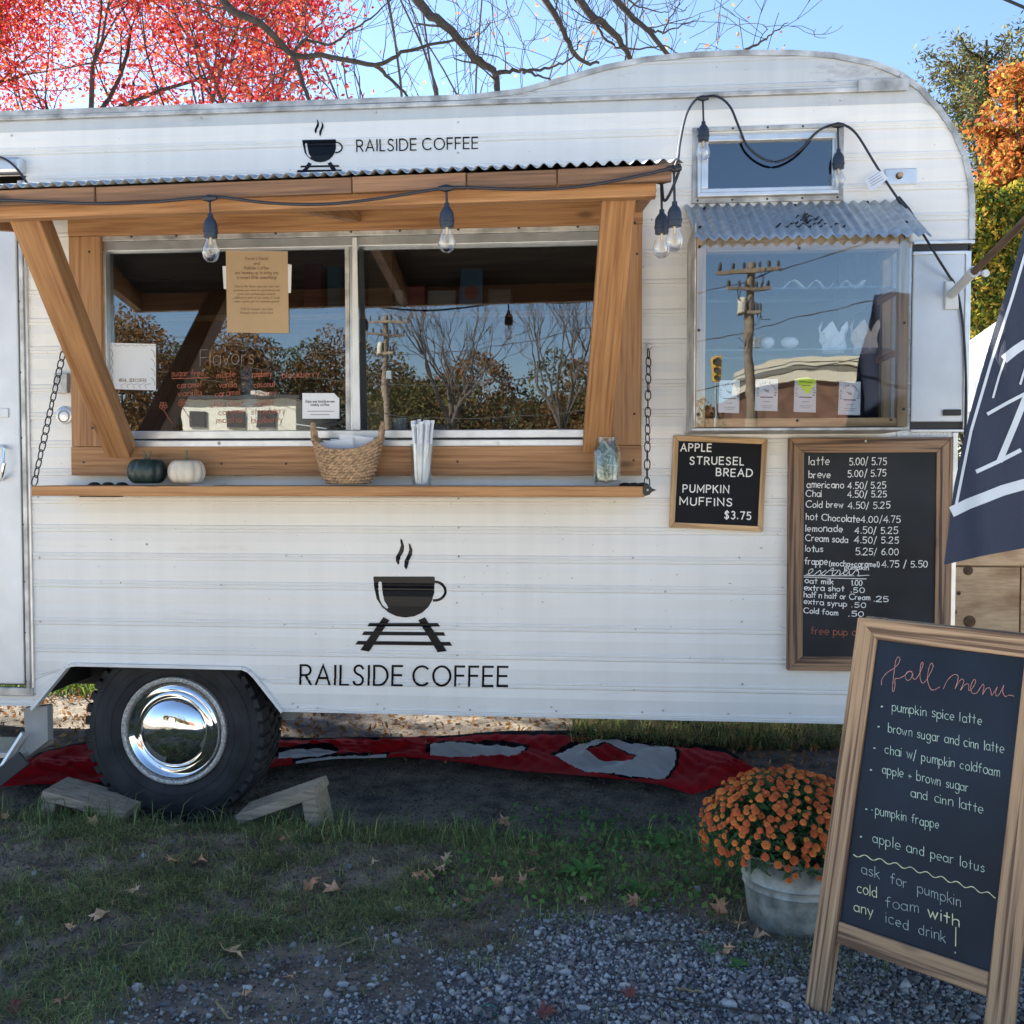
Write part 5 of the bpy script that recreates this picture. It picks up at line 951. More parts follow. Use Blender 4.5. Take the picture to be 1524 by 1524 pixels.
# ES local: x along width, z up the leaning panel, y away
EM = Matrix.Rotation(phi, 3, 'Z') @ Matrix.Rotation(-lean, 3, 'X'); ES.rotation_euler = EM.to_euler(); Ei = np.array(EM.transposed()); E0 = np.array([.48, -1.207, 0.0])
def el(name, m_, x0, x1, y0, y1, z0, z1, b=.003): return MB().box(x0, x1, y0, y1, z0, z1).build(name, m_, ES, b, local=True)
pw, Wb, He = .056, .343, .925; zbr, zrail = .203, .153
el('leg', M['easelz'], 0, pw, 0, .024, -.01, He - .0005); el('leg', M['easelz'], pw + Wb, 2 * pw + Wb, 0, .024, -.01, He - .0005)
def mit(q, m_, nm):
    mb = MB(); mb.add([(x, -.001, z) for x, z in q] + [(x, .023, z) for x, z in q], [(0, 1, 2, 3), (7, 6, 5, 4), (0, 4, 5, 1), (1, 5, 6, 2), (2, 6, 7, 3), (3, 7, 4, 0)]); mb.build(nm, m_, ES, .002, local=True)
mit([(pw + .001, He - .05), (pw + Wb - .001, He - .05), (pw + Wb + .054, He), (.002, He)], M['easelx'], 'top_rail'); el('bottom_rail', M['easelx'], pw + .0008, pw + Wb - .0008, -.001, .022, zrail, zbr)
el('chalk_panel', M['chalkb'], pw - .003, pw + Wb + .003, .008, .014, zbr - .004, He - .045, 0)
# rear frame hinged at the top
RL = Matrix.Rotation(2 * lean, 4, 'X'); RF = bpy.data.objects.new('rear_frame', None); COL.objects.link(RF); RF.parent = ES; RF.location = (0, .03, He); RF.rotation_euler = (2 * lean, 0, 0)
for nm, b_ in (('rear_leg', (0, pw, 0, .024, -He, 0)), ('rear_leg', (pw + Wb, 2 * pw + Wb, 0, .024, -He, 0)), ('rear_rail', (pw + .001, pw + Wb - .001, 0, .022, -.05, 0)), ('rear_rail', (pw + .001, pw + Wb - .001, 0, .022, -He + .153, -He + .2)), ('rear_panel', (pw - .003, pw + Wb + .003, .008, .014, -He + .2, -.045))):
    MB().box(*b_).build(nm, M['chalkb'] if nm == 'rear_panel' else (M['easelz'] if 'leg' in nm else M['easelx']), RF, .002, local=True)
def epl(px, py, q=0):
    d_ = Ei @ ray(px, py); o_ = Ei @ (CAM - E0); t_ = (.0078 - o_[1]) / d_[1]; p = o_ + d_ * t_; return (p[0], .0070 - .0003 * q, p[2])
pe = lambda x, y: (1160 + x / 2.442, 900 + y / 2.442); pf = lambda x, y: (1240 + x / 5.366, 960 + y / 5.366)
k_ = Ink(epl, .35)
k_.stroke([pf(*p) for p in cr_spline([(388, 320), (390, 275), (430, 222), (480, 190), (520, 152), (535, 112), (517, 96), (500, 130), (490, 200), (478, 300), (474, 360), (485, 370), (495, 325), (495, 272), (530, 265), (572, 243), (612, 208), (628, 222)])], .75)
k_.stroke([pf(*p) for p in cr_spline([(632, 212), (600, 212), (577, 245), (592, 282), (622, 268), (638, 222), (638, 262), (660, 272), (690, 230), (718, 165), (715, 137), (700, 165), (695, 258), (715, 304), (745, 280), (780, 220), (800, 168), (785, 146), (765, 190), (755, 280), (780, 350), (810, 358), (852, 335)])], .75)
k_.stroke([pf(*p) for p in cr_spline([(882, 350), (910, 290), (950, 246), (980, 236), (1000, 252), (992, 300), (975, 350), (1002, 300), (1030, 272), (1046, 288), (1034, 325), (1018, 362), (1050, 322), (1078, 310), (1086, 335), (1084, 362), (1110, 350), (1140, 295), (1126, 276), (1102, 325), (1108, 378), (1145, 386), (1175, 345), (1200, 312), (1206, 340), (1195, 395), (1222, 352), (1250, 342), (1262, 372), (1268, 402), (1292, 370), (1314, 335), (1300, 372), (1306, 408), (1332, 388), (1364, 322), (1355, 372), (1376, 411), (1410, 400), (1446, 409)])], .75)
k_.build('script_heading', M['pink'], ES, local=True)
k_ = Ink(epl, .35)
for bx, by2 in ((373, 370), (361, 443), (346, 521), (333, 600), (316, 743), (337, 746), (297, 843)): x_, y_ = pe(bx, by2); k_ = Ink(epl, .35); k_.stroke([(x_ - .8, y_), (x_ + .8, y_ + .2)], 1.9 if bx != 337 else .8); k_.build('chalk_bullet', M['mint'], ES, local=True)
for t_, p0_, p1_, h_ in (('pumpkin spice latte', (410, 386), (735, 436), 14), ('brown sugar and cinn latte', (396, 464), (815, 540), 14), ('chai w/ pumpkin coldfoam', (384, 540), (800, 625), 14), ('apple + brown sugar', (374, 612), (686, 680), 14), ('and cinn latte', (478, 696), (740, 760), 14), ('pumpkin frappe', (350, 762), (580, 815), 14), ('apple and pear lotus', (340, 864), (745, 973), 15)):
    k_ = Ink(epl, .35); k_.text(t_, pe(*p0_), pe(*p1_), h_, .85, up=(.02, -1), jit=.7, space=5.5); k_.build('chalk_writing', M['mint'], ES, local=True)
k_ = Ink(epl, .35)
for t_, p0_, p1_, sp_ in (('ask for pumpkin', (298, 975), (660, 1098), 9), ('iced drink', (388, 1155), (605, 1228), 8), ('foam', (386, 1098), (505, 1120), 4)): k_ = Ink(epl, .35); k_.text(t_, pe(*p0_), pe(*p1_), 16, .85, jit=.6, space=sp_); k_.build('chalk_writing', M['palec'], ES, local=True)
k_ = Ink(epl, .35)
wv = []
for i in range(90): t_ = i / 89; x_, y_ = 270 + 515 * t_, 908 + 60 * t_ + 92 * t_ ** 1.35; wv.append(pe(x_, y_ + 6 * math.sin(t_ * 58)))
k_.stroke(wv, 1.2); k_.text('cold', pe(283, 1045), pe(355, 1064), 16, 1.1, jit=.3); k_.text('with', pe(541, 1133), pe(655, 1172), 17, 1.5, jit=.3); k_.text('any', pe(272, 1112), pe(340, 1132), 15, 1.1, jit=.3); k_.stroke([pe(642, 1172), pe(641, 1240)], 1.3); k_.stroke([pe(639, 1262), pe(640, 1266)], 1.5)
k_.build('chalk_writing', M['yel'], ES, local=True)

# ---------------------------------------------------------------- string lights
SL = thing('string_light', 'black cable of clear bulbs looped along the awning and wall', 'string lights', (-.5, -.87, 2.1))
cy = ay - .006
path = [(-120, 300, cy), (0, 298, cy), (60, 300, cy), (140, 303, cy), (220, 301, cy), (300, 294, cy), (318, 293, cy), (335, 294, cy), (400, 302, cy), (480, 304, cy), (560, 296, cy), (640, 283, cy), (672, 279, cy), (700, 279, cy), (780, 282, cy), (860, 278, cy), (940, 264, cy), (1000, 250, cy)]
MB().tube(cr_spline([a(x, y, z) for x, y, z in path], 4), .0042, 8).build('cord', M['cable'], SL)
path = [(1004, 250, cy), (1009, 236, cy + .02), (1012, 212, -.6), (1021, 172, -.3), (1034, 150, -.05), (1046, 145, -.03), (1066, 143, -.03), (1086, 158, -.04), (1100, 190, -.045), (1112, 217, -.05), (1135, 236, -.05), (1160, 240, -.05), (1190, 224, -.05), (1215, 197, -.045), (1238, 186, -.035), (1256, 186, -.03), (1275, 200, -.04), (1300, 240, -.05), (1322, 275, -.05), (1345, 308, -.06), (1372, 346, -.08), (1395, 383, -.08), (1412, 410, -.03), (1422, 425, -.02), (1430, 460, -.022), (1436, 520, -.022), (1438, 600, -.022), (1436, 660, -.02)]
MB().tube(cr_spline([a(x, y, z) for x, y, z in path], 5), .0042, 8).build('cord', M['cable'], SL)
for p0_, p1_ in (((1336, 294, -.056), (1366, 336, -.074)),): MB().tube([a(*p0_), a((p0_[0] + p1_[0]) / 2, (p0_[1] + p1_[1]) / 2 - 1, -.065), a(*p1_)], [.008, .011, .007], 8).build('plug_joint', M['cable'], SL)
def bulb(px, py0, py1, y, s=1.0):
    """drop lead from py0 to the socket top at py1"""
    p0_, p1_ = a(px, py0, y), a(px + 1, py1, y); x, z = p1_[0], p1_[2]; s2 = s
    MB().tube([(p0_[0] - .02, y, p0_[2] + .002), (p0_[0], y - .002, p0_[2] + .001), (p0_[0] + .02, y, p0_[2] + .002)], [.006, .011, .006], 8).build('tee_joint', M['cable'], SL)
    MB().tube([p0_, p1_], .0034, 8).build('drop_lead', M['cable'], SL)
    sk_ = bpy.data.objects.new('socket', None); COL.objects.link(sk_); sk_.parent = SL; sk_.location = Vector((x, y, z)) - Vector(SL.location)
    MB().lathe([(0, 0), (.007, 0), (.0075, -.010), (.014, -.018), (.0185, -.028), (.0195, -.045), (.0205, -.046), (.0205, -.052), (.0190, -.053), (.0185, -.066), (.0, -.066)], (0, 0, 0), 24).build('socket_body', M['socket'], sk_, local=True)
    MB().lathe([(.013, -.064), (.0135, -.074), (.019, -.086), (.0235, -.100), (.0235, -.110), (.019, -.124), (.010, -.132), (0, -.134)], (0, 0, 0), 28).build('bulb', M['bulb'], sk_, local=True, sharp=80)
    mb = MB(); mb.lathe([(.004, -.066), (.003, -.085), (0, -.086)], (0, 0, 0), 8); mb.tube([(-.004, 0, -.080), (-.006, 0, -.105), (-.002, 0, -.112), (.002, 0, -.112), (.006, 0, -.105), (.004, 0, -.08)], .0007, 5); mb.build('filament', M['filament'], sk_, local=True)
bulb(312, 296, 318, cy - .004); bulb(664, 281, 302, cy - .004); bulb(1003, 252, 300, cy + .02); bulb(984, 270, 312, cy + .10)
bulb(1046, 147, 181, -.045); bulb(1247, 187, 222, -.045)
MB().tube(cr_spline([a(1003, 252, cy + .01), a(1012, 246, cy + .02), a(1008, 262, cy + .03), a(996, 290, cy + .06), a(988, 298, cy + .09), a(985, 275, cy + .1)]), .004, 8).build('cord', M['cable'], SL)
cable_tag = MB(); p = [a(1286, 268, -.06), a(1296, 285, -.075), a(1322, 266, -.062), a(1310, 250, -.05)]; cable_tag.add(p, [(0, 1, 2, 3)]); cable_tag.build('care_tag', M['paper'], SL, thick=.0006)
k_ = Ink(lambda x, y, q: tuple(at(x, y, -.0775)))
for i in range(4): k_.stroke([(1292 + i * 1.6, 267 + i * 3.2), (1309 + i * 2, 256 + i * 3.4)], .6)
k_.build('tag_print', M['ink'], SL)
MB().tube(cr_spline([a(-25, 236, -.06), a(0, 234, -.06), a(20, 246, -.07), a(36, 266, -.1), a(43, 280, -.14)]), .0045, 8).build('cord', M['cable'], SL)
MB().tube(cr_spline([a(-40, 320, -.5), a(0, 325, -.5), a(40, 326, -.5), a(66, 321, -.5)]), .004, 8).build('cord', M['cable'], SL)

# ---------------------------------------------------------------- flag
FP = thing('flag_bracket', 'white metal flag pole bracket screwed to the trailer corner', 'bracket', tuple(a(1415, 440, -.02)))
boxpart('bracket_plate', M['trim'], FP, a(1406, 440, -.02)[0], a(1427, 440, -.02)[0], -.024, -.0145, a(1416, 461, -.02)[2], a(1416, 418, -.02)[2], .004)
P0 = a(1416, 438, -.03); P1 = a(1450, 404, -.20); dirp = (P1 - P0) / np.linalg.norm(P1 - P0)
MB().tube([P0, P1], [.015, .016], 20).build('pole_socket', M['trim'], FP); MB().tube([P1 - dirp * .012, P1], .019, 20).build('socket_collar', M['trim'], FP)
q = P1 - dirp * .02; MB().tube([q, q + np.array([.035, -.01, 0])], .006, 8).build('thumb_screw', M['alu'], FP); MB().lathe([(0, -.004), (.012, -.004), (.012, .004), (0, .004)], q + np.array([.040, -.01, 0]), 12, axis='y').build('thumb_knob', M['trim'], FP)
FPL = thing('flag_pole', 'brown wooden flag pole slanting out of the wall bracket', 'pole', tuple(P1)); Pend = P1 + dirp * 1.3; MB().tube([P1 - dirp * .05, Pend], .0115, 16).build('pole_shaft', M['pole'], FPL)
# flag sheet: hung from the pole, falling in gentle folds; measured outline at its own depth
FL = thing('feather_flag', 'navy blue flag with pale block letters hanging at the right edge', 'flag', tuple(P1))
fz = lambda x, y: (1360 + x / 2.345, 300 + y / 2.345)
yfl = lambda px, py: -.95 - .0003 * (px - 1408) - .00005 * (838 - py) + .018 * math.sin(px * .035 + py * .004) + .008 * math.sin(px * .09 - py * .01)
ledge = [fz(*p) for p in [(440, -60), (412, 20), (385, 100), (340, 270), (295, 410), (250, 560), (190, 770), (140, 1000), (105, 1268)]]
lx = lambda py: float(np.interp(py, [p[1] for p in ledge], [p[0] for p in ledge]))
redge_x = lambda py: lx(py) + 330
bot = lambda px: float(np.interp(px, [1400, 1408, 1466, 1524, 1800], [841, 840, 826.5, 816, 770]))
nu, nv = 90, 110; vs = np.zeros(((nv + 1) * (nu + 1), 3)); c0 = 0
for j in range(nv + 1):
    for i in range(nu + 1):
        t_, u_ = j / nv, i / nu; py = 275 + (840 - 275) * t_; px = lx(py) + 340 * u_ ; py2 = 275 + (bot(px) - 275) * t_
        px = lx(840 * t_ + 275 * (1 - t_)) + 340 * u_; vs[c0] = at(px, py2, yfl(px, py2)); c0 += 1
fi = np.arange((nv + 1) * (nu + 1)).reshape(nv + 1, nu + 1); ff = np.stack([fi[:-1, :-1], fi[1:, :-1], fi[1:, 1:], fi[:-1, 1:]], -1).reshape(-1, 4)
fo = big_mesh('flag_cloth', vs, ff, M['navy'], FL, smooth=True)
def on_flag(px, py, q=0): return tuple(at(px, py, yfl(px, py) - .0018 - .0003 * q))
k_ = Ink(on_flag)
def dense(pts, st_=4):
    o_ = []
    for p, q in zip(pts[:-1], pts[1:]):
        p, q = np.array(p, float), np.array(q, float); n_ = max(1, int(np.linalg.norm(q - p) / st_)); o_ += [p + (q - p) * i / n_ for i in range(n_)]
    return o_ + [np.array(pts[-1], float)]
k_.stroke(dense([fz(*p) for p in [(400, 150), (385, 195), (345, 330), (270, 560), (235, 680), (200, 800), (148, 1058)]]), 4.2)
k_.stroke(dense([fz(*p) for p in [(143, 1078), (190, 1055), (250, 1032), (310, 1008), (385, 987), (560, 945)]]), 16)
for pts_, w_ in (([(322, 545), (352, 520), (385, 498), (470, 470)], 13), ([(318, 550), (297, 612), (277, 683)], 3.2), ([(395, 560), (372, 636)], 3.2), ([(260, 740), (320, 706), (385, 672), (420, 655)], 5), ([(400, 660), (352, 780), (302, 900)], 9.5), ([(222, 941), (300, 905), (370, 869)], 6)):
    k_.stroke(dense([fz(*p) for p in pts_]), w_)
k_.build('flag_lettering', M['flagw'], FL)

# ---------------------------------------------------------------- plywood box, canopy tent, wheel blocks
PB = thing('plywood_box', 'knotty plywood enclosure behind the right end of the trailer', 'enclosure', (1.9, .5, 0))
pbx = a(1519, 880, .12)[0]; pbz = a(1470, 843, .12)[2]
for x0_, x1_, z0_, z1_ in ((1.215, pbx - .003, 0.05, pbz - .003), (pbx + .003, 2.6, .05, pbz - .003), (1.215, 2.6, pbz + .003, pbz + .12)): boxpart('panel', M['ply'], PB, x0_, x1_, .12, .138, z0_, z1_, .002)
boxpart('box_frame', M['pinex'], PB, 1.22, 2.6, .14, .18, .05, pbz + .1); boxpart('box_side', M['ply'], PB, 2.6, 2.62, .12, .9, .05, pbz + .12)
def wlk(px, py, w_): 
    p = at(px, py, .118); MB().lathe([(0, 0), (w_, .0005), (w_ * 1.1, .0015)], (p[0], .118, p[2]), 14, axis='y').build('knot', simple('knot', (0.10, 0.055, 0.03), 0.8, var=.4, scale=60), PB)
for px, py, w_ in ((1441, 849, .016), (1427, 883, .007), (1443, 925, .02), (1421, 911, .008)): wlk(px, py, w_)
TN = thing('canopy_tent', 'white canopy roof showing behind the flag', 'tent', (3.5, 6, 0))
p0_ = at(1436, 560, 6); p1_ = at(1482, 515, 6.8)
mb = MB(); A_ = np.array([p0_[0] - .1, 5.2, p0_[2] - .05]); B_ = np.array([p0_[0] + 3.2, 5.2, p0_[2] - .05]); C_ = np.array([p0_[0] + 3.2, 8.2, p0_[2] - .05]); D_ = np.array([p0_[0] - .1, 8.2, p0_[2] - .05]); T_ = np.array([p0_[0] + 1.5, 6.7, p0_[2] + 1.3])
mb.add([A_, B_, C_, D_, T_] + [q + np.array([0, 0, -.3]) for q in (A_, B_, C_, D_)], [(0, 1, 4), (1, 2, 4), (2, 3, 4), (3, 0, 4), (0, 5, 6, 1), (1, 6, 7, 2), (2, 7, 8, 3), (3, 8, 5, 0)]); mb.build('canopy', M['trim'], TN)
for q in (A_, B_, C_, D_): MB().tube([(q[0], q[1], 0), (q[0], q[1], q[2])], .02, 8).build('leg', M['alu'], TN)
def chock(lab, xa, za, xb, zb2, y0, y1, leg_side):
    o = thing('wheel_chock', lab, 'wheel chock', ((xa + xb) / 2, (y0 + y1) / 2, -.02)); d_ = np.array([xb - xa, 0, zb2 - za]); L = np.linalg.norm(d_); d_ /= L; n_ = np.array([-d_[2], 0, d_[0]])
    if n_[2] < 0: n_ = -n_
    MB().obox((np.array([xa, 0, za]) + np.array([xb, 0, zb2])) / 2 + np.array([0, (y0 + y1) / 2, 0]), d_, (0, 1, 0), n_, L / 2, (y1 - y0) / 2, .017).build('plank', M['greyw'], o, .002)
    xl = xa if leg_side < 0 else xb; zl = (za if leg_side < 0 else zb2) - .018; s_ = -leg_side
    mb = MB(); v = [(xl + s_ * .004, zl), (xl + s_ * .055, zl - .0), (xl + s_ * .035, -.05), (xl - s_ * .025, -.05)]; v = [(x, y0 + .003, z) for x, z in v] + [(x, y1 - .003, z) for x, z in v]
    mb.add(v, [(0, 1, 2, 3), (7, 6, 5, 4), (0, 4, 5, 1), (1, 5, 6, 2), (2, 6, 7, 3), (3, 7, 4, 0)]); mb.build('foot_block', M['greyw'], o, .002)
xa, xb = at(64, 1197, -.08)[0], at(186, 1222, -.08)[0]
chock('grey weathered wooden chock on the left side of the tyre', xa, .062, xb, -.012, -.09, .09, -1)
xa, xb = at(352, 1225, -.1)[0], at(470, 1180, -.1)[0]
chock('grey weathered wooden chock on the right side of the tyre', xa, -.005, xb, .105, -.10, .06, 1)

# ---------------------------------------------------------------- red banner on the ground beneath
BN = thing('fallen_banner', 'red feather banner with white and black letter shapes lying crumpled under the trailer', 'banner', (-.3, .9, 0))
def inpoly(x, y, P):
    c_ = np.zeros(x.shape, bool); n_ = len(P)
    for i in range(n_):
        x1_, y1_ = P[i]; x2_, y2_ = P[(i + 1) % n_]; cond = ((y1_ > y) != (y2_ > y)) & (x < (x2_ - x1_) * (y - y1_) / ((y2_ - y1_) if y2_ != y1_ else 1e-9) + x1_); c_ ^= cond
    return c_
def grow(P, d_):
    c_ = np.mean(P, 0); return [tuple(np.array(p) + (np.array(p) - c_) / (np.linalg.norm(np.array(p) - c_) + 1e-6) * d_ + np.array([0, -d_ * .5])) for p in P]
bx_t = np.array([(0, 1163), (60, 1128), (130, 1112), (250, 1104), (425, 1100), (560, 1100), (700, 1097), (860, 1095), (960, 1097), (1020, 1105), (1080, 1122), (1128, 1160)]); bx_b = np.array([(0, 1178), (60, 1171), (130, 1167), (250, 1158), (415, 1142), (500, 1132), (600, 1128), (690, 1136), (760, 1146), (860, 1158), (930, 1167), (990, 1176), (1030, 1187), (1080, 1173), (1128, 1163)])
nu, nv = 620, 54; Uu, Vv = np.meshgrid(np.linspace(0, 1128, nu + 1), np.linspace(0, 1, nv + 1)); pt = np.interp(Uu, bx_t[:, 0], bx_t[:, 1]); pb = np.interp(Uu, bx_b[:, 0], bx_b[:, 1]); Pyy = pt + (pb - pt) * Vv
edge = np.sin(np.clip(Vv, 0, 1) * math.pi) ** .5
zwr = .006 + .5 * edge * (.016 * np.abs(np.sin(Uu * .021 + Vv * 5)) + .012 * np.sin(Uu * .06 + Vv * 9 + 1) + .010 * np.sin(Uu * .013 - Vv * 12) + .02 * np.exp(-((Vv - .45 - .15 * np.sin(Uu * .01)) / .13) ** 2))
zwr = zwr + edge * (.0035 * np.abs(np.sin(Uu * .11 + Vv * 14 + 2 * np.sin(Uu * .017))) + .003 * np.sin(Uu * .19 - Vv * 23 + 3 * np.sin(Vv * 6)) + .004 * np.exp(-((np.sin(Uu * .045 + Vv * 3.1)) / .18) ** 2))
vs = np.zeros((nv + 1, nu + 1, 3)); D3 = ((Uu - 762) / F)[..., None] * RT - ((Pyy - 762) / F)[..., None] * UP + FW
base = CAM + D3 * ((-.045 - CAM[2]) / D3[..., 2])[..., None]; vs[:] = base; vs[..., 2] = hgt(base[..., 0], base[..., 1]) + zwr + .016
cu, cv = (Uu[:-1, :-1] + Uu[1:, 1:]) / 2, (Pyy[:-1, :-1] + Pyy[1:, 1:]) / 2; cV = (Vv[:-1, :-1] + Vv[1:, 1:]) / 2
mi_ = np.zeros(cu.shape, int); bl_ = cV < np.clip(.10 + .0001 * (cu - 400), .05, .2)
whites = [[(640, 1118), (735, 1115), (782, 1119), (778, 1126), (768, 1132), (700, 1129), (640, 1127)], [(415, 1122), (490, 1118), (502, 1124), (495, 1129), (415, 1134)], [(440, 1136), (575, 1124), (575, 1130), (480, 1138), (440, 1141)],
          [(823, 1130), (850, 1118), (900, 1111), (930, 1116), (985, 1116), (1000, 1127), (1007, 1140), (1003, 1152), (988, 1168), (930, 1163), (880, 1155), (840, 1141)], [(300, 1150), (350, 1146), (350, 1153), (300, 1156)]]
hole = [(872, 1127), (902, 1121), (945, 1136), (940, 1141), (895, 1137)]
for Wp in whites: mi_[inpoly(cu, cv, grow(Wp, 6))] = 2
for Wp in whites: mi_[inpoly(cu, cv, Wp)] = 1
mi_[inpoly(cu, cv, grow(hole, 3))] = 2; mi_[inpoly(cu, cv, hole)] = 0; mi_[bl_] = 2
fi = np.arange((nv + 1) * (nu + 1)).reshape(nv + 1, nu + 1); ff = np.stack([fi[:-1, :-1], fi[:-1, 1:], fi[1:, 1:], fi[1:, :-1]], -1).reshape(-1, 4)
big_mesh('banner_cloth', vs.reshape(-1, 3), ff, [M['redc'], M['bluewhite'], M['blackc']], BN, mi_.ravel(), smooth=True)

# ---------------------------------------------------------------- chrysanthemum in a zinc tub
tx0, ty0 = .547, -.73; tz0 = float(hgt(tx0, ty0)) - .004
TU = thing('zinc_tub', 'round galvanised tub with two pressed bands beside the A frame sign', 'tub', (tx0, ty0, tz0))
pf_ = [(0, .004), (.122, .004), (.128, 0), (.131, .006), (.137, .05), (.143, .105), (.1475, .108), (.1445, .112), (.146, .128), (.1505, .131), (.1475, .135), (.155, .20), (.160, .204), (.160, .210), (.153, .208), (.147, .19), (.13, .012), (0, .012)]
MB().lathe([(r_, z + tz0) for r_, z in pf_], (tx0, ty0, 0), 56).build('tub_wall', M['tubm'], TU, sharp=50); MB().lathe([(0, .17 + tz0), (.148, .17 + tz0)], (tx0, ty0, 0), 32).build('potting_soil', M['dark'], TU)
MU = thing('chrysanthemum', 'domed chrysanthemum covered in small orange flowers in the zinc tub', 'flowering plant', (tx0, ty0, tz0 + .18))
mc = np.array([at(1173, 1250, -.75)[0], ty0 + .02, tz0 + .245]); rx_, ry_, rz_ = .235, .21, .165
n_l = 5200; dirs = rng.normal(size=(n_l, 3)); dirs /= np.linalg.norm(dirs, axis=1)[:, None]; dirs[:, 2] = np.where(dirs[:, 2] < -.45, -dirs[:, 2], dirs[:, 2]); rad = rng.uniform(.55, .97, n_l)[:, None]
cen = mc + dirs * rad * np.array([rx_, ry_, rz_])
def leaf_quads(cen, size, nrm=None, asp=.6, sr=None):
    n_ = len(cen); a1 = rng.normal(size=(n_, 3)); a1 /= np.linalg.norm(a1, axis=1)[:, None]; b1 = rng.normal(size=(n_, 3)); b1 -= (b1 * a1).sum(1)[:, None] * a1; b1 /= np.linalg.norm(b1, axis=1)[:, None]
    s_ = (rng.uniform(.6, 1.3, n_) * size)[:, None]; v = np.stack([cen - a1 * s_, cen - b1 * s_ * asp * .6 - a1 * s_ * .1, cen + a1 * s_, cen + b1 * s_ * asp * .6 - a1 * s_ * .1], 1).reshape(-1, 3)
    return v, np.arange(4 * n_).reshape(-1, 4)
v, f_ = leaf_quads(cen, .014); o = big_mesh('foliage', v, f_, M['mumleaf'], MU); o['kind'] = 'stuff'
def flower_mesh(name, r, mats, npet=13):
    mb = MB()
    for ringi, (rr, zz, cup) in enumerate(((r, .0, .10), (r * .74, r * .22, .35), (r * .45, r * .36, .6))):
        for i in range(npet - ringi * 2):
            an = 2 * math.pi * i / (npet - ringi * 2) + ringi * .3 + random.uniform(-.1, .1); w_ = .24 * rr + .0008; c_, s_ = math.cos(an), math.sin(an); L = rr * random.uniform(.88, 1.05)
            mb.add([(.15 * rr * c_, .15 * rr * s_, zz), (.7 * L * c_ - w_ * s_, .7 * L * s_ + w_ * c_, zz + cup * .4 * rr), (L * c_, L * s_, zz + cup * rr * .75 - .1 * rr), (.7 * L * c_ + w_ * s_, .7 * L * s_ - w_ * c_, zz + cup * .4 * rr)], [(0, 1, 2, 3)])
    mb.ball((0, 0, r * .36), r * .24, r * .24, r * .16, 7, 4, 1)
    me = bpy.data.meshes.new(name); me.from_pydata(mb.v, [], mb.f); [me.materials.append(m_) for m_ in mats]; me.polygons.foreach_set('material_index', mb.m); me.update(); return me
fms = [flower_mesh('flower', .0165, [M['petal'], M['heart']]), flower_mesh('flower', .0135, [M['petal'], M['heart']], 11), flower_mesh('flower', .0170, [M['petal2'], M['petal2']], 15), flower_mesh('flower', .0115, [M['petal3'], M['heart']], 9)]
nf = 0; gi = 0; N_ = 520
while nf < 298 and gi < N_:
    t_ = (gi + .5) / N_; z = 1 - 1.38 * t_; an = gi * 2.39996 + random.uniform(-.12, .12); gi += 1; rr = math.sqrt(max(0, 1 - z * z)); d_ = np.array([rr * math.cos(an), rr * math.sin(an), z])
    if d_[1] > .45: continue
    if z < .25 and random.random() < .35: continue
    if z < -.05 and random.random() < .35: continue
    p = mc + d_ * np.array([rx_, ry_, rz_]) * random.uniform(.97, 1.05); nrm = Vector(d_ / np.array([rx_, ry_, rz_]) * .2 + np.array([random.uniform(-.3, .3), -.35 + random.uniform(-.3, .3), .25])).normalized()
    o = bpy.data.objects.new('flower', fms[random.choice([0, 0, 1, 2, 2, 3])]); COL.objects.link(o); o.parent = MU; o.location = Vector(p) - Vector(MU.location); o.rotation_euler = nrm.to_track_quat('Z', 'Y').to_euler(); s_ = random.uniform(.50, .84); o.scale = (s_, s_, s_); nf += 1
V_, F_, I_, o_ = [], [], [], 0
for i in range(260):
    z = random.uniform(-.2, .98); an = random.uniform(0, 6.283); rr = math.sqrt(1 - z * z); d_ = np.array([rr * math.cos(an), rr * math.sin(an), z])
    if d_[1] > .5 or (z < .1 and random.random() < .6): continue
    me_ = fms[random.choice([1, 1, 3, 3, 2])]; p = mc + d_ * np.array([rx_, ry_, rz_]) * random.uniform(.93, .99); nrm = Vector(d_ * .8 + np.array([random.uniform(-.4, .4), random.uniform(-.5, .1), .3])).normalized(); Mq = nrm.to_track_quat('Z', 'Y').to_matrix(); s_ = random.uniform(.42, .75)
    for v_ in me_.vertices: q = Mq @ (v_.co * s_); V_.append((q.x + p[0], q.y + p[1], q.z + p[2]))
    for f2 in me_.polygons: F_.append(tuple(o_ + k2 for k2 in f2.vertices)); I_.append(f2.material_index)
    o_ += len(me_.vertices)
mb = MB(); mb.v = V_; mb.f = F_; mb.m = I_; mb.sm = [False] * len(F_); o = mb.build('small_blooms', [M['petal2'], M['petal']], MU); o['kind'] = 'stuff'
for i in range(8): an = i * .8; MB().tube([(tx0 + .02 * math.cos(an), ty0 + .02 * math.sin(an), tz0 + .17), tuple(mc + np.array([rx_ * .5 * math.cos(an), ry_ * .5 * math.sin(an), 0]))], .003, 5).build('stem', M['mumleaf'], MU)

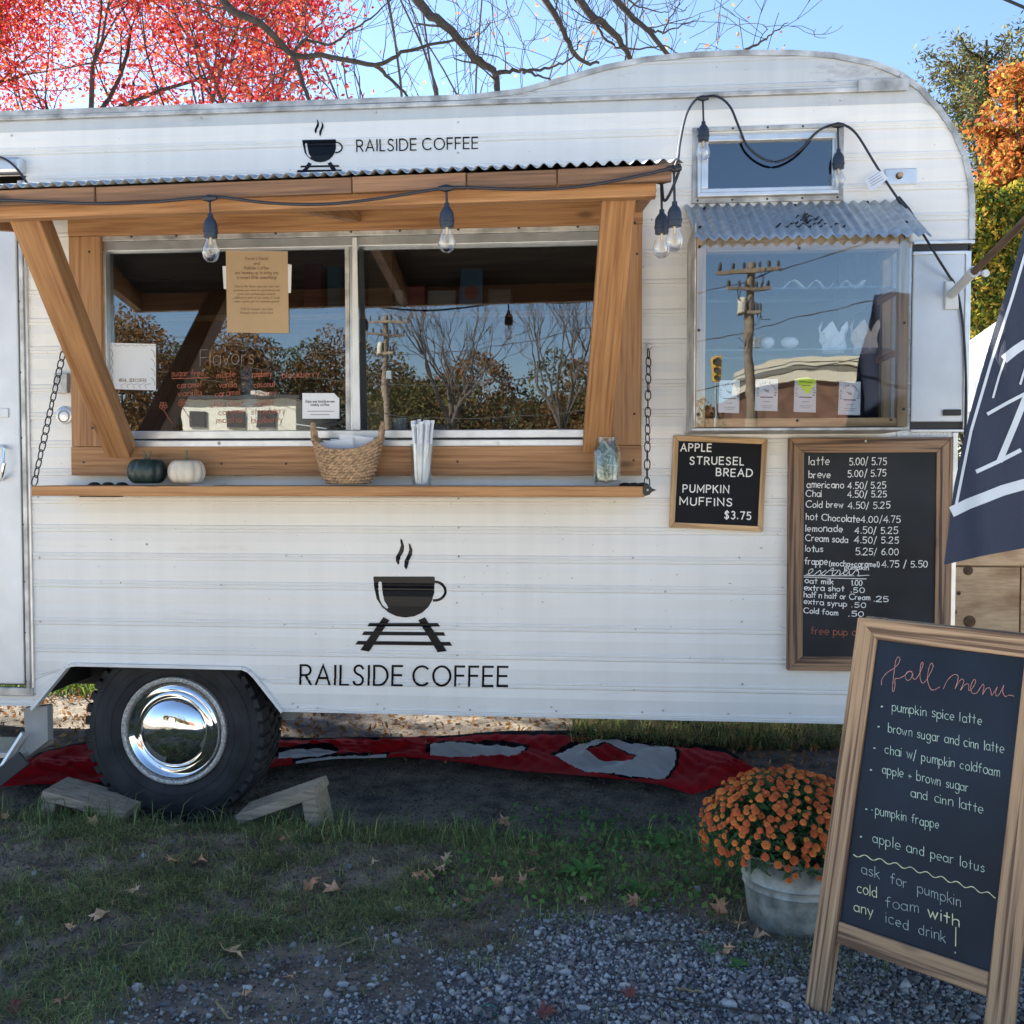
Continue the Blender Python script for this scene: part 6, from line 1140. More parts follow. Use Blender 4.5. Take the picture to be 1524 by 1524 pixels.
# ---------------------------------------------------------------- turf, weeds, stones, leaves, sticks
def patchy(x, y): return .5 + .5 * np.sin(x * 5.1 + 1.3 * np.sin(y * 4)) * np.sin(y * 6.3 + 1.7 * np.sin(x * 3.3) + 2)
def blades(name, n_, x0, x1, y0, y1, h0, h1, w, mats, dens, lab, flat=.5):
    x = rng.uniform(x0, x1, n_); y = rng.uniform(y0, y1, n_); keep = rng.uniform(0, 1, n_) < dens(x, y); x, y = x[keep], y[keep]; n_ = len(x); z = hgt(x, y) - .002
    an = rng.uniform(0, 6.283, n_); h = rng.uniform(h0, h1, n_) * rng.uniform(.6, 1.1, n_); ln = rng.uniform(.15, 1.0, n_) * flat * h * 2; d = np.stack([np.cos(an), np.sin(an), np.zeros(n_)], 1); s_ = np.stack([-np.sin(an), np.cos(an), np.zeros(n_)], 1) * (w * rng.uniform(.6, 1.3, n_))[:, None]
    b_ = np.stack([x, y, z], 1); m_ = b_ + d * (ln * .35)[:, None] + np.array([0, 0, 1]) * (h * .65)[:, None]; t_ = b_ + d * ln[:, None] + np.array([0, 0, 1]) * (h * (1 - .3 * flat))[:, None]
    v = np.stack([b_ - s_, b_ + s_, m_ + s_ * .8, m_ - s_ * .8, t_], 1).reshape(-1, 3); k5 = np.arange(n_) * 5
    fq = np.stack([k5, k5 + 1, k5 + 2, k5 + 3], 1); ft_ = np.stack([k5 + 3, k5 + 2, k5 + 4, k5 + 4], 1)
    me = bpy.data.meshes.new(name); me.vertices.add(len(v)); me.vertices.foreach_set('co', v.astype(np.float32).ravel()); lp = np.concatenate([fq.ravel(), ft_[:, :3].ravel()]).astype(np.int32); me.loops.add(len(lp)); me.loops.foreach_set('vertex_index', lp)
    me.polygons.add(2 * n_); me.polygons.foreach_set('loop_start', np.concatenate([np.arange(n_) * 4, 4 * n_ + np.arange(n_) * 3]).astype(np.int32))
    for mm_ in mats: me.materials.append(mm_)
    pm = rng.integers(0, len(mats), n_); me.polygons.foreach_set('material_index', np.concatenate([pm, pm]).astype(np.int32)); me.update(calc_edges=True); me.validate()
    o = bpy.data.objects.new(name, me); COL.objects.link(o); tag(o, lab, name.replace('_', ' '), kind='stuff'); return o
gm = [leaf_mat('grass_a', (0.22, 0.29, 0.12), .4), leaf_mat('grass_b', (0.40, 0.44, 0.18), .4), leaf_mat('grass_c', (0.09, 0.14, 0.065), .35), leaf_mat('grass_a2', (0.18, 0.23, 0.10), .35), leaf_mat('grass_straw', (0.30, 0.25, 0.14), .3)]
straw = [leaf_mat('dead_a', (0.40, 0.31, 0.18), .3), leaf_mat('dead_b', (0.22, 0.16, 0.09), .3), leaf_mat('dead_c', (0.12, 0.09, 0.05), .3)]
def turf(x, y):
    g_ = 1 - gravelness(x, y); band = smooth(.08, -.12, y - .03 * np.sin(x * 9)); left = smooth(-.1, -.5, x); pn = .34 * patchy(x, y) + .22 * (.5 + .5 * np.sin(x * 13 + 2.3 * np.sin(y * 9 + 1)) * np.sin(y * 17 + 1.9 * np.sin(x * 11))) + .24 * (.5 + .5 * np.sin(x * 31 + 2 * np.sin(y * 37)) * np.sin(y * 41 + 2 * np.sin(x * 29))) + .2 * rng.uniform(0, 1, x.shape); core = band * (.04 + .96 * smooth(.42, .60, pn)) * (.55 + .45 * left)
    bare = np.exp(-(((x + 1.75) / .32) ** 2 + ((y + .62) / .16) ** 2)) ; bare2 = np.exp(-(((x + .3) / .55) ** 2 + ((y - .1) / .2) ** 2))
    return np.clip(g_ * core * (1 - .9 * bare) * (1 - .6 * bare2) + .012 * (y < .1), 0, 1)
blades('grass', 330000, -2.5, 1.9, -1.75, .35, .012, .044, .0012, gm, turf, 'short ragged green grass in front of the trailer', 1.1)
blades('tall_grass', 9000, -2.5, .6, -.5, .12, .05, .13, .0018, gm[:4], lambda x, y: turf(x, y) * smooth(-.4, .0, y), 'longer grass growing against the tyre and chocks', .7)
blades('dry_grass', 85000, -3.4, 2.2, -1.7, 2.2, .006, .026, .0011, straw, lambda x, y: np.where(y > .0, np.where(x > -2.6, .28, .6) * (.3 + .7 * patchy(x * 2, y * 2)), .55 * (1 - gravelness(x, y)) + .03), 'dead matted grass and straw under the trailer', 1.6)
blades('lawn', 90000, -7, 3, 1.9, 6, .05, .16, .005, [leaf_mat('lawn_a', (0.10, 0.17, 0.03), .5), leaf_mat('lawn_b', (0.14, 0.20, 0.05), .5)], lambda x, y: .55 + .45 * patchy(x, y), 'sunlit green lawn behind the trailer', .6)
blades('weeds', 12000, -.15, 2.0, 1.12, 1.7, .04, .12, .003, gm[:3] + straw[:1], lambda x, y: .55 * patchy(x * 2, y * 2) + .2, 'tangled weeds growing under the right end of the trailer', .9)
# clover-like low leaves right of centre
n_ = 5200; x = rng.uniform(-.6, 1.2, n_); y = rng.uniform(-.75, .2, n_); kp = rng.uniform(0, 1, n_) < (1 - gravelness(x, y)) * (.25 + .75 * patchy(x * 1.7, y * 1.7)) * smooth(-.7, .1, x) * .8; x, y = x[kp], y[kp]
v, f_ = leaf_quads(np.stack([x, y, hgt(x, y) + rng.uniform(.010, .045, len(x))], 1), .012, asp=1.0); o = big_mesh('ground_cover', v, f_, [leaf_mat('clover_a', (0.10, 0.20, 0.065), .3), leaf_mat('clover_b', (0.15, 0.26, 0.08), .3)], mi=rng.integers(0, 2, len(f_))); tag(o, 'low leafy clover and creeping weeds near the tub', 'ground cover', kind='stuff')
def weed(px, py, n_, L, w, lab):
    c_ = ground(px, py); z0 = float(hgt(c_[0], c_[1])); o = thing('leafy_weed', lab, 'weed', (c_[0], c_[1], z0)); m_ = leaf_mat('weed_leaf', (0.14, 0.30, 0.09), .35)
    for i in range(n_):
        an = i * 2.4 + random.uniform(-.2, .2); l_ = L * random.uniform(.7, 1.1); el_ = random.uniform(.35, 1.0); mb = MB(); vs = []
        for t_ in range(6):
            u_ = t_ / 5; r_ = l_ * u_ * math.cos(el_ * (1 - .4 * u_)); z = z0 + l_ * math.sin(el_) * (u_ - .55 * u_ * u_) * 1.2; ww = w * math.sin(math.pi * (.08 + .9 * u_)) ** .8; cx_, cy_ = c_[0] + r_ * math.cos(an), c_[1] + r_ * math.sin(an)
            vs += [(cx_ - ww * math.sin(an), cy_ + ww * math.cos(an), z + ww * .3), (cx_, cy_, z), (cx_ + ww * math.sin(an), cy_ - ww * math.cos(an), z + ww * .3)]
        mb.add(vs, [(3 * t_ + j, 3 * t_ + j + 1, 3 * t_ + j + 4, 3 * t_ + j + 3) for t_ in range(5) for j in (0, 1)], 0, True); mb.build('leaf', m_, o)
weed(868, 1292, 16, .095, .013, 'bright green rosette weed in the middle of the turf'); weed(985, 1250, 10, .08, .015, 'broad leaved weed between the turf and the tub'); weed(950, 1320, 9, .055, .013, 'small pale green weed at the gravel edge'); weed(1100, 1440, 8, .035, .007, 'yellowish sprig growing in the gravel before the tub'); weed(1060, 1420, 7, .06, .003, 'spiky grass tuft growing at the gravel edge left of the tub'); weed(1010, 1225, 8, .06, .01, 'dusty leaved weed left of the orange flowers')
SL_ = ['dark angular stone lying at the left gravel edge under a big leaf', 'flat grey stone right of the dark angular one', 'pale stone beside the large pale lobed leaf', 'white faceted stone near the foot of the sign leg', 'grey stone just right of the big lobed leaf', 'small square grey stone in the front gravel', 'left one of two blue grey stones at the turf edge', 'right one of two blue grey stones at the turf edge', 'flat rounded pale disc stone at the turf edge', 'large pale stone in the middle of the gravel', 'flat slate piece standing in the mid gravel', 'long white stone above the front left gravel', 'pale stone near the bottom edge beside a red twig', 'broad flat slab stone right of the bottom centre', 'pale bottom edge stone below the flat slab', 'tall grey stone below the turf edge', 'small grey stone under the rosette weed', 'angular slate in a row of larger chips', 'flat bluish stone in the left front turf', 'bright white small stone left of the sign leg']
# gravel: three sizes of angular chips
def stone_mesh(seed):
    r2 = np.random.default_rng(seed); bm = bmesh.new(); bmesh.ops.create_icosphere(bm, subdivisions=1, radius=1)
    for v_ in bm.verts: v_.co *= r2.uniform(.72, 1.15)
    bmesh.ops.transform(bm, matrix=Matrix.Diagonal((1.0, r2.uniform(.6, .9), r2.uniform(.4, .65), 1)), verts=bm.verts)
    bmesh.ops.triangulate(bm, faces=bm.faces); v_ = np.array([q.co[:] for q in bm.verts]); f_ = np.array([[q.index for q in t_.verts] for t_ in bm.faces]); bm.free(); return v_, f_
def chip_mesh(seed):
    r2 = np.random.default_rng(seed); v_ = np.array([(1, 0, 0), (-.5, .85, 0), (-.6, -.8, 0), (.1, .1, .8), (.05, -.1, -.6), (.6, .7, .1)]) * r2.uniform(.7, 1.2, (6, 3)); return v_, np.array([(0, 5, 3), (5, 1, 3), (1, 2, 3), (2, 0, 3), (5, 0, 4), (1, 5, 4), (2, 1, 4), (0, 2, 4)])
protos = [chip_mesh(i) for i in range(6)]
def scatter(name, n_, x0, x1, y0, y1, s0, s1, mats, dens, lab, pw_=2.5, lift=.25):
    x = rng.uniform(x0, x1, n_); y = rng.uniform(y0, y1, n_); kp = rng.uniform(0, 1, n_) < dens(x, y); x, y = x[kp], y[kp]; n_ = len(x); s_ = s0 + (s1 - s0) * rng.uniform(0, 1, n_) ** pw_; z = hgt(x, y) + s_ * lift
    q = rng.normal(size=(n_, 4)); q[:, 1:3] *= .35; q /= np.linalg.norm(q, axis=1)[:, None]; w_, a_, b_, c_ = q.T
    Rm = np.stack([1 - 2 * (b_ ** 2 + c_ ** 2), 2 * (a_ * b_ - w_ * c_), 2 * (a_ * c_ + w_ * b_), 2 * (a_ * b_ + w_ * c_), 1 - 2 * (a_ ** 2 + c_ ** 2), 2 * (b_ * c_ - w_ * a_), 2 * (a_ * c_ - w_ * b_), 2 * (b_ * c_ + w_ * a_), 1 - 2 * (a_ ** 2 + b_ ** 2)], 1).reshape(-1, 3, 3)
    V, Fc, o_ = [], [], 0; which = rng.integers(0, 6, n_)
    for k2 in range(6):
        m_ = which == k2; pv, pf2 = protos[k2]; vv_ = np.einsum('nij,kj->nki', Rm[m_], pv) * s_[m_][:, None, None] + np.stack([x[m_], y[m_], z[m_]], 1)[:, None, :]
        c2 = m_.sum(); V.append(vv_.reshape(-1, 3)); Fc.append((pf2[None] + (np.arange(c2) * len(pv))[:, None, None] + o_).reshape(-1, 3)); o_ += c2 * len(pv)
    Fc = np.concatenate(Fc); mi2 = np.repeat(rng.integers(0, len(mats), n_), 8); o = big_mesh(name, np.concatenate(V), Fc, mats, mi=mi2); tag(o, lab, name.replace('_', ' '), kind='stuff'); return o
sm = [simple('stone_a', (0.27, 0.265, 0.26), .6), simple('stone_b', (0.39, 0.385, 0.375), .6), simple('stone_c', (0.12, 0.12, 0.125), .6), simple('stone_d', (0.48, 0.475, 0.46), .6), simple('stone_e', (0.17, 0.17, 0.172), .6), simple('stone_f', (0.22, 0.195, 0.175), .7)]
scatter('soil_crumbs', 60000, -2.4, 1.9, -1.75, .9, .0015, .0065, [simple('crumb_a', (0.14, 0.115, 0.09), .95), simple('crumb_b', (0.07, 0.058, 0.048), .95), simple('crumb_c', (0.24, 0.20, 0.16), .95)], lambda x, y: (1 - stoniness(x, y)) * .9 + .05, 'loose dark soil crumbs between the grass', 1.6)
gd_ = lambda x, y: np.maximum(stoniness(x, y) * (.6 + .4 * smooth(-.35, .35, x + .4 * np.sin(y * 5))), .16 * gravelness(x, y))
scatter('gravel', 105000, -1.9, 2.0, -1.75, -.2, .0028, .0105, sm, gd_, 'fine grey crushed stone in the foreground', 2.0)
scatter('coarse_gravel', 5200, -1.9, 2.0, -1.8, -.35, .009, .022, sm, lambda x, y: gd_(x, y) * .62 + .02, 'larger grey chips scattered through the gravel', 2.2, .12)
for i, (px, py, s_) in enumerate([(510, 1453, .017), (552, 1456, .013), (350, 1475, .014), (1180, 1460, .018), (368, 1463, .016), (604, 1455, .013), (666, 1337, .012), (677, 1335, .011), (590, 1388, .016), (841, 1443, .020), (930, 1466, .018), (397, 1425, .012), (868, 1500, .018), (1085, 1495, .022), (960, 1515, .018), (938, 1388, .018), (806, 1373, .013), (910, 1378, .016), (205, 1472, .018), (1060, 1457, .013)]):
    c_ = ground(px, py); v_, f_ = stone_mesh(50 + i); o = thing('stone', SL_[i], 'stone', (c_[0], c_[1], float(hgt(c_[0], c_[1]))), 'larger single stones on the ground')
    mb = MB(); zz = float(hgt(c_[0], c_[1])); mb.add([(c_[0] + q[0] * s_, c_[1] + q[1] * s_, zz + q[2] * s_ + s_ * .25) for q in v_], [tuple(t_) for t_ in f_]); mb.build('stone_body', sm[[1, 3, 0][i % 3]], o)
# fallen leaves: lobed plane-tree leaves, curled
def lobed():
    pts = []
    for i in range(5):
        an = math.radians(-100 + i * 50) + math.pi / 2; pts.append((math.cos(an) * (1.0 if i == 2 else .85), math.sin(an) * (1.0 if i == 2 else .85)))
        if i < 4: a2 = an + math.radians(25); pts += [(math.cos(a2 - .12) * .46, math.sin(a2 - .12) * .46), (math.cos(a2 + .12) * .42, math.sin(a2 + .12) * .42)]
    return pts + [(-.12, -.42), (-.05, -.5), (.02, -1.05), (.06, -1.04), (.06, -.5), (.15, -.42)]
LOB = lobed(); lmats = [simple('dry_leaf_a', (0.56, 0.32, 0.18), .7, var=.3, scale=40), simple('dry_leaf_b', (0.42, 0.21, 0.11), .7, var=.3, scale=40), simple('dry_leaf_c', (0.56, 0.37, 0.22), .7, var=.3, scale=40), simple('dry_leaf_red', (0.16, 0.045, 0.035), .7, var=.3, scale=40)]
def add_leaf(px, py, s_, mi2, lab, curl=None):
    c_ = ground(px, py); z0 = float(hgt(c_[0], c_[1])) + .012; rz = random.uniform(0, 6.28); tx_2, ty_2 = random.uniform(-.5, .5), random.uniform(-.2, .7); cu_ = random.uniform(.5, 1.35) if curl is None else curl
    Mx = Matrix.Rotation(rz, 3, 'Z') ; Mt = Matrix.Rotation(tx_2, 3, 'Y') @ Matrix.Rotation(ty_2, 3, 'X'); sxr_, syr_ = random.uniform(.65, 1.1), random.uniform(.8, 1.15); ring_ = [Vector((x * sxr_ * random.uniform(.85, 1.15), y * syr_ * random.uniform(.85, 1.15), 0)) for x, y in LOB]; vs = [Vector((0, -.05, 0))] + ring_ + [q * .5 for q in ring_]; n_ = len(ring_); out = []
    for q in vs: z = cu_ * (q.x ** 2 * .55 + .25 * math.sin(q.y * 2.5) + .12 * math.sin(q.x * 7 + q.y * 5)); w_ = Mt @ (Mx @ Vector((q.x, q.y, z))); out.append((c_[0] + w_.x * s_, c_[1] + w_.y * s_, max(z0 - .01, z0 + w_.z * s_ + s_ * .12)))
    fs = [(1 + i, 1 + (i + 1) % n_, 1 + n_ + (i + 1) % n_, 1 + n_ + i) for i in range(n_)] + [(0, 1 + n_ + i, 1 + n_ + (i + 1) % n_) for i in range(n_)]
    mb = MB(); mb.add(out, fs, 0, True); o = mb.build('fallen_leaf', lmats[mi2], None, sharp=70); o.location = (0, 0, 0); tag(o, lab, 'leaf', 'dry leaves fallen on the turf and gravel'); return o
LV = [(752, 1207, .030, 0, 'star shaped tan leaf alone on the bare soil'), (140, 1226, .034, 0, 'curled brown leaf against the left wheel chock'), (258, 1218, .022, 2, 'pale leaf at the foot of the tyre'), (422, 1256, .020, 0, 'small tan leaf in the grass right of the chock'), (258, 1290, .030, 0, 'folded brown leaf in the grass below the tyre'), (296, 1290, .026, 1, 'rusty leaf beside a folded brown one'), (555, 1281, .022, 2, 'upright pale tan leaf in the grass'), (200, 1333, .028, 2, 'pointed pale leaf on the dark soil patch at left'), (150, 1370, .034, 2, 'long pale leaf on the soil left of centre'), (345, 1413, .036, 2, 'large pale lobed leaf at the turf and gravel edge'), (104, 1387, .018, 0, 'small orange leaf near the left gravel'), (462, 1315, .036, 1, 'dark rusty leaf in the turf centre'), (495, 1318, .030, 0, 'brown leaf touching the dark rusty one'), (622, 1296, .030, 0, 'brown leaf left of a curled upright leaf'), (655, 1290, .030, 2, 'pale curled leaf standing on edge'), (665, 1276, .024, 2, 'thin upright leaf behind the curled one'), (640, 1300, .026, 1, 'dark curled leaf under the pale one'), (740, 1310, .032, 1, 'rusty leaf half under grass near the centre'), (778, 1308, .028, 0, 'brown pointed leaf right of the rusty one'), (696, 1334, .024, 1, 'dark red brown leaf beside two small stones'), (868, 1333, .028, 2, 'bright tan leaf at the gravel edge'), (945, 1340, .026, 1, 'dull leaf in weeds right of the tan one'), (1072, 1355, .036, 1, 'large brown leaf left of the zinc tub'), (1130, 1397, .026, 2, 'pale star leaf at the foot of the tub'), (1045, 1393, .024, 1, 'brown leaf among the stones left of the tub'), (1083, 1420, .02, 0, 'orange leaf lying in the gravel before the tub'), (432, 1448, .026, 2, 'pale ragged leaf at the gravel corner'), (93, 1496, .026, 1, 'dark leaf in the left front turf'), (366, 1478, .018, 0, 'small rust leaf in the front gravel'), (938, 1483, .018, 3, 'narrow red leaf in the gravel'), (812, 1510, .030, 3, 'dark red crumpled leaf at the bottom edge'), (726, 1471, .012, 0, 'tiny orange leaf in the gravel centre'), (20, 1507, .024, 3, 'reddish leaf at the left bottom corner'), (8, 1213, .016, 0, 'small leaf at the far left below the step'), (795, 1262, .02, 1, 'dull brown leaf on soil right of centre'), (605, 1215, .018, 2, 'thin pale leaf scrap near the right chock'), (790, 1290, .02, 1, 'brown leaf beside the rosette weed'), (1100, 1378, .022, 0, 'leaf leaning against the tub wall')]
for l_ in LV: add_leaf(l_[0], l_[1], l_[2] * 1.25, *l_[3:])
# leaf litter beneath and behind
n_ = 5200; x = rng.uniform(-3.6, 2, n_); y = rng.uniform(.85, 3.2, n_); v, f_ = leaf_quads(np.stack([x, y, hgt(x, y) + rng.uniform(.004, .02, n_)], 1), .017, asp=.8); o = big_mesh('leaf_litter', v, f_, [leaf_mat('litter_a', (0.36, 0.17, 0.07), .3), leaf_mat('litter_b', (0.45, 0.30, 0.15), .3), leaf_mat('litter_c', (0.22, 0.12, 0.06), .3)], mi=rng.integers(0, 3, n_)); tag(o, 'dry leaf litter under and behind the trailer', 'leaf litter', kind='stuff')
for i, (p0_, p1_, lab) in enumerate([((905, 1475), (1130, 1510), 'long thin dark twig on the gravel'), ((500, 1400), (540, 1385), 'short pale straw at the turf edge'), ((1005, 1475), (1045, 1480), 'pale peeled stick in the gravel'), ((180, 1412), (218, 1408), 'straw stem on the left turf'), ((920, 1402), (1030, 1404), 'thin twig lying level before the tub'), ((320, 1495), (345, 1522), 'pale straw poking from the front gravel')]):
    c0_, c1_ = ground(*p0_), ground(*p1_); n2 = 7; o = thing('twig', lab, 'twig', (c0_[0], c0_[1], float(hgt(c0_[0], c0_[1]))), 'loose twigs and straws on the ground'); pts_ = []
    for t_ in range(n2): q = c0_ + (c1_ - c0_) * t_ / (n2 - 1) + np.array([0, random.uniform(-.008, .008), 0]); pts_.append((q[0], q[1], float(hgt(q[0], q[1])) + .012))
    MB().tube(pts_, .0022 if 'pale' not in lab else .003, 5).build('stick', M['bark'] if 'dark' in lab or 'thin' in lab else straw[0], o)
c_ = ground(726, 1500); o = thing('green_wire_loop', 'loop of green garden wire half buried in the gravel', 'wire', (c_[0], c_[1], 0)); MB().tube([(c_[0] + .022 * math.cos(t_), c_[1] + .014 * math.sin(t_), float(hgt(c_[0], c_[1])) + .008 + .006 * math.sin(t_)) for t_ in np.linspace(.3, 5.8, 22)], .0016, 6).build('wire', simple('green_wire', (0.02, 0.16, 0.11), .5), o)

# ---------------------------------------------------------------- trees
def grow_tree(mb, p, d_, L, r, lvl, tips, spread=.5, upb=.15, seg=4, kids=3, rs=None, minr=.004, shrink=.72):
    pts, rad_ = [np.array(p, float)], [r]; d_ = np.array(d_, float)
    for i in range(seg):
        d_ = d_ + rs.normal(size=3) * .13 + np.array([0, 0, upb * .25]); d_ /= np.linalg.norm(d_); pts.append(pts[-1] + d_ * L / seg); rad_.append(max(minr, r * (1 - .4 * (i + 1) / seg)))
    mb.tube(pts, rad_, 6 if r > .03 else (4 if r > .012 else 3), caps=False)
    if lvl == 0: tips += pts[1:]; return
    if lvl <= 2: tips += pts[2:]
    for c_ in range(kids):
        i = rs.integers(max(1, seg // 2), seg + 1) if c_ else seg; nd = d_ + rs.normal(size=3) * spread; nd[2] += upb; nd /= np.linalg.norm(nd)
        grow_tree(mb, pts[i], nd, L * shrink * rs.uniform(.8, 1.15), max(minr, rad_[i] * .68), lvl - 1, tips, spread, upb, seg, kids, rs, minr, shrink)
def tree(name, lab, group, base, H, tr, lvl, kids, spread, upb, lsize, nleaf, lmat_, clump, seed, trunk_frac=.3, extra=None, minr=.006, bark=None):
    rs = np.random.default_rng(seed); o = thing(name, lab, 'tree', tuple(base), group); tips = []; mb = MB(); b_ = np.array(base, float); top = b_ + np.array([rs.uniform(-.2, .2), 0, H * trunk_frac])
    mb.tube([b_ - np.array([0, 0, .1]), (b_ + top) / 2 + rs.normal(size=3) * .06, top], [tr * 1.25, tr, tr * .85], 10)
    for c_ in range(4): an = c_ * 1.57 + rs.uniform(0, 1); grow_tree(mb, top - np.array([0, 0, .1 * c_]), (math.cos(an) * spread, math.sin(an) * spread, 1), H * .30, tr * .62, lvl, tips, spread, upb, 4, kids, rs, minr)
    mb.build('trunk', bark or M['bark'], o)
    if nleaf:
        T_ = np.array(tips); c_ = T_[rs.integers(0, len(T_), nleaf)] + rs.normal(size=(nleaf, 3)) * clump; v, f_ = leaf_quads(c_, lsize, asp=.9); big_mesh('crown', v, f_, lmat_, o, mi=rs.integers(0, len(lmat_), nleaf))
    return o
reds = [leaf_mat('maple_a', (0.52, 0.050, 0.058), .55, .5), leaf_mat('maple_b', (0.62, 0.10, 0.07), .55, .5), leaf_mat('maple_c', (0.36, 0.028, 0.045), .55, .5), leaf_mat('maple_d', (0.62, 0.17, 0.08), .55, .5)]
def gp(px, D_): p = at(px, 706, D_); return (p[0], D_, 0)
tree('red_maple', 'bright red maple behind the left half of the trailer roof', 'red maples behind the trailer', gp(60, 11), 11.5, .16, 4, 3, .5, .18, .042, 30000, reds, .21, 3)
tree('red_maple', 'red maple nearest the middle of the roof', 'red maples behind the trailer', gp(265, 12.5), 10.4, .14, 4, 3, .48, .2, .042, 26000, reds, .20, 5)
tree('red_maple', 'red maple at the far left edge of the view', 'red maples behind the trailer', gp(-190, 12), 12, .17, 4, 3, .5, .18, .042, 22000, reds, .22, 8)
tan = [leaf_mat('tan_a', (0.45, 0.28, 0.12), .5), leaf_mat('tan_b', (0.50, 0.20, 0.08), .5)]
tree('thin_tree', 'nearly bare thin tree with a few tan leaves above the roof logo', 'thin leafless trees behind the trailer', gp(560, 14), 12.5, .09, 5, 2, .5, .16, .045, 420, tan, .15, 11, minr=.006, bark=M['twig'])
tree('thin_tree', 'nearly bare thin tree right of the roof seam', 'thin leafless trees behind the trailer', gp(690, 15), 12, .08, 5, 2, .5, .16, .045, 300, tan, .15, 12, minr=.006, bark=M['twig'])
tree('thin_tree', 'slender bare tree with fine twigs behind the roof hump', 'thin leafless trees behind the trailer', gp(790, 16), 12.5, .08, 5, 2, .5, .16, .045, 160, tan, .15, 14, minr=.006, bark=M['twig'])
tree('thin_tree', 'slim twiggy tree between the red maple and the bare limbs', 'thin leafless trees behind the trailer', gp(480, 15), 11.5, .08, 5, 2, .5, .16, .045, 420, tan, .15, 16, minr=.006, bark=M['twig'])
# big bare tree: trunk hidden by the maples, long limbs reaching over the roof and dipping
BT = thing('bare_tree', 'large leafless tree whose dark limbs dip over the trailer roof', 'tree', gp(-330, 8)); rs = np.random.default_rng(21); mb = MB(); tb = at(-330, 706, 8); crotch = at(60, -420, 7.6)
mb.tube([(tb[0], 8, -.1), (tb[0] + .1, 7.9, 3), tuple(at(-220, -100, 7.8)), tuple(crotch)], [.20, .17, .13, .11], 12)
limbs = [([(60, -420), (300, -140), (332, 0), (386, 33), (437, 81), (478, 83), (560, 96), (600, 78), (665, 62), (706, 55)], 7.0, .052, .010), ([(437, 81), (448, 115), (461, 152)], 6.95, .030, .02), ([(560, 96), (585, 122), (612, 150)], 6.95, .022, .012),
         ([(60, -420), (520, -160), (619, 0), (665, 40), (706, 85), (737, 110), (741, 142)], 7.2, .060, .032), ([(737, 110), (760, 106), (779, 105), (800, 112), (820, 121)], 7.15, .026, .008), ([(779, 105), (805, 103), (831, 96), (853, 84), (862, 62)], 7.15, .018, .006),
         ([(60, -420), (660, -200), (812, 0), (842, 55), (868, 92), (893, 93)], 7.4, .050, .014), ([(60, -420), (700, -220), (862, 0), (897, 33), (923, 62), (940, 92)], 7.3, .050, .028), ([(60, -420), (740, -200), (915, 0), (959, 40), (996, 84)], 7.5, .046, .022),
         ([(959, 40), (985, 48), (1010, 40), (1035, 29)], 7.45, .014, .004), ([(985, 48), (1000, 22), (1012, 3)], 7.45, .010, .004), ([(860, 0), (880, 22), (905, 60), (930, 72), (985, 68), (1010, 80)], 7.35, .018, .006), ([(1105, 78), (1128, 66), (1150, 50), (1172, 35)], 7.0, .016, .004), ([(1128, 66), (1140, 45), (1138, 38)], 7.0, .006, .003),
         ([(437, 81), (455, 60), (490, 66), (520, 45), (560, 20), (590, -10)], 7.0, .018, .006), ([(292, 0), (320, 32), (350, 42), (395, 38)], 7.0, .012, .006), ([(437, 81), (470, 40), (500, 10)], 7.0, .010, .004), ([(935, 0), (955, 12), (990, 18), (1002, 10)], 7.5, .010, .003)]
for pts_, D_, r0_, r1_ in limbs:
    P = cr_spline([at(x, y, D_ + .12 * math.sin(i * 1.7)) for i, (x, y) in enumerate(pts_)], 5); n_ = len(P); rad_ = [r0_ + (r1_ - r0_) * i / (n_ - 1) for i in range(n_)]; P = [p + rs.normal(size=3) * .008 for p in P]; mb.tube(P, rad_, 8)
    tips = []
    for i in range(3, n_ - 1, 4):
        if P[i][2] > 7.2: continue
        an = rs.uniform(0, 6.28); grow_tree(mb, P[i], (math.cos(an), .5 * math.sin(an), rs.uniform(-.2, .9)), rs.uniform(.3, .7), max(.004, rad_[i] * .32), 2, tips, .5, .15, 4, 2, rs, .0035)
mb.build('limbs', M['bark'], BT)
# right side: ragged cedar, orange maple, yellow green shrub, dark hedge
def cedar(name, lab, base, H, rb, seed, mats, n_):
    rs = np.random.default_rng(seed); o = thing(name, lab, 'tree', tuple(base), None); mb = MB(); b_ = np.array(base, float); mb.tube([b_, b_ + np.array([.1, 0, H * .5]), b_ + np.array([.05, 0, H])], [.2, .13, .02], 10); cs = []
    for i in range(90):
        t_ = .18 + .8 * i / 90; an = rs.uniform(0, 6.283); L = rb * (1.05 - t_) ** .7 * rs.uniform(.55, 1.25) + .25; p = b_ + np.array([.05, 0, H * t_]); d_ = np.array([math.cos(an), math.sin(an), rs.uniform(.05, .55)]); pts_ = [p + d_ * L * s_ + np.array([0, 0, -.12 * L * math.sin(s_ * 3.14)]) for s_ in np.linspace(0, 1, 6)]
        mb.tube(pts_, [.03, .025, .02, .015, .01, .006], 4, caps=False)
        for s_ in np.linspace(.25, 1, 9): cs.append(b_ * 0 + p + d_ * L * s_ + np.array([0, 0, -.12 * L * math.sin(s_ * 3.14)]))
    mb.build('trunk', M['bark'], o); T_ = np.array(cs); k2 = rs.integers(0, len(T_), n_); c_ = T_[k2] + rs.normal(size=(n_, 3)) * np.array([.10, .10, .09]); c_[:, 2] -= np.abs(rs.normal(size=n_)) * .07; v, f_ = leaf_quads(c_, .048, asp=.45); big_mesh('crown', v, f_, mats, o, mi=rs.integers(0, len(mats), n_)); return o
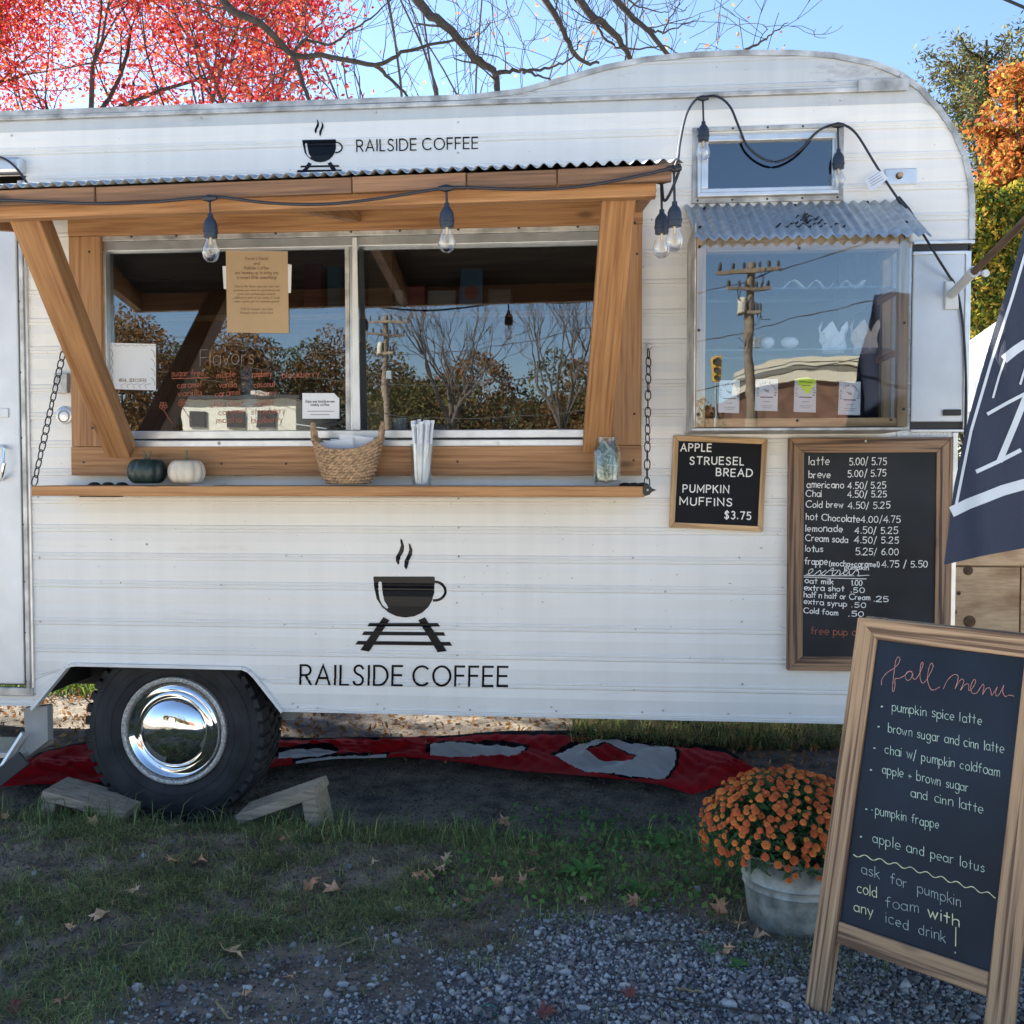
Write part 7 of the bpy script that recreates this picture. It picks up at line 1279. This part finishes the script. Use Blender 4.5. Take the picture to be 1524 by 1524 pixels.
gr_ = [leaf_mat('cedar_a', (0.10, 0.12, 0.05), .4), leaf_mat('cedar_b', (0.20, 0.19, 0.06), .45), leaf_mat('cedar_c', (0.035, 0.055, 0.03), .3), leaf_mat('cedar_d', (0.10, 0.07, 0.04), .35)]
cedar('cedar_tree', 'ragged olive green cedar behind the curved trailer corner', gp(1452, 13), at(1460, 60, 13)[2], 2.7, 31, gr_, 36000)
cedar('cedar_tree', 'cedar tree cropped by the right picture edge', gp(1590, 14), at(1500, 30, 14)[2], 2.6, 33, gr_, 22000)
org = [leaf_mat('orange_a', (0.44, 0.15, 0.045), .4, .5), leaf_mat('orange_b', (0.50, 0.22, 0.06), .4, .5), leaf_mat('orange_c', (0.36, 0.10, 0.045), .4, .5), leaf_mat('orange_d', (0.30, 0.26, 0.06), .4, .5)]
yg = [leaf_mat('yg_a', (0.30, 0.28, 0.04), .4), leaf_mat('yg_b', (0.12, 0.16, 0.03), .35), leaf_mat('yg_c', (0.05, 0.08, 0.025), .3), leaf_mat('yg_d', (0.40, 0.26, 0.05), .4)]
def bushy(name, lab, base, blobs, n_, mats, size, seed, cat='tree', soft=False):
    rs = np.random.default_rng(seed); o = thing(name, lab, cat, tuple(base)); mb = MB(); C_ = []
    for (cx_, cy_, cz_, r_) in blobs: mb.tube([tuple(base), ((base[0] + cx_) / 2 + .1, (base[1] + cy_) / 2, cz_ * .5), (cx_, cy_, cz_)], [.08, .05, .02], 6)
    mb.build('trunk', M['bark'], o); w_ = np.array([b_[3] ** 2 for b_ in blobs]); w_ = w_ / w_.sum(); kk = rs.choice(len(blobs), n_, p=w_); B_ = np.array(blobs); d_ = rs.normal(size=(n_, 3)); d_ /= np.linalg.norm(d_, axis=1)[:, None]
    lump = 1 + .18 * np.sin(d_[:, 0] * 7 + kk) * np.sin(d_[:, 2] * 8 + kk * 2) ; c_ = B_[kk, :3] + d_ * (B_[kk, 3] * lump * rs.uniform(.6, 1.05, n_) ** .6)[:, None]
    if soft: c_ = B_[kk, :3] + rs.normal(size=(n_, 3)) * B_[kk, 3][:, None] * .62; c_ = c_ + .05 * np.sin(c_ * 17)
    v, f_ = leaf_quads(c_, size, asp=.9); big_mesh('crown', v, f_, mats, o, mi=rs.integers(0, len(mats), n_)); return o
def bl(px, py, D_, r_): p = at(px, py, D_); return (p[0], D_, p[2], r_)
bushy('orange_maple', 'glowing orange maple at the upper right edge', gp(1540, 10), [bl(1470 + 14 * (i % 7) + 9 * math.sin(i * 2.7) + (40 if i < 5 else 0), 118 + 10.5 * i + 8 * math.sin(i * 1.9), 10 + .3 * math.sin(i), .17 + .06 * math.sin(i * 1.3)) for i in range(19)] + [bl(1545, 160, 10.2, .4), bl(1560, 260, 10.2, .5)], 17000, org, .040, 41, soft=True)
bushy('yellow_green_shrub', 'yellow green tall shrub right of the trailer corner', gp(1500, 9), [bl(1480, 340, 9, .42), bl(1530, 380, 9, .55), bl(1475, 430, 9, .42), bl(1530, 320, 9, .4), bl(1440, 370, 9, .28), bl(1500, 470, 9, .5), bl(1455, 300, 9, .22)], 17000, yg, .036, 42, 'shrub')
bushy('dark_hedge', 'dark green hedge low behind the white canopy', gp(1480, 11), [bl(1460, 470, 11, .6), bl(1520, 520, 11, .9), bl(1450, 560, 11, .7), bl(1420, 620, 11, .9)], 9000, [gr_[0], gr_[2], yg[2]], .05, 43, 'hedge')
w0, w1 = at(1480, -8, 12), at(1540, 18, 12); o = thing('overhead_wire', 'dark overhead wire crossing the top right corner', 'wire', tuple(w0)); MB().tube([w0 + (w0 - w1) * 6, w0, w1, w1 + (w1 - w0) * 6], .022, 6).build('cable', M['cable'], o)

# ---------------------------------------------------------------- the other side of the road, seen mirrored in the glass and the hubcap
aut = [leaf_mat('far_a', (0.17, 0.10, 0.045), .3), leaf_mat('far_b', (0.13, 0.11, 0.045), .3), leaf_mat('far_c', (0.075, 0.085, 0.035), .3), leaf_mat('far_d', (0.22, 0.12, 0.05), .3)]
ORD = ['first', 'second', 'third', 'fourth', 'fifth', 'sixth', 'seventh', 'eighth', 'ninth', 'tenth', 'eleventh', 'twelfth', 'thirteenth', 'fourteenth', 'fifteenth', 'sixteenth', 'seventeenth', 'last']
for i in range(18):
    px = 60 + i * 55 + random.uniform(-18, 18); L_ = (56 if 200 < px < 520 else 46) + random.uniform(-3, 6); p = mirrored(px, 706, L_); hh = (500 - 380 * 0 - (455 if px < 620 else 540)) * 0
    topy = 455 if px < 560 else (600 if 690 < px < 770 else 530 if px < 900 else 600 if px < 1350 else 560)
    H_ = mirrored(px, topy + random.uniform(-15, 20), L_)[2]; kind_ = i % 3
    rs = np.random.default_rng(100 + i); blobs = [(p[0] + rs.uniform(-2, 2), p[1] + rs.uniform(-1, 1), H_ * rs.uniform(.25, .82), rs.uniform(1.2, 2.3)) for _ in range(7)]
    bushy('autumn_tree', ['rust brown', 'olive green', 'golden brown'][kind_] + ' autumn tree across the road, ' + ORD[i] + ' from the left in the mirrored row', (p[0], p[1], 0), blobs, 9000, [aut[:2], aut[1:3], [aut[0], aut[3]]][kind_], .11, 200 + i)
for o in [q for q in COL.objects if q.name.startswith('autumn_tree')]: o['group'] = 'autumn trees across the road'
for bi, (px, L_) in enumerate(((672, 40), (835, 43))): p = mirrored(px, 706, L_); tree('bare_roadside_tree', ['tall fan shaped bare tree across the road, mirrored in the right pane', 'second bare tree across the road, mirrored beside the right brace'][bi], 'bare trees across the road', (p[0], p[1], 0), mirrored(px, 440, L_)[2] * 1.05, .2, 4, 3, .4, .25, .1, 0, [], .1, int(px), minr=.010, bark=M['twig'])
def pole(px, topy, L_, lab, w_):
    p = mirrored(px, 706, L_); H_ = mirrored(px, topy, L_)[2]; o = thing('utility_pole', lab, 'utility pole', (p[0], p[1], 0)); wm = simple('pole_wood', (0.20, 0.155, 0.11), .9, var=.3); rs = np.random.default_rng(int(px))
    MB().tube([(p[0], p[1], -.1), (p[0] + .10, p[1], H_ * .4), (p[0] - .02, p[1], H_ * .7), (p[0] + .05, p[1], H_)], [.17, .15, .13, .11], 12).build('shaft', wm, o)
    for t_, hw, rot in ((.965, .85, .12), (.90, .62, -.2), (.80, .35, .5)):
        MB().obox((p[0], p[1] + .14, H_ * t_), (math.cos(rot), math.sin(rot), 0), (-math.sin(rot), math.cos(rot), 0), (0, 0, 1), hw * w_, .05, .05).build('crossarm', wm, o, .01)
        for s_ in (-.9, -.55, -.2, .3, .6, .92): q = np.array([p[0] + s_ * hw * w_ * math.cos(rot), p[1] + .14 + s_ * hw * w_ * math.sin(rot), H_ * t_ + .05]); MB().lathe([(.02, 0), (.045, .05), (.045, .16), (.02, .2), (0, .2)], q, 8).build('insulator', M['dark'], o)
    for k2 in range(9): q = np.array([p[0] + rs.uniform(-.4, .4), p[1] + .2, H_ * rs.uniform(.72, .98)]); e_ = q + np.array([rs.uniform(-.5, .5), .05, rs.uniform(-.6, .1)]); MB().tube([q, (q + e_) / 2 + np.array([0, 0, -.25]), e_], .014, 4).build('jumper_wire', M['dark'], o)
    MB().lathe([(0, 0), (.13, 0), (.14, .05), (.14, .42), (.11, .48), (0, .48)], (p[0] - .22, p[1] + .1, H_ * .80), 14).build('transformer', simple('transformer_paint', (0.5, 0.47, 0.38), .6), o); MB().box(p[0] + .1, p[0] + .32, p[1] + .05, p[1] + .25, H_ * .66, H_ * .66 + .35).build('meter_box', M['galv'], o, .02)
    return p, H_
pA = pole(1108, 398, 26, 'crooked utility pole across the road mirrored in the bay window', 1.0); pB = pole(574, 470, 38, 'utility pole across the road mirrored in the right pane', 1.3)
for i in range(3): o = thing('power_line', ['upper', 'middle', 'lower'][i] + ' power line strung between the two utility poles', 'wire', (pA[0][0], pA[0][1], pA[1]), 'power lines across the road'); q0 = np.array([pA[0][0] + .3, pA[0][1], pA[1] * (.95 - .2 * i)]); q1 = np.array([pB[0][0] - 6, pB[0][1], pB[1] * (.86 - .12 * i)]); MB().tube([q0 + (q1 - q0) * t_ + np.array([0, 0, -1.2 * math.sin(math.pi * t_)]) for t_ in np.linspace(-.5, 1.3, 16)], .014, 4).build('cable', M['dark'], o)
BB = thing('brick_warehouse', 'brown brick warehouse with pale curved parapet across the road', 'building', tuple(mirrored(1250, 706, 44) * np.array([1, 1, 0]))); brk = simple('brown_brick', (0.16, 0.085, 0.055), .85, var=.35, scale=2.5); crm = simple('parapet_paint', (0.62, 0.57, 0.45), .7)
arc_ = [mirrored(px, py, 42)[[0, 2]] for px, py in [(1086, 592), (1110, 582), (1140, 574), (1175, 569), (1210, 567), (1250, 568), (1300, 572), (1380, 584), (1500, 610)]]
mb = MB(); n_ = len(arc_); mb.add([(x, -42, 0) for x, z in arc_] + [(x, -42, z) for x, z in arc_] + [(x, -54, 0) for x, z in arc_] + [(x, -54, z) for x, z in arc_], [(i, i + 1, n_ + i + 1, n_ + i) for i in range(n_ - 1)] + [(n_ + i, n_ + i + 1, 3 * n_ + i + 1, 3 * n_ + i) for i in range(n_ - 1)] + [(0, n_, 3 * n_, 2 * n_)]); mb.build('wall', brk, BB)
for k2, (z0_, z1_, yy) in enumerate(((0.0, .55, -41.8), (.60, .72, -41.6), (.78, 1.0, -41.7))):
    mb = MB(); mb.add([(x, yy, z + z0_) for x, z in arc_] + [(x, yy, z + z1_) for x, z in arc_] + [(x, -42.2, z + z0_) for x, z in arc_] + [(x, -42.2, z + z1_) for x, z in arc_], [(i, i + 1, n_ + i + 1, n_ + i) for i in range(n_ - 1)] + [(n_ + i, n_ + i + 1, 3 * n_ + i + 1, 3 * n_ + i) for i in range(n_ - 1)] + [(2 * n_ + i, 2 * n_ + i + 1, i + 1, i) for i in range(n_ - 1)]); mb.build('parapet_band', crm, BB)
HO = thing('white_house', 'low cream house with dark windows across the road', 'house', tuple(mirrored(350, 706, 40) * np.array([1, 1, 0]))); x0_, x1_ = mirrored(272, 706, 40)[0], mirrored(440, 706, 40)[0]; zt_ = mirrored(350, 594, 40)[2]; cw = simple('cream_siding', (0.62, 0.60, 0.50), .7)
boxpart('wall', cw, HO, x0_, x1_, -48, -40, 0, zt_, 0); boxpart('roof', M['dark'], HO, x0_ - .3, x1_ + .3, -48.3, -39.7, zt_, zt_ + .15, 0)
boxpart('roof_vent', cw, HO, (x0_ + x1_) / 2 - .5, (x0_ + x1_) / 2 + .4, -44, -43, zt_ + .15, zt_ + .6, 0)
for px in (296, 352, 398):
    xx = mirrored(px, 706, 40)[0]; boxpart('window', M['dark'], HO, xx - .42, xx + .42, -39.98, -39.9, zt_ - 1.25, zt_ - .55, 0)
TL_ = thing('traffic_light', 'yellow traffic light on a mast across the road', 'traffic light', tuple(mirrored(1064, 706, 30) * np.array([1, 1, 0]))); p = mirrored(1064, 553, 30); MB().tube([(p[0], p[1] - .4, 0), (p[0], p[1] - .4, p[2] + .5)], .04, 10).build('mast', M['galv'], TL_); boxpart('housing', simple('signal_yellow', (0.6, 0.33, 0.03), .5), TL_, p[0] - .14, p[0] + .14, p[1] - .2, p[1], p[2] - .40, p[2] + .40, .03)
for dz in (-.26, 0, .26): MB().lathe([(0, -.02), (.09, 0.0), (.10, .02)], (p[0], p[1] + .03, p[2] + dz), 14, axis='y').build('lens', M['dark'], TL_)
# the road itself
rd = MB().box(-120, 120, -24, -15, .004, .012).build('road', simple('asphalt', (0.06, 0.06, 0.062), .9, var=.2)); tag(rd, 'grey asphalt road behind the viewer', kind='structure')
